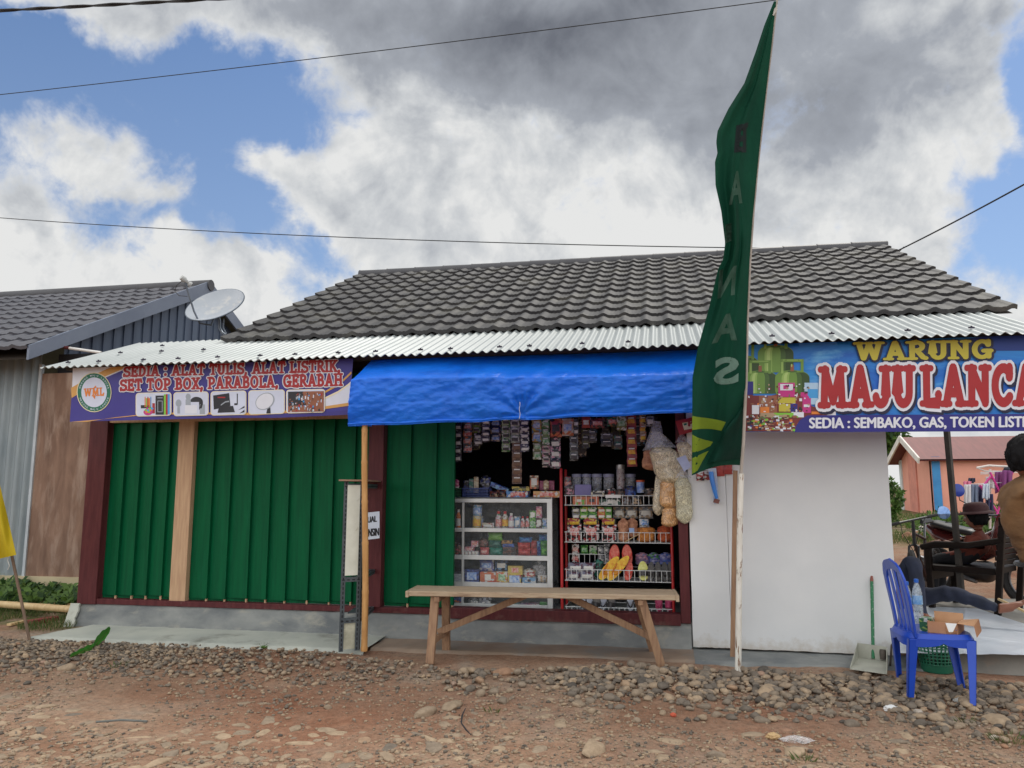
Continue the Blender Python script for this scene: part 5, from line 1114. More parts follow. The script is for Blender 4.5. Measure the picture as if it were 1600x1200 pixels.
b = MB(); a, c = P(946, 778, YC-.005), P(970, 773, YC-.005); b.box((a.x, YC-.007, a.z), (c.x, YC-.004, c.z)); b.build('price_tag', M('tag_paper', S(226, 226, 222), S(214, 214, 210), .7, 9), rack)

cnt = {}
def good(kind, x0, y0, x1, y1, dY, mats, label, cat, group, name=None, **k):
    """one article whose front fills the photo rectangle at depth YC+dY"""
    Y = YC+dY; p, q = P(x0, y1, Y), P(x1, y0, Y); w_, h_ = q.x-p.x, q.z-p.z; c = V(((p.x+q.x)/2, Y, p.z)); b = MB()
    mats = list(mats) if isinstance(mats, (list, tuple)) and not isinstance(mats, bpy.types.Material) else [mats]
    name = name or cat.replace(' ', '_')
    if kind == 'box':
        d = k.get('d', min(.12, max(.04, w_*.6))); an = rg.uniform(-.06, .06)*k.get('rot', 1); ax, ay = V((cos(an), sin(an), 0)), V((-sin(an), cos(an), 0)); cc_ = c+ay*d/2+V((0, 0, h_/2))
        b.obox(cc_, ax*(w_/2), ay*(d/2), V((0, 0, h_/2)), 0)
        if len(mats) > 1:
            f = cc_-ay*(d/2+.0012); b.obox(f+V((0, 0, h_*k.get('lz', .04))), ax*(w_*k.get('lw', .34)), ay*.001, V((0, 0, h_*k.get('lh', .26))), 1)
        o = b.build(name, mats, bevel=min(.004, h_*.1))
    elif kind == 'pouch':
        d = k.get('d', .03); tilt = k.get('tilt', .0)
        def fn(u, v, sg):
            x = (u-.5)*w_*(1-.06*sin(pi*v)); cr = .0 if v < .06 or v > .94 else 1; th = d/2*max(0, sin(pi*u))**.6*max(0, sin(pi*(v-.04)/.92))**.5*cr if .04 < v < .96 else 0
            return c+V((x+.006*fbm(v*5+x0, u*3), -sg*th+d/2+.004*fbm(u*6+x0, v*6+y0)+tilt*v*h_, v*h_))
        b.grid(lambda u, v: fn(u, v, 1), 12, 16); b.grid(lambda u, v: fn(1-u, v, -1), 12, 16)
        if len(mats) > 1:
            b.grid(lambda u, v: fn(lerp(.16, .84, u), lerp(k.get('a', .3), k.get('b', .68), v), 1)+V((0, -.0015, 0)), 6, 5, 1)
        o = b.build(name, mats, smooth='all', fix=False)
    elif kind == 'sachets':
        n = k.get('n', 4); sw_ = k.get('sway', .0)
        for i in range(n):
            z1 = h_*(1-i/n); z0 = h_*(1-(i+1)/n); off = rg.uniform(-.006, .006)
            def fn(u, v, sg):
                edge = min(v, 1-v); th = .007*max(0, sin(pi*u))**.5*max(0, sin(pi*v))**.6 if .1 < v < .9 else .0006
                return c+V(((u-.5)*w_+sw_*(1-(z0+(z1-z0)*v)/h_)*.06+.002*sin(9*v+x0), -sg*th+off*min(1, edge*6), lerp(z0, z1, v)))
            b.grid(lambda u, v: fn(u, v, 1), 8, 10, 0); b.grid(lambda u, v: fn(1-u, v, -1), 8, 10, 0)
            if len(mats) > 1: b.grid(lambda u, v: fn(lerp(.14, .86, u), lerp(.22, .62, v), 1)+V((0, -.0012, 0)), 4, 3, 1)
            if len(mats) > 2: b.grid(lambda u, v: fn(lerp(.2, .8, u), lerp(.68, .8, v), 1)+V((0, -.0014, 0)), 4, 2, 2)
        b.tube([c+V((0, .004, h_)), c+V((0, .02, h_+.16))], .001, 4)
        o = b.build(name, mats, smooth='all', fix=False)
    elif kind == 'bottle':
        r = w_/2; c2 = c+V((0, r, 0)); sh_ = k.get('sh', .66)
        b.lathe(c2, [(r*.86, 0), (r, h_*.03), (r, h_*sh_*.5), (r*k.get('waist', .97), h_*sh_*.7), (r, h_*sh_), (r*.5, h_*.82), (r*.42, h_*.86)], 14, 0)
        b.lathe(c2, [(r*.46, h_*.85), (r*.5, h_*.87), (r*.48, h_), (0.001, h_)], 12, 1)
        if len(mats) > 2: b.lathe(c2, [(r*1.02, h_*.15), (r*1.02, h_*sh_*.8)], 14, 2, cap=False)
        o = b.build(name, mats, smooth=45)
    elif kind == 'can':
        r = w_/2; c2 = c+V((0, r, 0)); b.lathe(c2, [(r*.93, 0), (r, h_*.03), (r, h_*.95), (r*.93, h_*.97), (r*.93, h_), (r*.86, h_), (r*.85, h_*.97)], 18, 0)
        if len(mats) > 1: b.lathe(c2, [(r*1.012, h_*.2), (r*1.012, h_*.72)], 18, 1, cap=False)
        o = b.build(name, mats, smooth=45)
    elif kind == 'jar':
        r = w_/2; c2 = c+V((0, r, 0)); o = thing(name, c2, label, cat, group)
        m1 = MB(); m1.lathe(c2, [(r*.9, 0), (r*.95, h_*.04), (r*.95, h_*.82), (r*.88, h_*.86)], 16); m1.build('body', mats[0], o, smooth=True)
        m1 = MB(); m1.lathe(c2, [(r, h_*.85), (r*1.02, h_*.87), (r*1.0, h_), (.001, h_)], 16); m1.build('lid', mats[1], o, smooth=45)
        m1 = MB(); m1.lathe(c2, [(r*.85, h_*.02), (r*.86, h_*k.get('fill', .5)), (.001, h_*k.get('fill', .5))], 12); m1.build('filling', mats[2], o, smooth=45)
        return o
    elif kind == 'bag':
        d = k.get('d', w_*.5); lean_ = k.get('lean', 0); sd_ = x0*.37+y0
        def fn(u, v):
            a = 2*pi*u; neck = k.get('neck', .97); full = (min(1, (v/neck*7+.02)**.5)*min(1, max(0, (1-v/neck)*6)**.5+.12)) if v < neck else .16+.25*(v-neck)/(1-neck)
            rr_ = full*(1+.16*fbm(cos(a)*1.4+sd_, sin(a)*1.4, v*5)+.05*fbm(cos(a)*5, sin(a)*5+sd_, v*14))
            return c+V((cos(a)*w_/2*rr_+lean_*v*w_, d/2+sin(a)*d/2*rr_, v*h_))
        b.grid(fn, 26, 26); o = b.build(name, mats, smooth='all', fix=False)
    elif kind == 'basket':
        d = k.get('d', .14); t_ = .006
        def wl(a, bb, s1):
            for i in range(s1+1):
                p_ = V(a).lerp(V(bb), i/s1); b.obox(p_+V((0, 0, h_/2)), (.0022, 0, 0), (0, .0022, 0), (0, 0, h_/2))
            for kk in range(4): b.bar(V(a)+V((0, 0, h_*kk/3)), V(bb)+V((0, 0, h_*kk/3)), .004, .005)
        A_, B_, C2, D2 = c+V((-w_/2, 0, 0)), c+V((w_/2, 0, 0)), c+V((w_/2, d, 0)), c+V((-w_/2, d, 0)); n_ = max(5, int(w_/.012))
        wl(A_, B_, n_); wl(B_, C2, 8); wl(C2, D2, n_); wl(D2, A_, 8); b.box(A_+V((0, 0, -.002)), C2); b.bar(A_+V((0, 0, h_)), B_+V((0, 0, h_)), .008, .008); o = b.build(name, mats)
    tag(o, label, cat, group); return o
c_ = lambda *a: S(*a)
W0 = c_(226, 224, 220); RD = c_(196, 44, 44); OR = c_(232, 112, 40); YE = c_(230, 200, 50); GN = c_(60, 140, 60); LM = c_(120, 205, 50); TL_ = c_(24, 124, 104); BL_ = c_(40, 100, 200); NV = c_(28, 48, 130); SK = c_(110, 175, 225); PK = c_(226, 150, 176); MG = c_(196, 50, 120); BR = c_(112, 72, 52); GY = c_(140, 142, 148); DK = c_(40, 38, 42); TN = c_(206, 172, 130); CR = c_(226, 214, 178); LV = c_(150, 145, 196); OL = c_(128, 130, 60); PU = c_(96, 70, 120)
mlab = M('pale_label', S(226, 224, 216), S(206, 204, 198), .5, 40); mdark = M('dark_label', S(48, 44, 50), S(80, 74, 78), .5, 60); mredl = M('red_label', S(196, 50, 50), S(220, 200, 190), .5, 50); mcap = M('red_cap', S(190, 40, 44), S(170, 34, 38), .4, 9); mcapw = M('white_cap', S(226, 226, 224), S(210, 210, 208), .4, 9); mylab = M('yellow_label', S(226, 200, 60), S(210, 120, 40), .5, 40); mblab = M('blue_label', S(60, 120, 200), S(210, 220, 230), .5, 40); mglab = M('green_label', S(60, 140, 80), S(200, 214, 190), .5, 40)
def pp(a, b_, c3=None, sc=45): return pm(a, b_, c3, sc)
TS = 'toiletries on the top cabinet shelf'; MS = 'packs on the middle cabinet shelf'; LS = 'goods on the lower cabinet shelf'; BS = 'goods on the cabinet floor'; TOP = 'goods on top of the cabinet'
# --- cabinet, top shelf
good('bottle', 712, 796, 719, 826, .12, [M('orange_plastic', S(214, 120, 50), S(196, 100, 40), .4, 9), mcapw, mlab], 'orange bottle with a pale label at the cabinet\'s left end', 'bottle', TS)
good('can', 737, 806, 750, 826, .1, [pp(YE, CR), mylab], 'yellow tin at the bottom of the two-tin stack on the top shelf', 'tin', TS)
good('can', 737.5, 789, 751.5, 805.8, .1, [pp(SK, W0), mblab], 'light blue tin standing on the yellow tin', 'tin', TS)
good('can', 744, 806, 754, 826, .2, [pp(SK, W0), mblab], 'light blue tin standing on the shelf behind the yellow tin', 'tin', TS)
good('pouch', 752, 817, 772, 826, .12, [pp(CR, RD, W0), mlab], 'low heap of small pale sachets beside the tins', 'sachet pack', TS, d=.03)
good('bottle', 773, 799, 783, 826, .1, [pp(W0, PK, GN, 60), mcap, mredl], 'white and pink bottle with red cap, first in the shelf row', 'bottle', TS)
good('bottle', 783.5, 799, 793, 826, .1, [pp(W0, OL, CR, 60), mcap, mylab], 'white and olive bottle next to the red-capped pink one', 'bottle', TS)
good('bottle', 793.5, 802, 802.5, 826, .1, [pp(PK, W0, None, 50), mcapw, mlab], 'pale pink bottle in the middle of the row', 'bottle', TS, waist=.86)
good('pouch', 803, 807, 813, 826, .11, [pp(SK, W0, GY), mlab], 'pale blue refill pouch among the bottles', 'pouch', TS)
good('bottle', 813, 807, 819.5, 826, .1, [pp(W0, RD, BR), mcap, mredl], 'small white bottle with red band beside the refill pouch', 'bottle', TS)
good('bottle', 820.5, 807, 827, 826, .1, [pp(W0, RD, DK), mcap, mredl], 'small white bottle with red band beside the green cartons', 'bottle', TS)
good('box', 827.5, 812, 837, 826, .1, [pp(GN, W0, LM), mglab], 'green carton, lower of the pair', 'carton', TS)
good('box', 827.5, 798, 837, 811.8, .1, [pp(LM, W0, GN), mlab], 'light green carton stacked on the darker green one', 'carton', TS)
good('box', 837.5, 809, 846.5, 826, .1, [pp(BR, W0, DK), mlab], 'dark brown carton below the pink carton', 'carton', TS)
good('box', 837.5, 791.5, 846.5, 808.8, .1, [pp(PK, W0, MG), mredl], 'pink carton on top of the brown one', 'carton', TS)
good('box', 847.5, 810, 855, 826, .1, [pp(W0, TL_, SK), mblab], 'white and teal box at the right end of the top shelf', 'box', TS)
# --- middle shelf
for i, x in enumerate((726, 731.5, 737, 742)): good('box', x, 861, x+5, 869, .1, [pp(W0, RD), mlab], ['white matchbox-size packet at the left end of its row', 'white small packet second in the row', 'white small packet third in the row', 'white small packet next to the red pouch'][i], 'packet', MS)
good('box', 726, 854.5, 740, 860.8, .1, [pp(PK, RD, W0), mredl], 'pink packet lying on the row of white packets', 'packet', MS)
good('box', 736, 845, 747, 854, .12, [pp(PK, RD, W0), mredl], 'pink and red box on top of the small packets', 'box', MS)
good('bag', 747, 842, 761.5, 855.5, .14, pp(BR, c_(150, 90, 80), DK), 'crumpled brown bag behind the red pouch', 'bag', MS)
good('pouch', 749, 855.5, 763.5, 869, .1, [pp(RD, c_(214, 90, 80)), mredl], 'red pouch on the middle shelf beside the teal packs', 'pouch', MS, d=.05)
good('pouch', 761.5, 832, 784, 844.5, .1, pp(LM, c_(150, 220, 80)), 'lime green pack on top of the tissue stack', 'tissue pack', MS, d=.07)
good('pouch', 762.5, 844.5, 782.5, 856, .1, pp(TL_, c_(20, 100, 90)), 'dark green tissue pack in the middle of its stack', 'tissue pack', MS, d=.07)
good('pouch', 763.5, 856, 785, 869, .1, pp(c_(30, 150, 124), TL_), 'teal tissue pack at the bottom of the stack', 'tissue pack', MS, d=.07)
good('box', 785.5, 862, 807, 869, .1, pp(BR, DK), 'brown flat bar pack on the shelf board', 'bar', MS, d=.1)
good('box', 785.5, 855, 806.5, 861.8, .1, pp(c_(124, 78, 58), DK), 'brown flat bar pack lying on another', 'bar', MS, d=.1)
good('box', 785.5, 850, 803, 854.8, .1, pp(NV, BL_), 'flat dark blue pack on the brown bars', 'bar', MS, d=.09)
good('pouch', 782.5, 844.5, 800.5, 850, .11, pp(c_(200, 150, 70), BR), 'gold wrapped bar on the blue pack', 'bar', MS, d=.03)
good('pouch', 808, 858, 828, 869, .1, pp(c_(226, 60, 50), RD), 'red tissue pack at the bottom left of the red stack', 'tissue pack', MS, d=.07)
good('pouch', 807.5, 848, 827.5, 858, .1, pp(c_(226, 66, 54), RD), 'red tissue pack under the blue one', 'tissue pack', MS, d=.07)
good('pouch', 810, 839.5, 830.5, 848, .1, pp(c_(44, 150, 220), BL_), 'sky blue tissue pack on top of the red stack', 'tissue pack', MS, d=.07)
good('pouch', 828.5, 857, 839.5, 869, .11, pp(c_(214, 70, 60), RD), 'short red pack at the bottom beside the blue rolls', 'tissue pack', MS, d=.07)
good('pouch', 828, 845, 839, 857, .11, pp(c_(206, 80, 72), RD), 'short faded red pack upper beside the blue rolls', 'tissue pack', MS, d=.07)
good('pouch', 838.5, 857, 844.5, 869, .09, pp(BL_, NV), 'narrow blue pack end, lower', 'tissue pack', MS, d=.06)
good('pouch', 838, 846, 844, 857, .09, pp(BL_, SK), 'narrow blue pack end, upper', 'tissue pack', MS, d=.06)
good('pouch', 844, 857, 855.2, 869, .1, pp(c_(70, 170, 60), LM), 'green pack at the right end of the middle shelf, lower', 'tissue pack', MS, d=.06)
good('pouch', 843.5, 845, 855.2, 857, .1, pp(c_(84, 180, 50), GN), 'green pack below the blue one at the right end', 'tissue pack', MS, d=.06)
good('pouch', 841, 835.5, 855.2, 845, .1, pp(c_(50, 150, 215), BL_), 'sky blue pack on the green ones at the right end', 'tissue pack', MS, d=.06)
good('box', 705.5, 847, 710, 869, .1, pp(YE, OL), 'narrow yellow carton left of the cabinet upright', 'carton', MS)
good('bag', 710.5, 849, 720.5, 869, .1, pp(BR, RD, DK), 'dark brown pack left of the cabinet upright', 'bag', MS)
# --- lower shelf
good('box', 726, 890, 748, 912, .1, [pp(NV, BL_, c_(20, 30, 110)), mblab], 'navy blue detergent box at the left of the lower shelf', 'box', LS)
good('pouch', 747.5, 873.6, 771, 893, .12, [pp(c_(90, 110, 200), LV, W0, 30), mblab], 'lilac blue pouch lying on the orange box', 'pouch', LS, d=.07)
good('pouch', 772, 874, 793, 893, .12, [pp(c_(70, 100, 150), SK, DK, 40), mlab], 'clear blue pouch beside the lilac one', 'pouch', LS, d=.06)
good('box', 750, 894, 774.5, 912, .1, [pp(OR, c_(224, 80, 40), W0, 30), mlab], 'wide orange box in the lower shelf', 'box', LS, lw=.2)
good('box', 775, 893.5, 793, 912, .1, [pp(OR, YE, W0, 40), mglab], 'narrow orange box with green print', 'box', LS, lw=.3)
good('box', 793.6, 898.5, 814, 912, .1, [pp(YE, SK, RD, 50), mblab], 'yellow box with a blue picture under a plainer yellow box', 'box', LS, lw=.4, lh=.4)
good('box', 793.6, 884.5, 816, 898.3, .1, [pp(YE, c_(220, 180, 40)), mredl], 'plain yellow box with red spot stacked on top', 'box', LS, lw=.24)
good('box', 816.5, 903, 837, 912, .1, [pp(SK, W0), mdark], 'light blue box with a dark bird shape', 'box', LS, lw=.12, lh=.2)
good('bag', 817, 889, 836, 903, .13, pp(W0, RD, TN), 'clear bag of red and white sweets on the blue box', 'bag', LS)
good('bag', 832, 877, 852, 900, .17, mBag, 'tied clear plastic bag towards the shelf\'s right end', 'bag', LS, neck=.8)
good('pouch', 839, 899, 855, 912, .1, pp(W0, TN, GY), 'white pouch at the right end of the lower shelf', 'pouch', LS, d=.06)
for i, (y0, y1) in enumerate(((897, 901.5), (901.6, 906.5), (906.6, 912))): good('box', 702, y0, 720, y1, .09, M('paper_ream', S(196, 200, 206), S(150, 156, 166), .7, 30), ['top pack of grey paper behind the green boards', 'middle pack of grey paper behind the green boards', 'lowest pack of grey paper behind the green boards'][i], 'paper pack', LS, d=.2)
# --- cabinet floor
good('bag', 706, 932, 720, 949, .1, pp(NV, OR, BL_), 'blue and orange bag on the cabinet floor at the left', 'bag', BS)
good('bag', 730, 935, 747, 949, .12, pp(GY, W0, DK), 'small grey and white bag on the cabinet floor', 'bag', BS); good('bag', 746, 933, 767, 949, .1, pp(c_(150, 150, 162), W0, DK), 'larger grey plastic bag on the cabinet floor behind the brace', 'bag', BS)
good('box', 793, 943, 811, 949, .1, pp(TL_, SK), 'flat teal pack on the cabinet floor', 'pack', BS); good('box', 812, 944, 842, 949, .1, pp(PU, MG, W0), 'flat purple pack on the cabinet floor', 'pack', BS); good('box', 843, 941, 855, 949, .1, pp(GN, c_(40, 150, 40)), 'green box on the cabinet floor at the right', 'box', BS)
# --- top of the cabinet
mBlueB = M('blue_basket', S(60, 80, 140), S(50, 66, 120), .5, 9); mGrnB = M('green_basket', S(50, 100, 70), S(40, 84, 58), .5, 9)
good('basket', 722, 763, 764, 777, .06, mBlueB, 'dark blue plastic basket on the cabinet top', 'basket', TOP); good('basket', 704, 763, 721, 777, .06, mGrnB, 'green plastic basket half hidden by the boards', 'basket', TOP)
good('bag', 708, 749, 717, 765, .08, pp(MG, PK, W0), 'pink pack sticking out of the green basket', 'pack', TOP)
good('box', 724, 751, 732, 770, .1, pp(DK, NV, GY), 'dark pack standing in the blue basket', 'pack', TOP, d=.02); good('box', 732.5, 748, 739.5, 770, .09, pp(TL_, GY), 'teal pack standing in the blue basket', 'pack', TOP, d=.02); good('box', 740, 745, 747.5, 770, .1, pp(CR, TN), 'cream pack standing in the blue basket', 'pack', TOP, d=.02)
good('bag', 749, 743, 766, 770, .12, pp(DK, NV, GY), 'dark crumpled bag at the right end of the blue basket', 'bag', TOP)
b = MB(); c = P(782, 762, YC+.16); b.obox(c, V((.085, 0, -.035)), V((0, .05, 0)), V((.005, 0, .022))); tag(b.build('box', pp(BL_, NV, SK), bevel=.004), 'blue pack lying aslant between basket and tin', 'pack', TOP)
for i, (x0, x1, y0) in enumerate(((764, 778, 767), (776, 790, 765))): good('pouch', x0, y0, x1, 777, .05+.03*i, pp(c_(130, 60, 50), DK, TN), ['red-brown sachet pile next to the blue basket', 'red-brown sachet pile next to the blue sweet box'][i], 'sachet pack', TOP, d=.05)
good('box', 791, 767.5, 824.5, 777, .04, [pp(c_(40, 140, 215), RD, W0, 40), mredl], 'blue sweet box with red lettering patch on the cabinet edge', 'box', TOP, lw=.3)
good('box', 800, 760, 827, 767.2, .08, pp(YE, OL, DK), 'flat yellow tray on the blue sweet box', 'tray', TOP)
good('box', 828, 743, 841, 764, .1, [pp(OR, CR, BR, 40), mlab], 'tall orange carton on the cabinet top', 'carton', TOP); good('box', 843, 751, 866, 766, .14, pp(MG, c_(160, 30, 90)), 'magenta box behind the little cream packet', 'box', TOP); good('bag', 848.5, 750, 857.5, 767, .08, pp(TN, CR, BR), 'little cream packet in front of the magenta box', 'packet', TOP)
good('box', 833, 767.5, 875, 777.3, .04, [pp(c_(230, 170, 80), OR, W0, 40), mredl], 'long orange and cream sweet box at the cabinet\'s right corner', 'box', TOP, lw=.25)
# --- rack, top deck
RT1 = 'goods on the top deck of the red rack'; mClr = clear('jar_plastic', (.74, .76, .82), .35, .08); mLavL = M('lavender_lid', S(150, 154, 180), S(134, 138, 166), .4, 9); mFill = M('jar_filling', S(110, 96, 80), S(70, 62, 58), .7, 40)
for i, (x0, x1) in enumerate(((893, 908), (909, 923), (924, 940), (942, 959), (976, 993))): good('jar', x0, 740.5, x1, 772, .22, [mClr, mLavL, mFill], ['clear lidded jar nearest the red post', 'clear lidded jar second from the red post', 'clear lidded jar in the middle of the row', 'clear lidded jar left of the tall canister', 'clear lidded jar right of the tall canister'][i], 'jar', RT1, fill=.3+.09*i)
good('jar', 963, 726, 976, 772, .16, [clear('canister', (.8, .8, .8), .4, .06), M('steel_lid', S(170, 170, 170), S(150, 150, 150), .3, 9, metal=.6), M('red_filling', S(130, 40, 40), S(100, 30, 34), .5, 30)], 'tall clear canister with dark red filling', 'canister', RT1, fill=.82)
good('box', 898, 757, 923.5, 774, .08, M('lilac_tub', S(124, 118, 170), S(110, 104, 156), .4, 7, alpha=.95), 'lilac plastic tub behind the orange boxes', 'tub', RT1)
good('box', 923.5, 767, 944, 776, .05, [pp(CR, W0, DK, 60), mdark], 'cream box with dark print on the rack edge', 'box', RT1, lw=.36, lh=.18)
good('jar', 994, 750, 1007, 770, .08, [M('blue_jar', S(50, 110, 200), S(200, 210, 225), .4, 25), M('orange_lid', S(214, 90, 40), S(190, 76, 36), .4, 9), mFill], 'blue jar with orange lid on the rack', 'jar', RT1)
good('can', 881.5, 745, 892, 774, .1, [pp(GY, TN, RD), mredl], 'small grey and red can beside the red post', 'can', RT1)
good('bag', 882, 757, 897, 775, .06, pp(c_(90, 70, 76), PK, GY), 'small pinkish pack in front of the can', 'pack', RT1)
for i, (x0, y0, x1, m) in enumerate(((945, 762, 962, pp(DK, RD, W0)), (960, 764, 978, pp(DK, BR, GY)), (976, 759, 994, pp(NV, BL_, DK)), (1006, 762, 1024, pp(DK, BR, TN)))): good('bag', x0, y0, x1, 777, .07, m, ['dark pack with red print next to the cream box', 'dark brown pack under the tall canister', 'dark blue pack left of the blue jar', 'dark brown pack right of the blue jar'][i], 'pack', RT1)
good('box', 895, 776, 914, 789, .05, [pp(OR, c_(240, 140, 80), LM, 30), mlab], 'orange box with a small pale patch behind the wire', 'box', RT1, lw=.16, lh=.16); good('box', 914.5, 776, 935.5, 789, .05, [pp(OR, c_(220, 80, 30)), mdark], 'orange box with a dark emblem patch behind the wire', 'box', RT1, lw=.2, lh=.2)
good('box', 936.5, 780, 969, 789, .05, [pp(c_(20, 84, 64), W0), mlab], 'dark green box with a white stripe behind the wire', 'box', RT1, lw=.1, lh=.3); good('bag', 970, 775, 986, 790, .06, pp(BR, GY, DK), 'grey-brown pack behind the wire', 'pack', RT1); good('bag', 986, 774, 1002, 790, .06, pp(DK, TN, GY), 'dark pack behind the wire near the cracker bags', 'pack', RT1)
# --- rack, second deck
R2 = 'snacks on the second deck of the red rack'
for i, (x0, x1, m) in enumerate(((894, 906, pp(GY, OL, DK)), (906.5, 918, pp(LM, GN, YE)), (919, 932, pp(GN, LM, W0)), (934, 945.5, pp(OR, YE, GN)), (946, 956, pp(c_(110, 190, 50), GN)))): good('sachets', x0, 792, x1, 811, .14, [m, mlab], ['greyish olive sachet pair hung below the top deck', 'lime green sachet pair hung below the top deck', 'darker green sachet pair hung below the top deck', 'orange sachet pair hung below the top deck', 'small bright green sachet pair hung below the top deck'][i], 'sachet', R2, n=2)
for i, (x0, x1) in enumerate(((958, 976), (977, 996), (998, 1020))): good('pouch', x0, 792, x1, 810, .2, [pp(GY, W0, TN), mlab], ['faint clear pack hanging left behind the crackers', 'faint clear pack hanging in the middle behind the crackers', 'faint clear pack hanging right behind the chips'][i], 'pack', R2)
for i, (x0, x1) in enumerate(((886, 908), (911, 936), (940, 963))):
    good('pouch', x0, 820, x1, 847, .06, [pp(DK, RD, W0, 40), mredl], ['black and red snack pack beside the red post', 'black and red snack pack in the middle of the three', 'black and red snack pack next to the cracker bag'][i], 'snack pack', R2, d=.05, a=.42, b=.8)
    good('pouch', x0, 810, x1, 822, .12, [pp(RD, YE, DK, 40), mylab], ['red and yellow pack behind the leftmost black snack pack', 'red and yellow pack behind the middle black snack pack', 'red and yellow pack behind the black snack pack by the crackers'][i], 'snack pack', R2, a=.2, b=.6)
mCrk = M('crackers_pink', S(214, 158, 122), S(150, 96, 72), .7, 26, bmp=.8, bscale=36, bdist=.02); mChip = M('chips_orange', S(226, 150, 70), S(150, 84, 34), .7, 24, bmp=.9, bscale=30, bdist=.02); mChipR = M('chips_red', S(214, 104, 54), S(140, 54, 30), .7, 26, bmp=.8, bscale=34, bdist=.02); mStr = None
good('bag', 966, 810, 982, 847, .08, mCrk, 'clear bag of round pinkish crackers, left one of two', 'cracker bag', R2, neck=.97); good('bag', 980, 810, 996, 840, .12, mCrk, 'clear bag of round pinkish crackers, right one of two', 'cracker bag', R2, neck=.97)
good('box', 983, 825, 991, 833, .055, M('tag_blue', S(170, 190, 226), S(150, 172, 214), .7, 20), 'pale blue price slip on the cracker bag', 'price slip', None, d=.002)
good('bag', 996, 822, 1023, 848, .08, mChip, 'bag of orange chips on the second deck', 'chip bag', R2, neck=.97); good('pouch', 999, 811, 1014, 824, .07, [pp(W0, SK, GY), mblab], 'pale pack folded over the orange chips', 'pack', R2)
good('bag', 1028, 821, 1050, 848, .08, mChipR, 'bag of reddish chips beside the right red post', 'chip bag', R2, neck=.97)
b = MB(); b.tube([P(1003, 832, YC+.0), P(976, 847, YC-.006)], .004, 6); tag(b.build('stick', mBamG), 'thin pale stick lying across the wire of the second deck', 'stick')
# --- rack, third deck
R3 = 'goods on the third deck of the red rack'
good('sachets', 894, 850, 904.5, 878, .2, [pp(W0, BR, RD), mredl], 'white card of brown sachets hanging at the left', 'sachet card', R3, n=2)
good('pouch', 907, 852, 918.5, 866, .2, [pp(GN, LM), mglab], 'green pack hanging second from the left', 'pack', R3); good('pouch', 920.5, 852, 932.5, 866, .2, [pp(W0, GN, LM), mglab], 'white and green pack hanging third from the left', 'pack', R3)
for i, (x0, x1, y0) in enumerate(((934, 944, 852), (944, 953, 850))): good('pouch', x0, y0, x1, 884, .2, pp(GY, W0, DK), ['grey blister pack at the middle of the deck', 'grey blister pack left of the red sandals'][i], 'pack', R3)
for i, (x0, x1, y0, y1) in enumerate(((885, 906, 893, 908), (905, 928, 893, 908), (886, 912, 880, 895), (908, 930, 880, 895))): good('pouch', x0, y0, x1, y1, .06, [pp(c_(150, 150, 172), c_(120, 70, 90), W0, 30), mlab], ['grey-lilac pack low beside the red post', 'grey-lilac pack low beside the green pack', 'grey-lilac pack on top beside the red post', 'grey-lilac pack on top beside the green pack'][i], 'pack', R3, d=.08)
good('bag', 928, 874, 943, 905, .12, pp(TL_, c_(30, 80, 70), DK), 'dark green pack behind the yellow sandals', 'pack', R3)
def sandal(name, c, fwd, sideways, L, Wd, mats, label, grp, strap=True):
    """footbed outline with thickness and a V strap"""
    c, f, s_ = V(c), V(fwd).normalized(), V(sideways).normalized(); nn = f.cross(s_); nn = nn if nn.y < 0 else -nn; b = MB()
    sg_ = lambda x: math.copysign(abs(x)**.72, x)
    out_ = [(sg_(cos(a))*.5, sg_(sin(a))*(.46*(.9+.12*cos(a)-.13*cos(2*a)))) for a in [2*pi*i/26 for i in range(26)]]
    b.prism(out_, lambda x, y, d: c+f*(x*L)+s_*(y*Wd)+nn*d, 0, .014, 0); b.prism([(x*.93, y*.9) for x, y in out_], lambda x, y, d: c+f*(x*L)+s_*(y*Wd)+nn*d, .0142, .017, 1)
    if strap:
        t0 = c+f*(.28*L)+nn*.017
        for sg in (1, -1): b.tube([t0, c+f*(.18*L)+s_*(sg*.2*Wd)+nn*.034, c+f*(-.08*L)+s_*(sg*.44*Wd)+nn*.018], [.0055, .007, .006], 7, 2)
    else:
        b.grid(lambda u, v: c+f*(lerp(-.02, .28, v)*L)+s_*((u-.5)*Wd*1.02)+nn*(.014+.04*sin(pi*u)), 10, 6, 2)
    return tag(b.build(name, mats, smooth=40), label, 'sandal', grp)
mYs = M('yellow_foam', S(236, 214, 70), S(220, 180, 50), .6, 20); mYb = M('yellow_print', S(236, 204, 64), S(214, 130, 40), .6, 40); mOs = M('orange_strap', S(222, 140, 40), S(200, 110, 30), .5, 20); mRs = M('coral_foam', S(222, 86, 70), S(196, 62, 54), .6, 30); mRb = M('coral_print', S(206, 70, 60), S(226, 140, 120), .6, 46); mBk2 = M('black_rubber_strap', S(40, 38, 40), S(70, 66, 66), .5, 30); mPy = M('pale_yellow_foam', S(226, 226, 150), S(200, 196, 90), .6, 24); mDk2 = M('dark_footbed', S(64, 62, 66), S(110, 104, 96), .6, 36); mGs = M('grey_foam', S(170, 174, 184), S(120, 124, 136), .6, 30); mMs = M('magenta_foam', S(186, 64, 104), S(150, 44, 84), .6, 26)
SG = 'sandals on the red rack'
def sandal_px(x0, y0, x1, y1, wpx, dY, mats, label, strap=True):
    a, c = P(x0, y0, YC+dY), P(x1, y1, YC+dY-.03); f = c-a; s_ = V((-f.z, 0, f.x)); sandal('sandal', (a+c)/2, f, s_, f.length, wpx*f.length/math.hypot(x1-x0, y1-y0), mats, label, SG, strap)
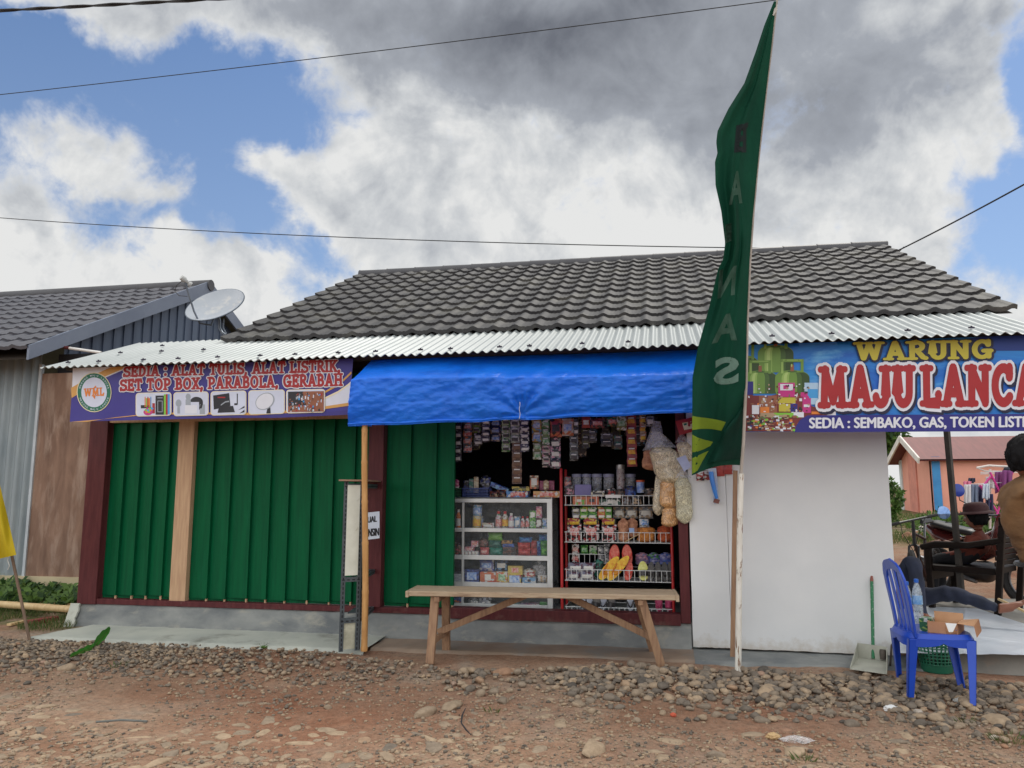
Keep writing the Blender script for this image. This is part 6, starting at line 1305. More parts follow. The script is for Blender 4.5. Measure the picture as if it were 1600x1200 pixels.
sandal_px(961, 851, 959, 884, 17, .16, [mRs, mRb, mRs], 'coral sandal standing upright, left of its pair'); sandal_px(979, 851, 981, 884, 17, .16, [mRs, mRb, mRs], 'coral sandal standing upright, right of its pair'); sandal_px(985, 878, 980, 907, 13, .09, [mRs, mRb, mRs], 'coral sandal leaning low beside the yellow pair')
sandal_px(966, 870, 937, 905, 15, .08, [mYs, mYb, mOs], 'yellow sandal with orange strap, left and lower of its pair'); sandal_px(982, 869, 950, 906, 15, .05, [mYs, mYb, mOs], 'yellow sandal with orange strap, right and front of its pair')
sandal_px(1004, 877, 1006, 907, 17, .07, [mPy, mPy, mBk2], 'pale yellow sandal with a black strap', False)
for i, (x, t2, m) in enumerate(((1018, 1012, mDk2), (1028, 1024, mDk2), (1038, 1036, mBk2), (1047, 1046, mDk2))): sandal_px(x, 878, t2+4, 908, 12, .07+.02*(i % 2), [mBk2, m, mBk2], ['dark patterned sandal next to the pale yellow one', 'dark patterned sandal second from the pale yellow one', 'black sandal near the right red post', 'dark sandal against the right red post'][i], i % 2 == 0)
for i, (x0, x1, m) in enumerate(((993, 1013, pp(c_(150, 110, 150), LV, PK)), (1012, 1032, pp(c_(70, 80, 160), LV, GN)), (1030, 1050, pp(c_(80, 84, 170), BL_, LV)))): good('bag', x0, 864, x1, 884, .2, m, ['pinkish plastic bundle behind the pale yellow sandal', 'blue-violet plastic bundle behind the dark sandals', 'blue plastic bundle beside the right red post'][i], 'bundle', R3)
# --- rack, bottom deck
for i, (x0, x1, m, st) in enumerate(((911, 909, mGs, False), (922, 920, mGs, True), (934, 930, mDk2, False), (945, 940, mGs, True), (958, 953, mDk2, False), (984, 986, mGs, True), (1000, 1002, mGs, False), (1029, 1030, mMs, True), (1044, 1046, mMs, False))):
    sandal_px(x0, 928, x1, 956, 12, .07+.015*(i % 2), [mBk2 if m is not mMs else mMs, m, mBk2 if m is not mMs else mMs], ['grey and black sandal nearest the bench brace on the bottom deck', 'grey sandal with V strap beside the brace', 'dark broad-strapped sandal on the bottom deck', 'grey V-strap sandal in the middle of the bottom deck', 'dark wide sandal in the middle of the bottom deck', 'grey sandal left of the bench leg', 'pale grey sandal against the bench leg', 'magenta V-strap sandal on the bottom deck', 'magenta broad-strapped sandal at the right post'][i], st)

# --- strips of sachets hung under the awning
HG = 'sachet strips hanging in the shop front'
rows = [(710, 661, 721.5, 722, 5, pp(c_(80, 66, 76), GY, DK), mlab, 'long dull grey-red strip, first beside the green boards'),
 (723.5, 660, 737.5, 707, 4, pp(c_(86, 96, 110), OR, GY), mredl, 'blue-grey strip with orange pictures beside the grey-red one'),
 (738.5, 657, 751, 676, 2, pp(OL, LM, GY), mdark, 'short olive green strip'), (740.5, 677, 753, 696, 2, pp(GY, W0, DK), mlab, 'grey strip hung right below the short olive strip'),
 (752.5, 655, 765.5, 691, 4, pp(c_(84, 74, 100), GY, DK), mlab, 'dull purple strip between olive and dark blue'), (766.5, 655, 782, 690, 3, pp(c_(44, 56, 88), NV, TN), mblab, 'dark navy strip left of the pale green one'),
 (784, 654, 797, 706, 5, pp(c_(168, 196, 140), W0, GN), mdark, 'pale green strip with black marks left of the tarp tie'), (798, 654, 811.5, 692, 3, pp(c_(164, 178, 162), W0, GY), mdark, 'pale grey-green strip straight below the tarp tie'),
 (800, 692, 815, 756, 5, pp(BR, c_(150, 108, 76), c_(90, 56, 40)), M('brown_label', S(120, 84, 58), S(96, 64, 46), .4, 30), 'long brown transparent strip hanging down to the cabinet top'), (813, 655, 826.5, 706, 5, pp(c_(84, 76, 110), W0, DK), mlab, 'dark violet strip right of the tarp tie'),
 (831.5, 655, 846, 690, 2, pp(c_(206, 150, 60), YE, SK), mblab, 'orange strip of two large sachets'), (833, 690.5, 846, 718, 2, pp(c_(136, 146, 92), OL, W0), mglab, 'olive strip below the large orange sachets'),
 (847, 655, 858.5, 695, 3, pp(c_(120, 150, 90), GN, W0), mglab, 'green strip left of the red noodle pack'), (847.5, 696, 859, 730, 4, pp(c_(206, 188, 170), PK, DK), mdark, 'cream strip with small dark marks below the green one'),
 (860, 684, 875.5, 732, 3, pp(c_(50, 50, 58), PK, GY), mlab, 'black strip with pink pictures below the red noodle pack'), (896, 655, 904, 680, 2, pp(c_(88, 88, 80), GY), mlab, 'narrow grey strip right of the orange noodle pack'),
 (890.5, 681, 903, 720, 3, pp(c_(112, 116, 108), GY, DK), mdark, 'grey-green strip below the narrow grey one'), (909, 670, 921, 701, 3, pp(c_(100, 100, 84), OL, DK), mdark, 'grey strip below the first red packet'), (920.5, 672, 932, 692, 2, pp(c_(96, 88, 84), GY, DK), mdark, 'short grey strip below the second red packet'),
 (939, 676, 957, 698, 2, pp(c_(56, 54, 56), DK, GY), mdark, 'dark strip under the green and orange packet'), (960, 680, 972, 702, 2, pp(c_(40, 72, 76), TL_, BR), mdark, 'dark teal strip left of the olive packet'),
 (980, 649, 993.5, 729, 5, pp(c_(180, 40, 40), RD, c_(130, 26, 30)), mylab, 'long bright red strip hanging at the right'), (1000, 649, 1009, 690, 3, pp(TN, OR, DK), mylab, 'orange and cream strip right of the long red one'), (1010, 650, 1022, 666, 1, pp(GY, W0, DK), mlab, 'single grey sachet right of the long red strip'), (993, 650, 1000, 688, 3, pp(c_(90, 40, 40), DK), mdark, 'narrow dark red strip beside the long red one')]
for x0, y0, x1, y1, n, m, l2, lab in rows: good('sachets', x0, y0, x1, y1, rg.uniform(-.06, .06), [m, l2, mlab if l2 is not mlab else mdark], lab, 'sachet strip', HG, n=n)
for x0, y0, x1, y1, m, l2, lab in ((859.5, 654, 877, 683, pp(RD, DK, OR, 30), mdark, 'red and black noodle pack'), (877.5, 654, 896, 681, pp(c_(226, 180, 150), W0, OR, 30), mblab, 'white and orange noodle pack beside the red one'), (909, 651, 922, 668.5, pp(c_(190, 40, 40), RD), mlab, 'bright red packet in the upper row'), (923, 653, 944, 669, pp(c_(130, 44, 50), RD, DK), mredl, 'dull red wide packet in the upper row'), (948, 651, 964, 666, pp(TL_, OR, DK), mredl, 'green and orange packet in the upper row'), (963.5, 650, 979, 672.5, pp(c_(150, 150, 80), OL, W0), mglab, 'olive packet with a dark leaf left of the red strip')):
    good('pouch', x0, y0, x1, y1, -.05, [m, l2], lab, 'packet', 'packets hanging in the upper row')
rb_ = random.Random(31); back = [pp(c_(90, 84, 96), GY, DK), pp(c_(110, 104, 84), OL, DK), pp(c_(100, 70, 64), TN, DK), pp(c_(70, 84, 104), SK, DK)]
for i in range(17): x = 716+i*18.5+rb_.uniform(-4, 4); good('sachets', x, 652, x+rb_.uniform(10, 14), rb_.uniform(672, 716), rb_.uniform(.3, .5), [back[i % 4], mdark], 'dim sachet strip hanging in the back row of the shop front', 'sachet strip', 'dim strips in the back row', n=rb_.choice((2, 3, 4)))
# rods the strips are tied to
for dy in (-.06, .06):
    b = MB(); b.tube([V((-1.83, YC+dy, 2.13)), V((.14, YC+dy, 2.12))], .008, 8); b.build('hanging_rod', mBamG, shop, smooth=True)
# --- bags of crackers at the right post
def noodle(name, base, dark, sc, stretch, wdt):
    """crackers pressed against clear film: elongated pieces with thin dark edges"""
    m, t, b, o = newmat(name); c0 = coords(t); n = t.n('ShaderNodeTexNoise'); n.inputs['Scale'].default_value = 14; n.inputs['Detail'].default_value = 3; t.l(c0, n.inputs['Vector'])
    ad = t.n('ShaderNodeVectorMath', operation='MULTIPLY_ADD'); t.l(n.outputs['Color'], ad.inputs[0]); ad.inputs[1].default_value = (.07, .07, .07); t.l(c0, ad.inputs[2])
    mp = t.n('ShaderNodeMapping'); mp.inputs['Scale'].default_value = stretch; mp.inputs['Rotation'].default_value = (.3, .7, .2); t.l(ad.outputs[0], mp.inputs[0])
    v = t.n('ShaderNodeTexVoronoi', feature='DISTANCE_TO_EDGE'); v.inputs['Scale'].default_value = sc; t.l(mp.outputs[0], v.inputs['Vector']); vc = t.n('ShaderNodeTexVoronoi'); vc.inputs['Scale'].default_value = sc; t.l(mp.outputs[0], vc.inputs['Vector'])
    e = ramp(t, v.outputs['Distance'], [(.0, dark), (wdt, tuple(q*.72 for q in base)), (wdt*2.4, base)]); sp = t.n('ShaderNodeSeparateColor'); t.l(vc.outputs['Color'], sp.inputs[0]); g_ = ramp(t, sp.outputs[0], [(0, (.66, .62, .56)), (1, (1.1, 1.08, 1.04))])
    mm = t.n('ShaderNodeMix', data_type='RGBA', blend_type='MULTIPLY'); mm.inputs[0].default_value = .8; t.l(e, mm.inputs[6]); t.l(g_, mm.inputs[7]); t.l(mm.outputs[2], b.inputs['Base Color']); b.inputs['Roughness'].default_value = .4; b.inputs['Coat Weight'].default_value = .8; b.inputs['Coat Roughness'].default_value = .12; bump(t, b, v.outputs['Distance'], .8, .02); return m
mStr = noodle('striped_crackers', S(236, 224, 196), S(66, 58, 48), 54, (1, 1, .42), .03); mStrW = noodle('curly_crackers', S(234, 230, 200), S(96, 92, 70), 74, (1, 1, .8), .045); mTanC = noodle('tan_crackers', S(230, 180, 124), S(164, 112, 66), 38, (1, 1, .5), .035)
HB = 'cracker bags hanging at the right shop post'
def hbag(x0, y0, x1, y1, Y, mat, label, lean_=0, neck=.9, d=None):
    p, q = P(x0, y1, Y), P(x1, y0, Y); w_, h_ = q.x-p.x, q.z-p.z; d = d or w_*.55; c = V(((p.x+q.x)/2, Y, p.z)); sd_ = x0*.31
    t_ = thing('cracker_bag', c+V((0, d/2, h_)), label, 'cracker bag', HB)
    def fn(u, v, grow, top):
        a = 2*pi*u; vv = v*neck
        full = min(1, (v*7)**.5)*(min(1, (1-v)*5)**.5 if not top else 1)
        if top: full = 1-.72*v
        r_ = (full*(1+.12*fbm(cos(a)+sd_, sin(a), v*4)+.05*fbm(cos(a)*4, sin(a)*4, v*11+sd_))+grow)
        z = vv*h_ if not top else (neck-.06+(1-neck+.1)*v)*h_
        return c+V((cos(a)*w_/2*r_+lean_*z, d/2+sin(a)*d/2*r_, z))
    b = MB(); b.grid(lambda u, v: fn(u, v, 0, False), 24, 26); b.build('crackers', mat, t_, smooth='all', fix=False)
    b = MB(); b.grid(lambda u, v: fn(u, v, .05, True), 22, 8); b.build('bag_top', mBag, t_, smooth='all', fix=False); return t_
hbag(1002, 660, 1034, 735, 6.86, mCrk, 'clear bag half full of tan crackers, leftmost of the hanging bags', .12, .48)
hbag(1030, 676, 1076, 757, 6.66, mStr, 'big bag of black and cream striped crackers hanging aslant', -.32, .78)
hbag(1018, 726, 1036, 806, 6.82, mStr, 'narrow striped cracker bag hanging left of the tan ones', .12, .94)
hbag(1031, 738, 1058, 795, 6.70, mTanC, 'bag of tan crackers above a smaller tan one', 0, .86)
hbag(1033, 786, 1058, 824, 6.72, mTanC, 'small bag of tan crackers at the very bottom of the bunch', .1, .9)
hbag(1057, 736, 1081, 819, 6.64, mStrW, 'long round bag of pale curly crackers nearest the white wall', -.02, .93)
hbag(1020, 700, 1042, 726, 6.78, mTanC, 'orange-brown cracker bag tucked behind the big striped one', 0, .8)
hbag(1022, 716, 1048, 742, 6.8, mCrk, 'small dull brown bag between the striped bags', 0, .8)
hbag(1062, 680, 1086, 722, 6.68, mStr, 'striped cracker bag partly behind the green flag', -.2, .8)
b = MB(); Yn = 6.60; q_ = [P(1057, 716, Yn), P(1071, 711, Yn), P(1080, 729, Yn), P(1069, 737, Yn)]; b.add(q_+[v+V((0, .003, 0)) for v in q_], [(3, 2, 1, 0), (4, 5, 6, 7), (0, 1, 5, 4), (1, 2, 6, 5), (2, 3, 7, 6), (3, 0, 4, 7)]); tag(b.build('paper_slip', M('slip_paper', S(186, 196, 228), S(170, 180, 214), .7, 20)), 'pale blue paper slip on the big striped cracker bag', 'paper slip')
pr = Print(lambda px, py, L: P(px, py, 6.62-.002*L), 9); pr.poly([(1055, 658), (1090, 650), (1092, 672), (1062, 680)], 0, 0); pr.poly([(1066, 661), (1090, 656), (1090, 668), (1069, 672)], 1, 1); put_text(pr, 'P', ((1076, 657), (1083, 656), (1083, 665), (1076, 666)), 2, 0, .04); pr.poly([(1068, 662), (1073, 661), (1073, 664), (1069, 665)], 2, 2)
tag(pr.mb.build('printed_card', [iRed, iCream, iGreen], fix=False), 'red and cream printed card above the hanging bags beside the flag', 'card')
HP = 'packs hanging behind the lower end of the flag'
for x0, y0, x1, y1, m, l2, lab, Y in ((1105, 712, 1118, 731, pp(RD, c_(214, 70, 60)), None, 'red pack directly above the blue toothbrush', 6.66), (1119, 712, 1131, 744, pp(c_(206, 60, 50), RD), mylab, 'long red pack with a yellow spot under the flag hem', 6.67), (1131, 714, 1144, 741, pp(c_(196, 52, 46), RD), None, 'red pack nearest the flagpole', 6.66), (1088, 736, 1100, 751, pp(RD, W0, DK), mlab, 'small red and white pack under the flag\'s yellow tip', 6.66), (1098, 735, 1109, 750, pp(c_(150, 60, 60), W0, RD), mlab, 'small pale red pack left of the toothbrush', 6.68)):
    good('pouch', x0, y0, x1, y1, Y-YC, [m, l2] if l2 else m, lab, 'pack', HP, a=.8, b=.94)
tb = thing('toothbrush_pack', P(1114, 787, 6.63), 'blue toothbrush in a long clear blister card on the white wall', 'toothbrush')
b = MB(); q_ = [P(1106, 733, 6.66), P(1119, 731, 6.66), P(1124, 784, 6.66), P(1116, 788, 6.66)]; b.add(q_+[v+V((0, .003, 0)) for v in q_], [(3, 2, 1, 0), (4, 5, 6, 7), (0, 1, 5, 4), (1, 2, 6, 5), (2, 3, 7, 6), (3, 0, 4, 7)], 0); b.build('card', M('blister_card', S(196, 206, 220), S(160, 176, 206), .4, 18), tb)
b = MB(); b.tube([P(1111, 737, 6.645), P(1113, 752, 6.643), P(1117, 768, 6.643), P(1120, 779, 6.645)], [.018, .02, .017, .012], 10); b.build('blister', M('blister_blue', S(50, 120, 210), S(60, 140, 224), .25, 9), tb, smooth=True)
b = MB(); b.obox(P(1119.5, 783, 6.65), (.022, 0, -.006), (0, .006, 0), (.006, 0, .016)); b.build('card_foot', M('blister_brown', S(120, 70, 60), S(96, 54, 48), .5, 9), tb)
# ------------------------------------------------------------------ pink house and yard behind the terrace
mPink = M('salmon_wall', S(240, 170, 148, .9), S(230, 158, 138, .9), .75, 1.2, bmp=.1); mPinkRoof = M('red_roof_sheet', S(142, 72, 70, .66), S(124, 60, 60, .66), .6, 1.5, (6, 1, 1)); mBluT = M('blue_trim', S(64, 146, 206, .9), S(54, 130, 190, .9), .6, 4); mWhT = M('white_trim', S(226, 220, 212), S(206, 200, 194), .6, 4)
HY = 27.0; K = P(1459, 790, HY); KX, KZ = K.x, gz(K.x, HY)
ez = P(1455, 713, HY).z; hy2 = HY*(P(1459, 790, 10).x/P(1411, 790, 10).x); pkz = P(1425, 683, (HY+hy2)/2).z; X2 = KX+7.4
ph = thing('pink_house', (KX+3.5, HY, KZ), 'salmon pink house with red roof and blue corner strips beyond the yard', 'house')
b = MB(); b.box((KX, HY, KZ-.6), (X2, HY+.15, ez)); b.build('front_wall', mPink, ph)
b = MB(); my = (HY+hy2)/2; b.add([(KX, HY, KZ-.6), (KX, hy2, KZ-.6), (KX, hy2, ez), (KX, my, pkz-.1), (KX, HY, ez)], [(0, 1, 2, 3, 4)]); b.build('gable_wall', mPink, ph, fix=False)
b = MB(); b.add([(X2, HY, KZ-.6), (X2, hy2, KZ-.6), (X2, hy2, ez), (X2, my, pkz-.1), (X2, HY, ez)], [(4, 3, 2, 1, 0)]); b.box((KX, hy2-.15, KZ-.6), (X2, hy2, ez)); b.build('back_walls', mPink, ph)
b = MB(); sl2 = (pkz-ez)/(my-HY); ov = .22; ox = .38
b.add([(KX-ox, HY-ov, ez-ov*sl2), (X2+ox, HY-ov, ez-ov*sl2), (X2+ox, my, pkz), (KX-ox, my, pkz), (X2+ox, hy2+ov, ez-ov*sl2), (KX-ox, hy2+ov, ez-ov*sl2)], [(0, 1, 2, 3), (3, 2, 4, 5)])
b.add([(KX-ox, HY-ov, ez-ov*sl2-.06), (X2+ox, HY-ov, ez-ov*sl2-.06), (X2+ox, my, pkz-.06), (KX-ox, my, pkz-.06), (X2+ox, hy2+ov, ez-ov*sl2-.06), (KX-ox, hy2+ov, ez-ov*sl2-.06)], [(3, 2, 1, 0), (5, 4, 2, 3)]); b.build('roof', mPinkRoof, ph, fix=False)
for ya, yb in ((HY-ov, my), (hy2+ov, my)):
    b = MB(); b.bar((KX-ox-.03, ya, ez-ov*sl2-.04), (KX-ox-.03, yb, pkz-.04), .05, .2); b.build('barge_board', mWhT, ph)
for x in (KX+.02, KX+3.75):
    b = MB(); b.box((x, HY-.04, KZ-.5), (x+.24, HY+.02, ez-.01)); b.build('corner_strip', mBluT, ph)
b = MB(); b.box((KX-.03, HY+1.5, KZ), (KX-.005, HY+2.3, KZ+2.0)); b.box((KX-.04, HY+1.42, KZ), (KX-.006, HY+1.49, KZ+2.1)); dr = b.build('door', M('salmon_door', S(228, 150, 130, .9), S(206, 134, 118, .9), .7, 3), ph)
b = MB(); b.box((KX-.05, hy2-.22, KZ-.4), (KX-.003, hy2, ez)); b.build('corner_strip', M('pale_trim', S(206, 214, 212), S(190, 200, 200), .7, 4), ph)

# foliage helpers
def leafmat(name, a, c): return M(name, a, c, .55, 3, trans=.35, spec=.3, lo=.3, hi=.7)
mLf1 = leafmat('leaf_mid', (.085, .165, .04), (.13, .22, .055)); mLf2 = leafmat('leaf_dark', (.022, .065, .016), (.04, .09, .022)); mLf3 = leafmat('leaf_light', (.10, .19, .03), (.13, .23, .05)); mGrass = leafmat('grass_blade', (.075, .12, .03), (.11, .15, .045)); mDry = leafmat('dry_grass', (.24, .2, .09), (.3, .24, .12))
mBark = M('bark', S(110, 92, 76), S(84, 70, 58), .9, 9, (3, 3, .6), bmp=.6)
def leaf(b, c, d, n_, L, w_, mi=0):
    d = d.normalized(); s_ = d.cross(n_); s_ = s_.normalized() if s_.length > 1e-5 else V((1, 0, 0)); nn = s_.cross(d)
    b.add([c, c+d*L*.4+s_*w_/2-nn*L*.03, c+d*L-nn*L*.12, c+d*L*.4-s_*w_/2-nn*L*.03], [(0, 1, 2, 3)], mi)
def rv(r): 
    while 1:
        v = V((r.uniform(-1, 1), r.uniform(-1, 1), r.uniform(-1, 1)))
        if .05 < v.length < 1: return v
def tree(name, base, h, cr, label, cat, group, seed, mats, nl=2600, L=.16, trunk=.14, low=.35, sq=(1, 1, .9)):
    r = random.Random(seed); base = V(base); t_ = thing(name, base, label, cat, group); b = MB()
    top = base+V((0, 0, h*.6)); pts = [base+V((.06*h*noise.noise(V((i*.7, seed, 0))), .06*h*noise.noise(V((0, i*.7, seed))), h*.62*i/6)) for i in range(7)]; b.tube(pts, [trunk*(1-.1*i) for i in range(7)], 8)
    clumps = []
    for i in range(16):
        d = rv(r); c = base+V((0, 0, h*(low+(1-low)/2)))+V((d.x*cr*sq[0], d.y*cr*sq[1], d.z*h*(1-low)/2*sq[2])); clumps.append((c, r.uniform(.28, .5)*cr)); m_ = pts[3].lerp(pts[6], r.random()); b.tube([m_, m_.lerp(c, .5)+V((0, 0, .1)), c], [trunk*.35, trunk*.2, trunk*.06], 5)
    b.build('trunk', mBark, t_, smooth=True); b = MB()
    for i in range(nl):
        c, rad = r.choice(clumps); d = rv(r); p = c+d*rad*(.55+.45*r.random()); leaf(b, p, (d+rv(r)*.7+V((0, 0, -.2))), rv(r), L*r.uniform(.6, 1.3), L*.5*r.uniform(.7, 1.2), 0 if r.random() < .6 else (1 if r.random() < .6 else 2))
    b.build('crown', mats, t_, fix=False); return t_
x_ = P(1390, 700, 34).x; tree('tree', (x_+.2, 36, gz(x_, 36)), 5.2, 1.2, 'leafy green tree rising beside the pink house gable', 'tree', None, 3, [mLf1, mLf2, mLf3], 2600, .3)
tree('tree', (P(1330, 700, 48).x, 48, gz(5, 48)), 6.5, 3.0, 'broad dark tree far behind the shop roof line', 'tree', None, 8, [mLf2, mLf1, mLf2], 3000, .35)
tree('bush', (P(1396, 770, 22).x, 22, gz(5, 22)), 1.35, .17, 'narrow green bush just beyond the edge of the white wall', 'bush', None, 5, [mLf1, mLf3, mLf2], 700, .12, .02, .05)
def bushlet(name, px, py, Y, h, cr, label, seed, mats, n=420, L=.11, flowers=None):
    p = P(px, py, Y); p = V((p.x, p.y, gz(p.x, p.y))); r = random.Random(seed); t_ = thing(name, p, label, 'plant', None); b = MB()
    for i in range(9):
        d = V((r.uniform(-1, 1)*cr, r.uniform(-1, 1)*cr, h*r.uniform(.6, 1))); b.tube([p, p+d*.5+V((0, 0, .05)), p+d], [.012, .009, .004], 5)
    b.build('stem', mLf2, t_); b = MB()
    for i in range(n):
        d = rv(r); c = p+V((d.x*cr, d.y*cr, h*(.55+.45*d.z))); leaf(b, c, d+V((0, 0, .4))+rv(r)*.5, rv(r), L*r.uniform(.6, 1.3), L*.45, r.choice((0, 0, 1, 2)))
    b.build('foliage', mats, t_, fix=False)
    if flowers:
        b = MB()
        for i in range(7): d = rv(r); b.ball(p+V((d.x*cr, -abs(d.y)*cr, h*(.6+.4*d.z))), .035, 0, 6, 4)
        b.build('flower', flowers, t_)
for a in [('plant', 1447, 800, 21, .3, .5, 'low leafy plant on the grass below the blue corner strip', 41, [mLf1, mLf3, mGrass]), ('plant', 1470, 812, 18, .65, .5, 'bright leafy plant left of the terrace post', 42, [mLf3, mLf1, mLf2]), ('plant', 1560, 800, 17, .8, .6, 'leafy plant behind the pink drying rack', 43, [mLf1, mLf3, mLf2]), ('plant', 1588, 800, 16.5, .9, .6, 'leafy plant with orange flowers near the standing man', 44, [mLf1, mLf3, mLf2]), ('plant', 1540, 795, 19, .6, .8, 'broad plant below the hanging laundry', 45, [mLf2, mLf1, mLf3])]:
    bushlet(*a, flowers=M('orange_petal', S(230, 110, 60), S(210, 90, 50), .5, 9) if a[1] == 1588 else None)
st = [(1432, 822, .2, .9), (1446, 824, .28, 1), (1458, 826, .22, .8), (1468, 832, .2, .95), (1424, 818, .15, .9), (1452, 816, .18, 1.0)]
for i, (px, py, r_, tn) in enumerate(st):
    p = P(px, py, 18.5); s_ = Stones(); s_.put(p.x, p.y+.25*(i % 3), gz(p.x, p.y)+r_*.35, r_, .75, tn, 3); tag(s_.build('rock'), ['pale rock second in the row beyond the yard', 'largest pale rock in the row beyond the yard', 'pale rock right of the largest one', 'rock at the right end of the row beyond the yard', 'small rock at the left end of the row beyond the yard', 'whitish rock on top behind the largest one'][i], 'rock', 'rocks edging the yard')
b = MB(); r = random.Random(9)
for i in range(7000):
    Y = r.uniform(17, 27); px = r.uniform(1380, 1640); p = P(px, 790, Y); x, y = p.x, Y
    if noise.noise(V((x*.8, y*.8, 1))) < -.15: continue
    a = r.uniform(0, 6.28); leaf(b, V((x, y, gz(x, y))), V((cos(a)*.5, sin(a)*.5, 1)), V((sin(a), cos(a), 0)), r.uniform(.08, .22), .018, 0 if r.random() < .75 else 1)
tag(b.build('grass', [mGrass, mDry], fix=False), kind='stuff')
b = MB()   # grass and weeds left of the shop
for i in range(6500):
    px, py = r.uniform(-60, 122), 924+76*r.random(); p = G(px, py, .03)
    if p.x > -5.45 or p.y > 8.1: continue
    edge = pl([(-60, 1000), (40, 990), (110, 985)], px)[0]
    if py > edge-6*r.random(): continue
    if noise.noise(V((p.x*2.2, p.y*2.2, 4))) < -.22+.5*max(0, (py-955)/45): continue
    a = r.uniform(0, 6.28); leaf(b, V((p.x, p.y, gz(p.x, p.y))), V((cos(a)*.7, sin(a)*.7, 1)), V((sin(a), cos(a), 0)), r.uniform(.04, .11), .007, 0 if r.random() < .85 else 1)
tag(b.build('grass', [mGrass, mDry], fix=False), kind='stuff')
b = MB()
for i in range(1700):
    px, py = r.uniform(-60, 124), 916+38*r.random()**1.3; p = G(px, py, .05)
    if p.x > -5.5: continue
    p.y = min(p.y, 8.08); z = gz(p.x, p.y); a = r.uniform(0, 6.28); hh = r.uniform(.02, .22)*r.uniform(.5, 1.15)*pl([(-60, 1.2), (20, 1.2), (60, .8), (124, .9)], px)[0]
    b.tube([V((p.x, p.y, z)), V((p.x+.03*cos(a), p.y+.03*sin(a), z+hh))], .0025, 3, 1)
    for k in range(3): q = a+k*2.1; leaf(b, V((p.x+.03*cos(a), p.y+.03*sin(a), z+hh*(1-.2*k))), V((cos(q), sin(q)*.5-.3, .45)), V((r.uniform(-.4, .4), -.8, .6)), r.uniform(.06, .14), .055, r.choice((0, 1, 2)))
tag(b.build('weeds', [mLf1, mLf2, mLf3], fix=False), kind='stuff')
b = MB()
for (cx, cy, n_, rad) in ((1580, 1150, 90, .10), (1255, 1180, 40, .05), (1440, 1085, 30, .05), (412, 1012, 30, .03), (185, 1040, 30, .06), (1505, 1122, 30, .05), (770, 1112, 20, .04)):
    c = G(cx, cy)
    for i in range(n_): a = r.uniform(0, 6.28); q = rad*r.random()**.5; x, y = c.x+q*cos(a), c.y+q*sin(a); leaf(b, V((x, y, gz(x, y))), V((cos(a)*.8, sin(a)*.8, 1)), V((sin(a), cos(a), 0)), r.uniform(.02, .06), .005, 0)
tag(b.build('grass', [mGrass], fix=False), kind='stuff')
p = thing('weed', G(412, 1014, .03), 'tiny green weed growing at the apron edge', 'weed'); b = MB()
for i in range(16): a = i*2.4; leaf(b, origin_of(p), V((cos(a), sin(a), .7)), V((0, 0, 1)), .05, .02)
b.build('leaf_rosette', mLf1, p, fix=False)
# fallen banana leaf
bl = thing('banana_leaf', G(140, 1024, .03), 'fresh green piece of banana leaf lying on the gravel at the apron edge', 'leaf'); mBan = leafmat('banana_green', (.05, .22, .025), (.07, .27, .04)); b = MB()
a0, a1, a2 = G(110, 1027, .03), G(146, 1012, .05), P(172, 983, 6.2)
def bleaf(u, v):
    p = (a0.lerp(a1, u/.5) if u < .5 else a1.lerp(a2, (u-.5)/.5)); wd = .085*(sin(pi*min(1, u*1.1+.06))**.6 if u < .5 else .7*sin(pi*(u-.5)/.5*.93+.1)**.7)*(.6 if u < .5 else 1); d = (a2-a0).normalized(); s_ = (RT*.72-UP*.69) if u > .5 else (RT*.35-UP*.55+V((0, -.6, 0))).normalized()
    return p+s_*(v-.5)*2*wd*.55+V((0, 0, .014*abs(v-.5)*2+.004*sin(u*40)))
b.grid(bleaf, 40, 10, thick=.0015); b.build('blade', mBan, bl, smooth=50); b = MB(); b.tube([a0+V((0, 0, .004)), a1+V((0, 0, .004)), a2+V((0, 0, .004))], [.006, .005, .002], 6); b.build('midrib', mLf3, bl, smooth=True)
# bamboo lying, red plank, yellow flag
bamboo('bamboo_pole', V((-9.2, 7.35, .17)), V((-5.66, 6.97, .13)), .036, [.1, .3, .5, .62, .74, .86, .96], mBamG, 'pale bamboo pole lying in the weeds beside the plinth')
bamboo('bamboo_pole', V((-8.6, 7.62, .1)), V((-6.2, 7.45, .09)), .026, [.2, .5, .8], mBamG, 'thinner bamboo pole lying behind the longer one in the weeds')
b = MB(); b.bar(G(46, 975, .05), G(88, 968, .05), .09, .07); tag(b.build('red_plank', M('red_plank', S(136, 52, 50), S(112, 40, 42), .7, 8), bevel=.004), 'short dark red painted plank under the bamboo pole', 'plank')
b = MB(); b.bar(G(14, 976, .05), G(42, 970, .05), .05, .02); tag(b.build('split_stick', mBamG), 'short split pale stick left of the red plank', 'stick')
s_ = Stones(); p = G(108, 971); s_.put(p.x, p.y, .05, .035, .7, .97, 3); tag(s_.build('stone'), 'white pebble beside the red plank at the plinth', 'stone', 'single stones on the ground')
mYel = M('yellow_cloth', (.66, .50, .012), (.58, .43, .01), .7, 4, trans=.35, bmp=.2, bscale=200, bdist=.002)
yf = thing('yellow_flag', G(46, 1000, .02), 'bright yellow cloth flag on a thin leaning stick at the left edge', 'flag')
fb, ft = G(46, 1000, .0), P(-22, 690, 5.95); b = MB(); b.tube([fb, fb.lerp(ft, .5)+V((.012, 0, 0)), ft], [.013, .012, .01], 8); b.build('stick', M('grey_stick', S(142, 118, 98, .9), S(112, 92, 78, .9), .8, 8, (6, 6, 1)), yf, smooth=True)
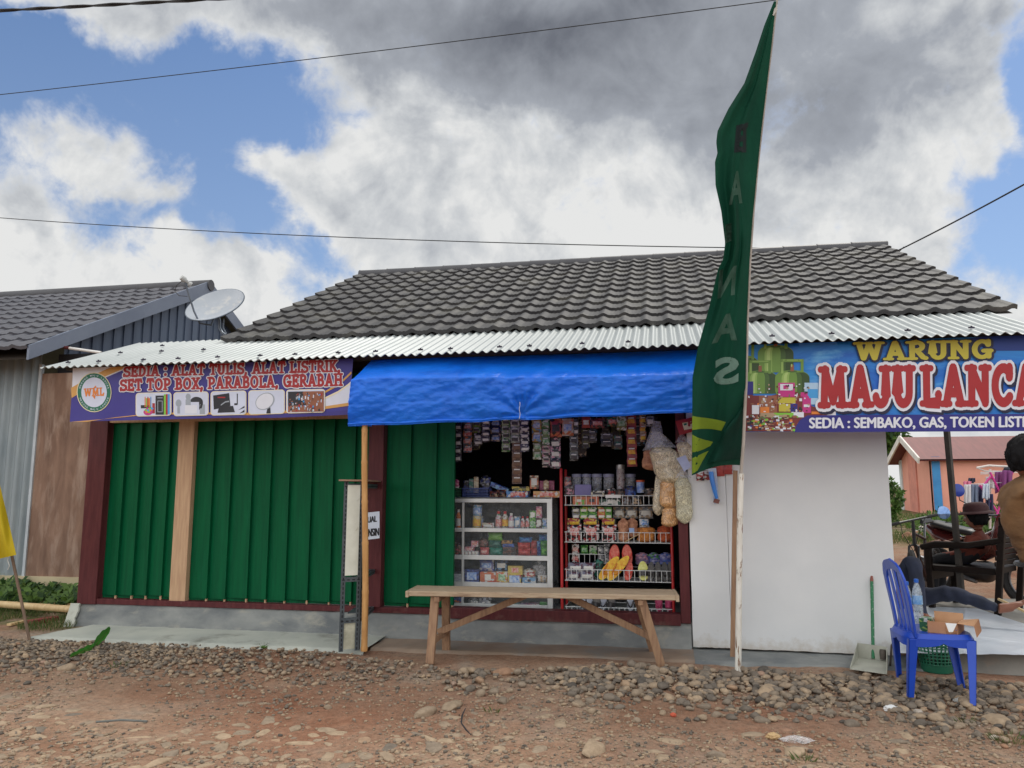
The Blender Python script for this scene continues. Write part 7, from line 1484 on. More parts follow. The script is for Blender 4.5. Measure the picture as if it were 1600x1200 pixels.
def yfl(u, v):
    e = pl([(0, -20, 690), (.3, -4, 742), (.6, 10, 800), (1, 25.5, 867)], v); f = pl([(0, -100, 690), (.5, -70, 800), (1, -40, 882)], v); return P(lerp(e[0], f[0], u), lerp(e[1], f[1], u), 5.93+.05*sin(u*9+v*4)+.02*sin(u*21-v*7))
b = MB(); b.grid(yfl, 26, 40); b.build('cloth', mYel, yf, smooth='all', fix=False)
b = MB(); b.tube([P(14, 866, 5.95), P(12, 876, 5.95), P(15, 884, 5.95), P(12, 890, 5.95)], .004, 5); b.build('tie', M('white_string', S(205, 205, 200)), yf)
# litter
def crumple(px, py, r_, mat, label, nm='litter', sq=(1, .8, .5)):
    p = G(px, py); b = MB(); vs, fs = ico(3)
    b.add([V((p.x+v.x*r_*sq[0]*(1+.45*noise.noise(v*2.5+V((px, 0, 0)))), p.y+v.y*r_*sq[1]*(1+.45*noise.noise(v*2.5+V((0, px, 0)))), gz(p.x, p.y)+r_*sq[2]*.7+v.z*r_*sq[2]*(1+.5*noise.noise(v*3+V((px, py, 0)))))) for v in vs], fs); return tag(b.build(nm, mat, fix=False), label, 'litter')
mPap = M('crumpled_paper', S(226, 226, 226), S(200, 200, 200), .6, 12, bmp=.6)
crumple(1393, 1105, .042, mPap, 'crumpled white paper in the gravel before the blue chair'); crumple(1500, 1096, .035, M('grey_litter', S(176, 176, 172), S(150, 150, 148), .7, 12), 'grey-white crumpled scrap under the blue chair')
crumple(1190, 1055, .035, mPap, 'white scrap right of the flagpole foot'); crumple(1245, 1152, .055, clear('clear_bag', (.8, .8, .82), .32, .14), 'transparent plastic wrapper on the road', sq=(1.4, .5, .35)); crumple(1456, 1073, .018, M('lime_scrap', (.3, .6, .05), (.3, .55, .05), .5, 9), 'tiny lime green scrap below the basket'); crumple(1208, 1147, .035, M('tan_scrap', S(190, 160, 116), S(170, 140, 100), .8, 9), 'yellowish crumpled scrap left of the plastic wrapper'); crumple(1052, 1115, .018, M('brick_bit', S(190, 90, 64), S(170, 76, 54), .8, 9), 'small orange brick bit in the gravel left of the flagpole', sq=(1, .8, .7))
b = MB(); b.tube([G(727, 1107, .01), G(722, 1118, .008), G(721, 1130, .012), G(728, 1140, .006), G(736, 1148, .01)], [.003, .005, .004, .005, .002], 6); tag(b.build('twig', mDark, smooth=True), 'dark crooked twig lying among the cobbles', 'twig')
b = MB(); b.tube([G(150, 1128, .012), G(190, 1125, .016), G(230, 1127, .012)], .006, 6); tag(b.build('twig', M('grey_twig', S(110, 112, 108), S(84, 86, 84), .8, 9), smooth=True), 'straight grey twig lying on the left of the road', 'twig')

# ------------------------------------------------------------------ bicycle, motorcycle
mBk = M('black_paint', (.02, .02, .022), (.014, .014, .016), .4, 9, spec=.5); mTyre = M('tyre_rubber', (.02, .02, .021), (.028, .027, .027), .8, 20); mRim = M('rim_metal', S(130, 130, 132), S(104, 104, 108), .35, 9, metal=.7); mBr = M('maroon_metal', (.03, .009, .009), (.02, .006, .007), .35, 9, spec=.5)
bc = P(1442, 880, 9.75); gzb = .0
bike = thing('bicycle', (bc.x, bc.y, gzb), 'dark mountain bicycle standing behind the terrace beside the white wall', 'bicycle')
bd = V((.50, .87, 0)); bs = V((bd.y, -bd.x, 0)); fwp = V((P(1425, 880, 9.45).x, 9.45, .33)); rwp = fwp+bd*1.0
def wheel(c, d, par, r_=.33, w_=.03, tyre=mTyre):
    s_ = V((d.y, -d.x, 0)); b = MB(); ring = lambda rr: [c+d*(rr*cos(2*pi*i/32))+V((0, 0, rr*sin(2*pi*i/32))) for i in range(32)]
    b.tube(ring(r_-w_), w_, 8, closed=True); wl = b.build('wheel', tyre, par, smooth=True)
    b = MB(); b.tube(ring(r_-2*w_-.008), .012, 6, closed=True); b.build('rim', mRim, wl, smooth=True)
    b = MB(); b.tube([c-s_*.04, c+s_*.04], .02, 8)
    for i in range(16): a = 2*pi*i/16; b.tube([c+s_*(.02 if i % 2 else -.02), c+d*((r_-2*w_)*cos(a))+V((0, 0, (r_-2*w_)*sin(a)))], .0018, 4)
    b.build('spokes', mRim, wl)
wheel(fwp, (bd*.85+bs*-.3).normalized(), bike); wheel(rwp, bd, bike)
hd = fwp+bd*.16+V((0, 0, .50)); stt = fwp+bd*.62+V((0, 0, .42)); bb_ = fwp+bd*.55+V((0, 0, -.05))
b = MB()
for p, q, rr_ in ((hd, stt, .018), (hd-V((0, 0, .1)), bb_, .022), (stt, bb_, .018), (stt, rwp, .011), (bb_, rwp, .012)): b.tube([p, q], rr_, 8)
b.build('frame', mBr, bike, smooth=True)
b = MB(); cwn = hd+V((0, 0, -.14))
for s2 in (1, -1): b.tube([hd+V((0, 0, -.12)), cwn+bs*.05*s2-bd*.03, fwp+bs*.05*s2], .013, 8)
b.tube([hd+V((0, 0, .1)), hd-V((0, 0, .14))], .02, 8); b.build('fork', mBk, bike, smooth=True)
hb_ = hd+V((0, 0, .15)); b = MB(); hv = (bs*.55+bd*.75+V((0, 0, .16))).normalized(); b.tube([hb_-hv*.31+bd*.03, hb_-hv*.1, hb_, hb_+hv*.1, hb_+hv*.31+bd*.03], .0125, 8); b.tube([hd+V((0, 0, .08)), hb_], .016, 8); hbo = b.build('handlebar', mBk, bike, smooth=True)
for s2 in (1, -1):
    b = MB(); b.tube([hb_+hv*.19*s2+bd*.015, hb_+hv*.32*s2+bd*.03], .018, 8); b.build('grip', mTyre, hbo, smooth=True)
    b = MB(); b.tube([hb_+hv*.17*s2, hb_-bd*.1+hv*.12*s2-V((0, 0, .12)), hd-bd*.05-V((0, 0, .2))], .004, 5); b.build('brake_cable', mTyre, hbo)
sp_ = stt+V((0, 0, .2))+bd*.05; b = MB(); b.tube([stt, sp_], .013, 8); b.build('seat_post', mRim, bike, smooth=True)
b = MB(); b.grid(lambda u, v: sp_+bd*(lerp(-.15, .11, v))+bs*((u-.5)*lerp(.04, .15, v**1.4))+V((0, 0, .03-.05*(2*u-1)**2+.02*v)), 10, 10, thick=.03); b.build('saddle', mBk, bike, smooth=50)
b = MB(); b.lathe(bb_, [(.085, -.004), (.085, .004)], 20, axis=bs); b.tube([bb_+bs*.05, bb_+bs*.06-V((.0, 0, .16))], .011, 6); b.tube([bb_-bs*.05, bb_-bs*.06+V((.0, 0, .16))], .011, 6); b.build('crank', mBk, bike)

mc = P(1528, 880, 10.6); moto = thing('motorcycle', (mc.x, 10.6, .0), 'dark red motorcycle with round mirrors parked behind the wooden chair', 'motorcycle')
mMo = M('dark_red_gloss', (.11, .016, .014), (.07, .01, .01), .25, 6, coat=.6); fd = V((-.42, .9, 0)).normalized()*-1; fs_ = V((fd.y, -fd.x, 0)); mo = V((mc.x, 10.6, 0))
wheel(mo+fd*.62+V((0, 0, .29)), fd, moto, .29, .05); wheel(mo-fd*.62+V((0, 0, .29)), fd, moto, .29, .055)
def loft(name, secs, mat, par):
    """smooth body through elliptical sections (along, height, half width, half height)"""
    b = MB(); b.grid(lambda u, v: (lambda s_: mo+fd*s_[0]+V((0, 0, s_[1]))+fs_*(s_[2]*cos(2*pi*u))+V((0, 0, s_[3]*sin(2*pi*u))))(pl([(i/(len(secs)-1), *q) for i, q in enumerate(secs)], v)), 20, 4*len(secs)); return b.build(name, mat, par, smooth='all')
loft('body', [(.42, .78, .02, .02), (.36, .72, .12, .16), (.1, .62, .13, .16), (-.2, .62, .12, .12), (-.55, .74, .13, .1), (-.75, .82, .06, .06), (-.8, .83, .01, .01)], mMo, moto)
loft('seat', [(.12, .76, .05, .02), (.0, .79, .11, .05), (-.3, .83, .13, .05), (-.6, .88, .12, .05), (-.7, .9, .04, .02)], mBk, moto)
loft('front_cowl', [(.60, .95, .03, .05), (.55, .93, .12, .12), (.46, .86, .18, .22), (.38, .72, .16, .24), (.36, .5, .08, .12)], mMo, moto)
loft('front_mudguard', [(.95, .45, .02, .02), (.8, .58, .06, .03), (.6, .62, .07, .03), (.38, .55, .05, .03), (.3, .5, .02, .02)], mMo, moto)
loft('engine', [(.22, .34, .03, .03), (.15, .34, .15, .13), (-.1, .32, .16, .13), (-.3, .3, .06, .06)], mBk, moto)
b = MB(); hc = mo+fd*.44+V((0, 0, 1.02)); b.tube([hc-fs_*.34-fd*.06, hc-fs_*.12, hc+fs_*.12, hc+fs_*.34-fd*.06], .014, 8); hbm = b.build('handlebar', mBk, moto, smooth=True)
for px, py, cm in ((1497, 766, mBluT), (1474.5, 801, M('mirror_glass', S(150, 180, 220), S(120, 150, 200), .08, 4, metal=.6))):
    c = P(px, py, 10.5); b = MB(); b.lathe(c, [(.0, -.012), (.075, -.01), (.08, 0), (.07, .006), (.0, .008)], 20, axis=(.15, -1, .1)); m_ = b.build('mirror', M('mirror_blue', (.012, .04, .3), (.016, .05, .36), .25, 6) if px > 1480 else cm, moto, smooth=50); b = MB(); b.tube([c, c+V((.02, .03, -.12)), hc+fs_*(.2 if px > 1480 else -.2)], .006, 6); b.build('mirror_stem', mBk, m_)
b = MB(); b.lathe(mo+fd*.58+V((0, 0, .93)), [(.0, .02), (.07, .015), (.08, -.03)], 16, axis=fd); b.build('headlight', M('lamp_glass', S(200, 204, 206), S(180, 186, 190), .1, 5), moto, smooth=True)
b = MB(); b.tube([mo+fs_*.16-fd*.75+V((0, 0, .42)), mo+fs_*.16-fd*.3+V((0, 0, .3)), mo+fs_*.14+fd*.1+V((0, 0, .22))], [.05, .045, .02], 10); b.build('exhaust', mRim, moto, smooth=True)

# ------------------------------------------------------------------ dark wooden armchair at the end of the terrace
mDw = M('dark_stained_wood', (.014, .008, .006), (.009, .006, .005), .5, 5, (1, 1, 6), spec=.15)
wcx = P(1519, 900, 8.75); wc = thing('wooden_armchair', (wcx.x, 8.75, .137), 'dark varnished wooden armchair with slatted back on the terrace', 'armchair')
wo = V((wcx.x, 8.75, .137)); wf = V((-.80, .60, 0)).normalized(); ws_ = V((wf.y, -wf.x, 0)).normalized()
def wp(x, y, z): return wo+wf*x+ws_*y+V((0, 0, z))
for x, y, h in ((.28, -.33, .62), (.28, .33, .62), (-.3, -.33, .84), (-.3, .33, .84)):
    b = MB(); b.bar(wp(x, y, 0), wp(x-(.10 if x < 0 else 0), y, h), .055, .055, (wf.x, wf.y, 0)); b.build('leg', mDw, wc, bevel=.006)
b = MB(); b.obox(wp(0, 0, .40), wf*.31, ws_*.33, V((0, 0, .03))); b.build('seat', mDw, wc, bevel=.008)
for i in range(7):
    z = .47+.055*i; b = MB(); b.bar(wp(-.305-.0155*i*.6, -.31, z), wp(-.305-.0155*i*.6, .31, z), .012, .042, (0, 0, 1)); b.build('back_slat', mDw, wc, bevel=.003)
b = MB(); b.bar(wp(-.40, -.37, .88), wp(-.40, .37, .88), .04, .08); b.build('top_rail', mDw, wc, bevel=.01)
for s2 in (-1, 1):
    b = MB(); b.tube([wp(.34, .34*s2, .60), wp(.2, .35*s2, .635), wp(-.1, .35*s2, .64), wp(-.38, .34*s2, .70)], [.03, .036, .034, .028], 10); b.build('armrest', mDw, wc, smooth=True)
b = MB(); b.obox(wp(.28, 0, .33), wf*.014, ws_*.3, V((0, 0, .05))); b.build('apron_rail', mDw, wc)

# ------------------------------------------------------------------ laundry rack
mPkR = M('pink_tube', (.72, .055, .34), (.66, .045, .30), .4, 9); dy = thing('drying_rack', P(1560, 808, 14.2), 'bright pink folding laundry rack in the yard behind the chair', 'drying rack')
LY = 14.0
def lp(px, py, d=0): return P(px, py, LY+d)
for (a, c) in (((1556, 808), (1582, 738)), ((1534, 762), (1548, 745)), ((1531, 758), (1566, 812)), ((1547, 738), (1600, 845)), ((1593, 770), (1567, 812)), ((1574, 742), (1610, 845))):
    b = MB(); b.tube([lp(*a), lp(*c)], .017, 8); b.build('tube', mPkR, dy, smooth=True)
for px, py in ((1520, 757), (1546, 738)):
    for d in (0, .25, .5): 
        b = MB(); b.tube([lp(px-14, py+d*6, d), lp(px+70, py-4+d*6, d)], .006, 6); b.build('line_bar', mWire, dy)
clothes = [(1506, 1516, 757, 795, c_(226, 226, 230), 'white cloth with a pink top hanging at the rack\'s left end'), (1516, 1528, 757, 790, c_(120, 134, 160), 'grey-blue trousers hanging on the laundry rack'), (1522, 1527, 768, 784, c_(60, 170, 200), 'turquoise cloth patch in front of the grey trousers'), (1527, 1537, 760, 796, c_(70, 76, 110), 'dark blue shirt hanging beside the grey trousers'), (1536, 1546, 756, 780, c_(210, 222, 238), 'pale blue shirt hanging in the middle of the rack'), (1540, 1551, 772, 806, c_(60, 62, 96), 'navy trousers hanging low on the rack'), (1540, 1553, 745, 764, c_(228, 222, 224), 'white patterned cloth at the back of the rack'), (1554, 1566, 737, 770, c_(150, 84, 140), 'purple shirt hanging on the upper pole'), (1566, 1582, 735, 768, c_(138, 72, 132), 'wider purple garment beside the other purple one'), (1506, 1518, 752, 762, c_(226, 130, 160), 'pink towel folded over the left end of the rack'), (1514, 1524, 747, 754, c_(52, 56, 78), 'dark garment lying over the rack\'s top')]
for i, (x0, x1, y0, y1, colr, lab) in enumerate(clothes):
    d = -.06+.05*(i % 4); m_ = M('laundry_%d' % i, colr, tuple(v*.8 for v in colr), .8, 7, (1, 1, .4))
    b = MB(); b.grid(lambda u, v: lp(lerp(x0, x1, u)+(.8*sin(u*9+i)*v), lerp(y0, y1, v)+1.2*sin(u*7+i)*v, d+.03*sin(u*13+i)*(.3+v)), 16, 10, thick=.012); tag(b.build('garment', m_, smooth='all', fix=False), lab, 'garment', 'laundry on the pink rack')
hp = thing('hanger_pole', P(1568, 800, 14.6), 'white hooked pole holding the purple garments above the rack', 'pole'); b = MB(); b.tube([P(1526, 731, 14.3), P(1545, 727.5, 14.3), P(1590, 730, 14.3)], .018, 8); b.tube([P(1526, 731, 14.3), P(1540, 736, 14.3), P(1568, 736.5, 14.3)], .012, 6); b.build('rail', mWhT, hp, smooth=True); b = MB(); b.tube([P(1547, 733, 14.3), P(1547, 826, 14.3)], .02, 8); b.build('stand', mWhT, hp, smooth=True)
b = MB(); b.ball(P(1577, 734.5, 14.2), .085, 0, 14, 10, (1.1, .8, .7), .2); tag(b.build('cap', M('dark_cap', S(44, 46, 58), S(34, 36, 46), .8, 9), smooth='all'), 'dark cap hung on the white pole', 'cap')

# ------------------------------------------------------------------ people
mSkin = M('brown_skin', S(138, 90, 70), S(120, 76, 58), .5, 6, spec=.4); mHair = M('black_hair', (.006, .006, .007), (.010, .009, .010), .7, 40, (1, 1, 4), bmp=.7, bscale=90, spec=.12); mShirt = M('tan_uniform_cloth', S(138, 102, 66, .8), S(112, 82, 52, .8), .85, 5, (1, 1, 1.5), bmp=.5, bscale=7, bdist=.03, dist=.3); mTrou = M('brown_trousers', S(120, 88, 66), S(104, 76, 56), .8, 4); mJean = M('dark_denim', S(40, 46, 66), S(30, 36, 52), .85, 8, bmp=.25, bscale=150); mTee = M('dark_tee', S(60, 62, 70), S(48, 50, 58), .8, 5); mShoe = M('black_shoe', (.02, .02, .02), (.03, .03, .03), .4, 9)
def skinned(name, pts, edges, rad, mats, parent, root=0, sub=2, paint=None, wrinkle=None):
    """one continuous limb-jointed surface grown over a skeleton"""
    o_ = origin_of(parent); me = bpy.data.meshes.new(name); me.from_pydata([V(p)-o_ for p in pts], edges, []); ob = bpy.data.objects.new(name, me); COL.objects.link(ob)
    sk = ob.modifiers.new('skin', 'SKIN'); sk.use_smooth_shade = True; sk.branch_smoothing = .3
    for i, r_ in enumerate(rad): sv = me.skin_vertices[0].data[i]; sv.radius = r_ if isinstance(r_, tuple) else (r_, r_); sv.use_root = i == root
    sb = ob.modifiers.new('sub', 'SUBSURF'); sb.levels = sub; sb.render_levels = sub; bpy.context.view_layer.update()
    nm = bpy.data.meshes.new_from_object(ob.evaluated_get(bpy.context.evaluated_depsgraph_get())); bpy.data.objects.remove(ob); nm.name = name
    nm.materials.clear()
    if wrinkle:
        for v in nm.vertices: v.co += v.normal*wrinkle(v.co+o_)
    for m in mats: nm.materials.append(m)
    if paint:
        for p in nm.polygons: p.material_index = paint(p.center+o_)
    nm.polygons.foreach_set('use_smooth', [True]*len(nm.polygons)); o2 = bpy.data.objects.new(name, nm); COL.objects.link(o2); o2.parent = parent; return o2
def head(par, c, face, mats_hair, tilt=0, hairlen=.0):
    """skull with brow, nose, chin and ears, plus eyes, mouth and hair; c = centre, face = facing direction"""
    f = V(face).normalized(); s_ = V((f.y, -f.x, 0)).normalized(); u = s_.cross(f).normalized()*1; u = u if u.z > 0 else -u
    def hp_(th, ph):
        # th from crown 0..pi, ph 0 at the face
        x, y, z = sin(th)*cos(ph), sin(th)*sin(ph), cos(th); rx, ry, rz_ = .097, .076, .118
        k = 1-.16*max(0, -z)**1.5*(1 if x < .2 else .35); ch = .02*max(0, x)**3*max(0, -z-.25); nose = .026*math.exp(-((ph/.20)**2))*math.exp(-((z+.16)/.16)**2)*(x > 0); brow = .006*math.exp(-((z-.18)/.1)**2)*max(0, x)
        eye = -.008*math.exp(-(((abs(ph)-.38)/.16)**2))*math.exp(-((z-.04)/.1)**2)*(x > 0); lips = .006*math.exp(-((ph/.25)**2))*math.exp(-((z+.5)/.07)**2)*(x > 0)
        return c+f*(x*(rx*k)+ch+nose+brow+eye+lips)+s_*(y*ry*k)+u*(z*rz_)
    b = MB(); b.grid(lambda a, v: hp_(max(.001, v*pi), (a-.5)*2*pi), 40, 30); hd_ = b.build('head', mSkin, par, smooth='all')
    for sg in (1, -1):
        b = MB(); b.ball(c+s_*sg*.078-f*.005-u*.005, .03, 0, 10, 8, (.5, .4, 1)); b.build('ear', mSkin, hd_, smooth='all')
        b = MB(); b.ball(c+f*.083+s_*sg*.03+u*.006, .011, 0, 10, 8); b.build('eye', M('eye_white', S(226, 222, 214), S(210, 206, 200), .3, 9), hd_, smooth='all'); b = MB(); b.ball(c+f*.0915+s_*sg*.03+u*.006, .0055, 0, 8, 6); b.build('pupil', mBk, hd_, smooth='all')
    b = MB(); b.tube([c+f*.089+s_*.024-u*.058, c+f*.099-u*.056, c+f*.089-s_*.024-u*.058], .005, 6); b.build('mouth', M('lip', S(150, 84, 76), S(136, 72, 66), .5, 9), hd_, smooth=True)
    b = MB()
    def hr(a, v):
        ph = (a-.5)*2*pi; lim = lerp(1.95+hairlen, .95, max(0, cos(ph))**.8); th = max(.001, v*lim); p = hp_(th, ph); d = (p-c).normalized(); return p+d*(.016+.014*fbm(a*22, v*7, 3)+.006*fbm(a*70, v*20, 1)+.010*(1-v))
    b.grid(hr, 60, 22, thick=.012); b.build('hair', mats_hair, par, smooth='all', fix=False)
def hand(par, w_, d, palm_n, mat, L=.18, curl=.5):
    """palm with five bent fingers rooted in it: wrist w_, direction d"""
    w_, d, n_ = V(w_), V(d).normalized(), V(palm_n).normalized(); s_ = d.cross(n_).normalized(); n_ = s_.cross(d).normalized(); pts = [w_, w_+d*.05, w_+d*.09]; ed = [(0, 1), (1, 2)]; rad = [(.027, .02), (.038, .016), (.036, .014)]
    for k, (off, ln) in enumerate(((-.030, .062), (-.010, .076), (.010, .080), (.029, .070))):
        b0 = w_+d*.092+s_*off; i = len(pts); b1 = b0+(d-n_*curl*.4).normalized()*ln*.45; b2 = b1+(d-n_*curl).normalized()*ln*.32; b3 = b2+(d*.7-n_*curl*1.4).normalized()*ln*.25; pts += [b0, b1, b2, b3]; ed += [(2, i), (i, i+1), (i+1, i+2), (i+2, i+3)]; rad += [(.0095, .0095), (.0088, .0088), (.008, .008), (.006, .006)]
    i = len(pts); t0 = w_+d*.035+s_*.036; pts += [t0, t0+(d*.7+s_*.6-n_*.3).normalized()*.035, t0+(d*.9+s_*.35-n_*.4).normalized()*.062]; ed += [(1, i), (i, i+1), (i+1, i+2)]; rad += [(.013, .013), (.011, .011), (.008, .008)]
    return skinned('hand', pts, ed, rad, [mat], par, 1, 1)
# man in a tan uniform shirt, standing just at the right edge of the view
mx_ = P(1603, 800, 5.45).x; man = thing('person', (mx_+.06, 5.45, 0), 'standing man with short black hair and tan uniform shirt at the right edge', 'person')
mo2 = V((mx_, 5.45, 0))
def q(x, y, z): return mo2+V((x, y, z*.955))
hipx = .10
pts = [q(hipx, 0, .90), q(.065, 0, 1.02), q(.02, 0, 1.16), q(.0, 0, 1.29), q(.008, 0, 1.39), q(.025, 0, 1.46), q(.04, 0, 1.53),
       q(hipx, -.10, .80), q(hipx+.03, -.11, .46), q(hipx+.0, -.11, .09), q(hipx+.13, -.12, .04), q(hipx, .10, .80), q(hipx+.03, .11, .46), q(hipx+.0, .11, .09), q(hipx+.13, .12, .04),
       q(.02, -.16, 1.375), q(.07, -.235, 1.10), q(.24, -.20, .98), q(.02, .16, 1.375), q(.07, .235, 1.10), q(.2, .2, .95)]
ed = [(0, 1), (1, 2), (2, 3), (3, 4), (4, 5), (5, 6), (0, 7), (7, 8), (8, 9), (9, 10), (0, 11), (11, 12), (12, 13), (13, 14), (4, 15), (15, 16), (16, 17), (4, 18), (18, 19), (19, 20)]
rad = [(.125, .16), (.13, .16), (.145, .18), (.145, .185), (.11, .13), (.066, .07), (.058, .06), .085, .06, .042, .035, .085, .06, .042, .035, .082, .052, .032, .082, .052, .032]
def pman(c):
    if c.z > 1.425: return 1
    if c.z < .075: return 3
    if c.z < .82: return 2
    d = c-mo2
    if abs(d.y) > .17 and c.z < 1.10 and d.x > .10: return 1
    return 0
def cloth_folds(c):
    z = c.z
    if z > 1.42 or z < .1: return 0
    return .010*fbm(c.x*7, c.y*7, z*9, 3)+.009*sin(z*62+5*fbm(c.x*5, c.y*5, z*3))*math.exp(-((z-.93)/.13)**2)+.006*sin(z*40+c.y*30)*math.exp(-((z-1.22)/.12)**2)
skinned('body', pts, ed, rad, [mShirt, mSkin, mTrou, mShoe], man, 0, 3, pman, cloth_folds)
head(man, q(.022, 0, 1.585), (.88, .42, .0), mHair, hairlen=.30)
hand(man, q(.245, -.2, .972), (.75, .1, -.55), (0, -1, 0), mSkin); hand(man, q(.205, .2, .945), (.6, 0, -.7), (0, 1, 0), mSkin)
b = MB(); b.tube([q(hipx-.02+.148*cos(a), .168*sin(a), .89) for a in [2*pi*i/24 for i in range(24)]], .016, 6, closed=True); b.build('belt', mShoe, man, smooth=True)
# small seated figure in the wooden armchair, seen from behind
kid = thing('person', wp(-.05, 0, .0), 'small person in a dark wide-brimmed hat and rust red shirt seated in the wooden armchair', 'person')
mRust = M('rust_shirt', (.17, .032, .016), (.12, .022, .012), .8, 6); mTrD = M('black_trousers', (.012, .012, .016), (.018, .018, .022), .85, 6)
pts = [wp(-.06, 0, .49), wp(-.10, 0, .60), wp(-.10, 0, .71), wp(-.09, 0, .775), wp(-.08, 0, .82), wp(.05, -.08, .49), wp(.31, -.10, .48), wp(.33, -.10, .16), wp(.42, -.10, .10), wp(.05, .08, .49), wp(.31, .10, .48), wp(.33, .10, .16), wp(.42, .10, .10),
       wp(-.10, -.135, .715), wp(-.02, -.24, .60), wp(.15, -.30, .665), wp(-.10, .135, .715), wp(-.02, .24, .60), wp(.15, .30, .665)]
ed = [(0, 1), (1, 2), (2, 3), (3, 4), (0, 5), (5, 6), (6, 7), (7, 8), (0, 9), (9, 10), (10, 11), (11, 12), (2, 13), (13, 14), (14, 15), (2, 16), (16, 17), (17, 18)]
rad = [(.11, .12), (.105, .125), (.09, .12), .055, .045, .08, .058, .042, .034, .08, .058, .042, .034, .055, .04, .026, .055, .04, .026]
def pkid(c):
    d = c-wo; x, y, z = d.dot(wf), d.dot(ws_), d.z
    return 1 if z > .785 or (abs(y) > .22 and x > .04) else (2 if z < .535 and abs(y) < .22 else 0)
skinned('body', pts, ed, rad, [mRust, mSkin, mTrD], kid, 0, 2, pkid)
head(kid, wp(-.075, 0, .90), (wf.x, wf.y, -.05), mHair, hairlen=.2)
for s2 in (-1, 1): hand(kid, wp(.16, .30*s2, .668), wf+V((0, 0, -.15)), (0, 0, 1), mSkin, curl=.35)
b = MB(); hc_ = wp(-.085, 0, .955); b.lathe(hc_, [(.175, -.02), (.168, -.006), (.12, .012), (.116, .05), (.10, .085), (.05, .10), (.001, .102)], 28, axis=(wf.x*.08, wf.y*.08, 1), cap=False); b.lathe(hc_, [(.172, -.022), (.118, .004)], 28, axis=(wf.x*.08, wf.y*.08, 1), cap=False); b.build('hat', M('maroon_hat', (.05, .012, .014), (.034, .008, .010), .8, 8), kid, smooth=60)
# person sitting on the terrace, back against the side wall, one knee raised
st0 = V((1.94, 7.92, .137)); sit = thing('person', st0, 'barefoot person in dark jeans sitting on the terrace with one leg stretched out', 'person')
knee = P(1427, 872, 7.55); foot1 = G(1442, 968, .17); foot1 = V((P(1440, 950, 7.35).x, 7.35, .165)); k2 = P(1486, 926, 7.72); an2 = P(1560, 951, 7.50); toe2 = P(1590, 944, 7.48)
pts = [st0+V((.02, 0, .13)), st0+V((.0, .0, .33)), st0+V((-.03, .02, .52)), st0+V((-.02, .02, .60)), st0+V((.0, .02, .68)),
       st0+V((.06, -.10, .13)), knee, foot1+V((-.0, .02, .07)), foot1+V((.10, -.12, .0)), st0+V((.08, .09, .13)), k2, an2,
       st0+V((-.02, -.17, .5)), st0+V((.08, -.26, .26)), st0+V((.22, -.28, .10)), st0+V((-.02, .18, .5)), st0+V((.1, .24, .27)), st0+V((.24, .16, .14))]
ed = [(0, 1), (1, 2), (2, 3), (3, 4), (0, 5), (5, 6), (6, 7), (7, 8), (0, 9), (9, 10), (10, 11), (2, 12), (12, 13), (13, 14), (2, 15), (15, 16), (16, 17)]
rad = [(.14, .15), (.125, .15), (.09, .13), .055, .052, .10, .072, .05, .035, .10, .07, .046, .055, .042, .028, .055, .042, .028]
skinned('body', pts, ed, rad, [mTee, mJean, mSkin], sit, 0, 3, lambda c: 2 if (c.z > st0.z+.62 or (c-foot1).length < .11 or (c.x < st0.x+.3 and c.y < st0.y-.23 and c.z < st0.z+.34 and c.x > st0.x+.0 and (c-st0).length < .45 and c.z < .5 and (c-st0).xy.length > .24 and (c-knee).length > .2 and abs(c.x-st0.x) < .26)) else (1 if (c.z < st0.z+.2 or (c-knee).length < .55 and c.x > st0.x+.05 or c.x > st0.x+.3) else 0), lambda c: .006*fbm(c.x*9, c.y*9, c.z*9, 3)+.005*sin(c.x*55+4*fbm(c.x*4, c.y*4, c.z*4)))
head(sit, st0+V((.02, .02, .80)), (.95, -.2, -.05), mHair)
hand(sit, st0+V((.23, -.28, .095)), (.9, -.1, -.25), (0, 0, 1), mSkin, curl=.2); hand(sit, st0+V((.25, .155, .135)), (.9, -.2, -.1), (0, 0, 1), mSkin)
fd2 = (toe2-an2); fl = .235; f_ = V((.93, -.2, .30)).normalized(); s_ = V((.2, .95, .1)); s_ = (s_-f_*s_.dot(f_)).normalized(); n2 = f_.cross(s_)
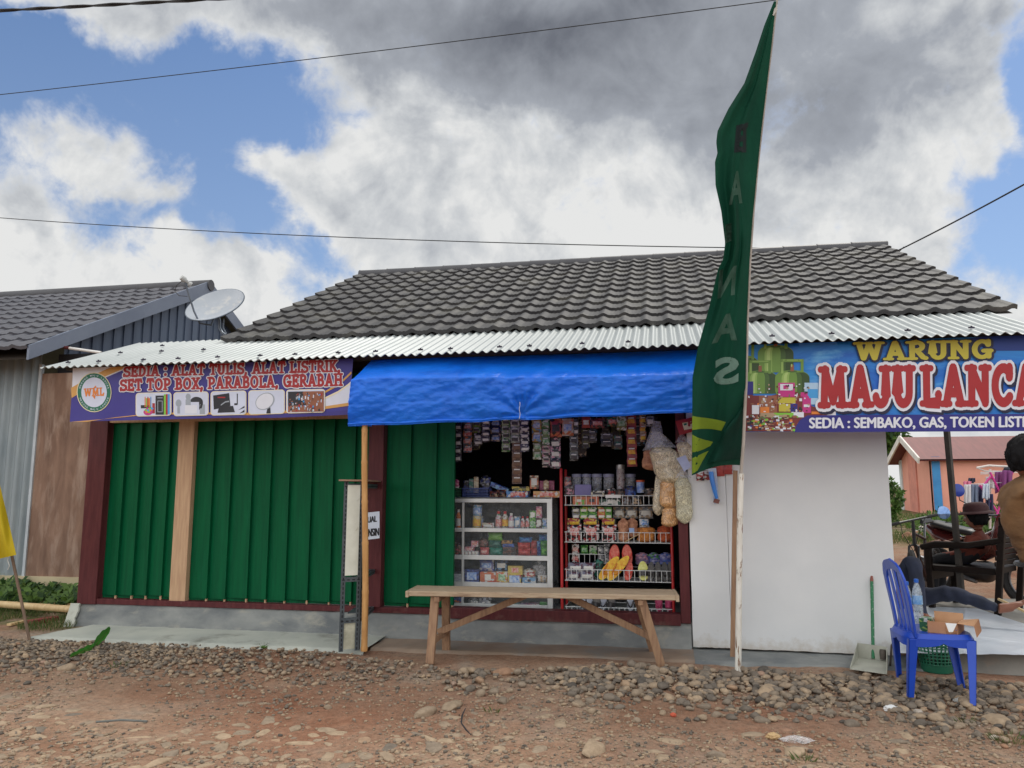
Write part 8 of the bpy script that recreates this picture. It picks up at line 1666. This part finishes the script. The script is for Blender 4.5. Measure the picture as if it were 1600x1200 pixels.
pts = [an2, an2+f_*.05-V((0, 0, .02)), an2+f_*.13+V((0, 0, .0)), an2+f_*.18]; ed = [(0, 1), (1, 2), (2, 3)]; rad = [(.043, .043), (.042, .046), (.043, .032), (.046, .022)]
for k in range(5):
    i = len(pts); b0 = an2+f_*.185+s_*(.036-.018*k); ln = (.048, .042, .038, .034, .028)[k]; pts += [b0, b0+f_*ln+V((0, 0, .008))]; ed += [(3, i), (i, i+1)]; rad += [((.012, .012) if k == 0 else (.0085, .0085)), ((.011, .011) if k == 0 else (.007, .007))]
skinned('foot', pts, ed, rad, [mSkin], sit, 1, 2)
b = MB(); b.tube([P(1560, 936, 7.9), P(1590, 950, 7.7), P(1640, 975, 7.5)], .012, 6); tag(b.build('cane', mBamG), 'thin pale cane lying along the far edge of the plastic sheet', 'cane')

# ------------------------------------------------------------------ overhead cables
mCab = M('cable_black', (.012, .012, .014), (.016, .016, .018), .6, 9)
def cable(a, c, r_, sag, label, n=24, twist=0):
    a, c = V(a), V(c); b = MB()
    for s2 in ((0,) if not twist else (0, 1)):
        pts = []
        for i in range(n*(3 if twist else 1)+1):
            t_ = i/(n*(3 if twist else 1)); p = a.lerp(c, t_)-V((0, 0, sag*4*t_*(1-t_)))
            if twist: ang_ = t_*90+s2*pi; p += V((0, cos(ang_), sin(ang_)))*twist
            pts.append(p)
        b.tube(pts, r_, 6)
    return tag(b.build('overhead_cable', mCab, smooth=True), label, 'cable', 'overhead cables')
a, c = P(0, 14, 6), P(270, -1, 6); d = c-a; cable(a-d*2, c+d*3, .009, .02, 'thick twisted black cable crossing the top left corner', 24, .009)
a, c = P(0, 141, 9), P(1150, 0, 9); d = c-a; cable(a-d*.4, c+d*.4, .0055, .1, 'thin cable rising across the upper sky')
a, c = P(0, 325, 13), P(1215, 386, 13); d = c-a; cable(a-d*.4, P(1300, 389, 11.2), .0075, .24, 'thin cable crossing low behind the shop roof ridge')
cable(P(1398, 394, 10.9), P(1600, 284, 8.5)+(P(1600, 284, 8.5)-P(1398, 394, 10.9))*.6, .009, .03, 'black cable rising to the right from the roof end'); cable(P(1404, 394, 10.9), P(1412, 386, 10.7), .006, 0, 'short loose cable end below the right cable', 6)
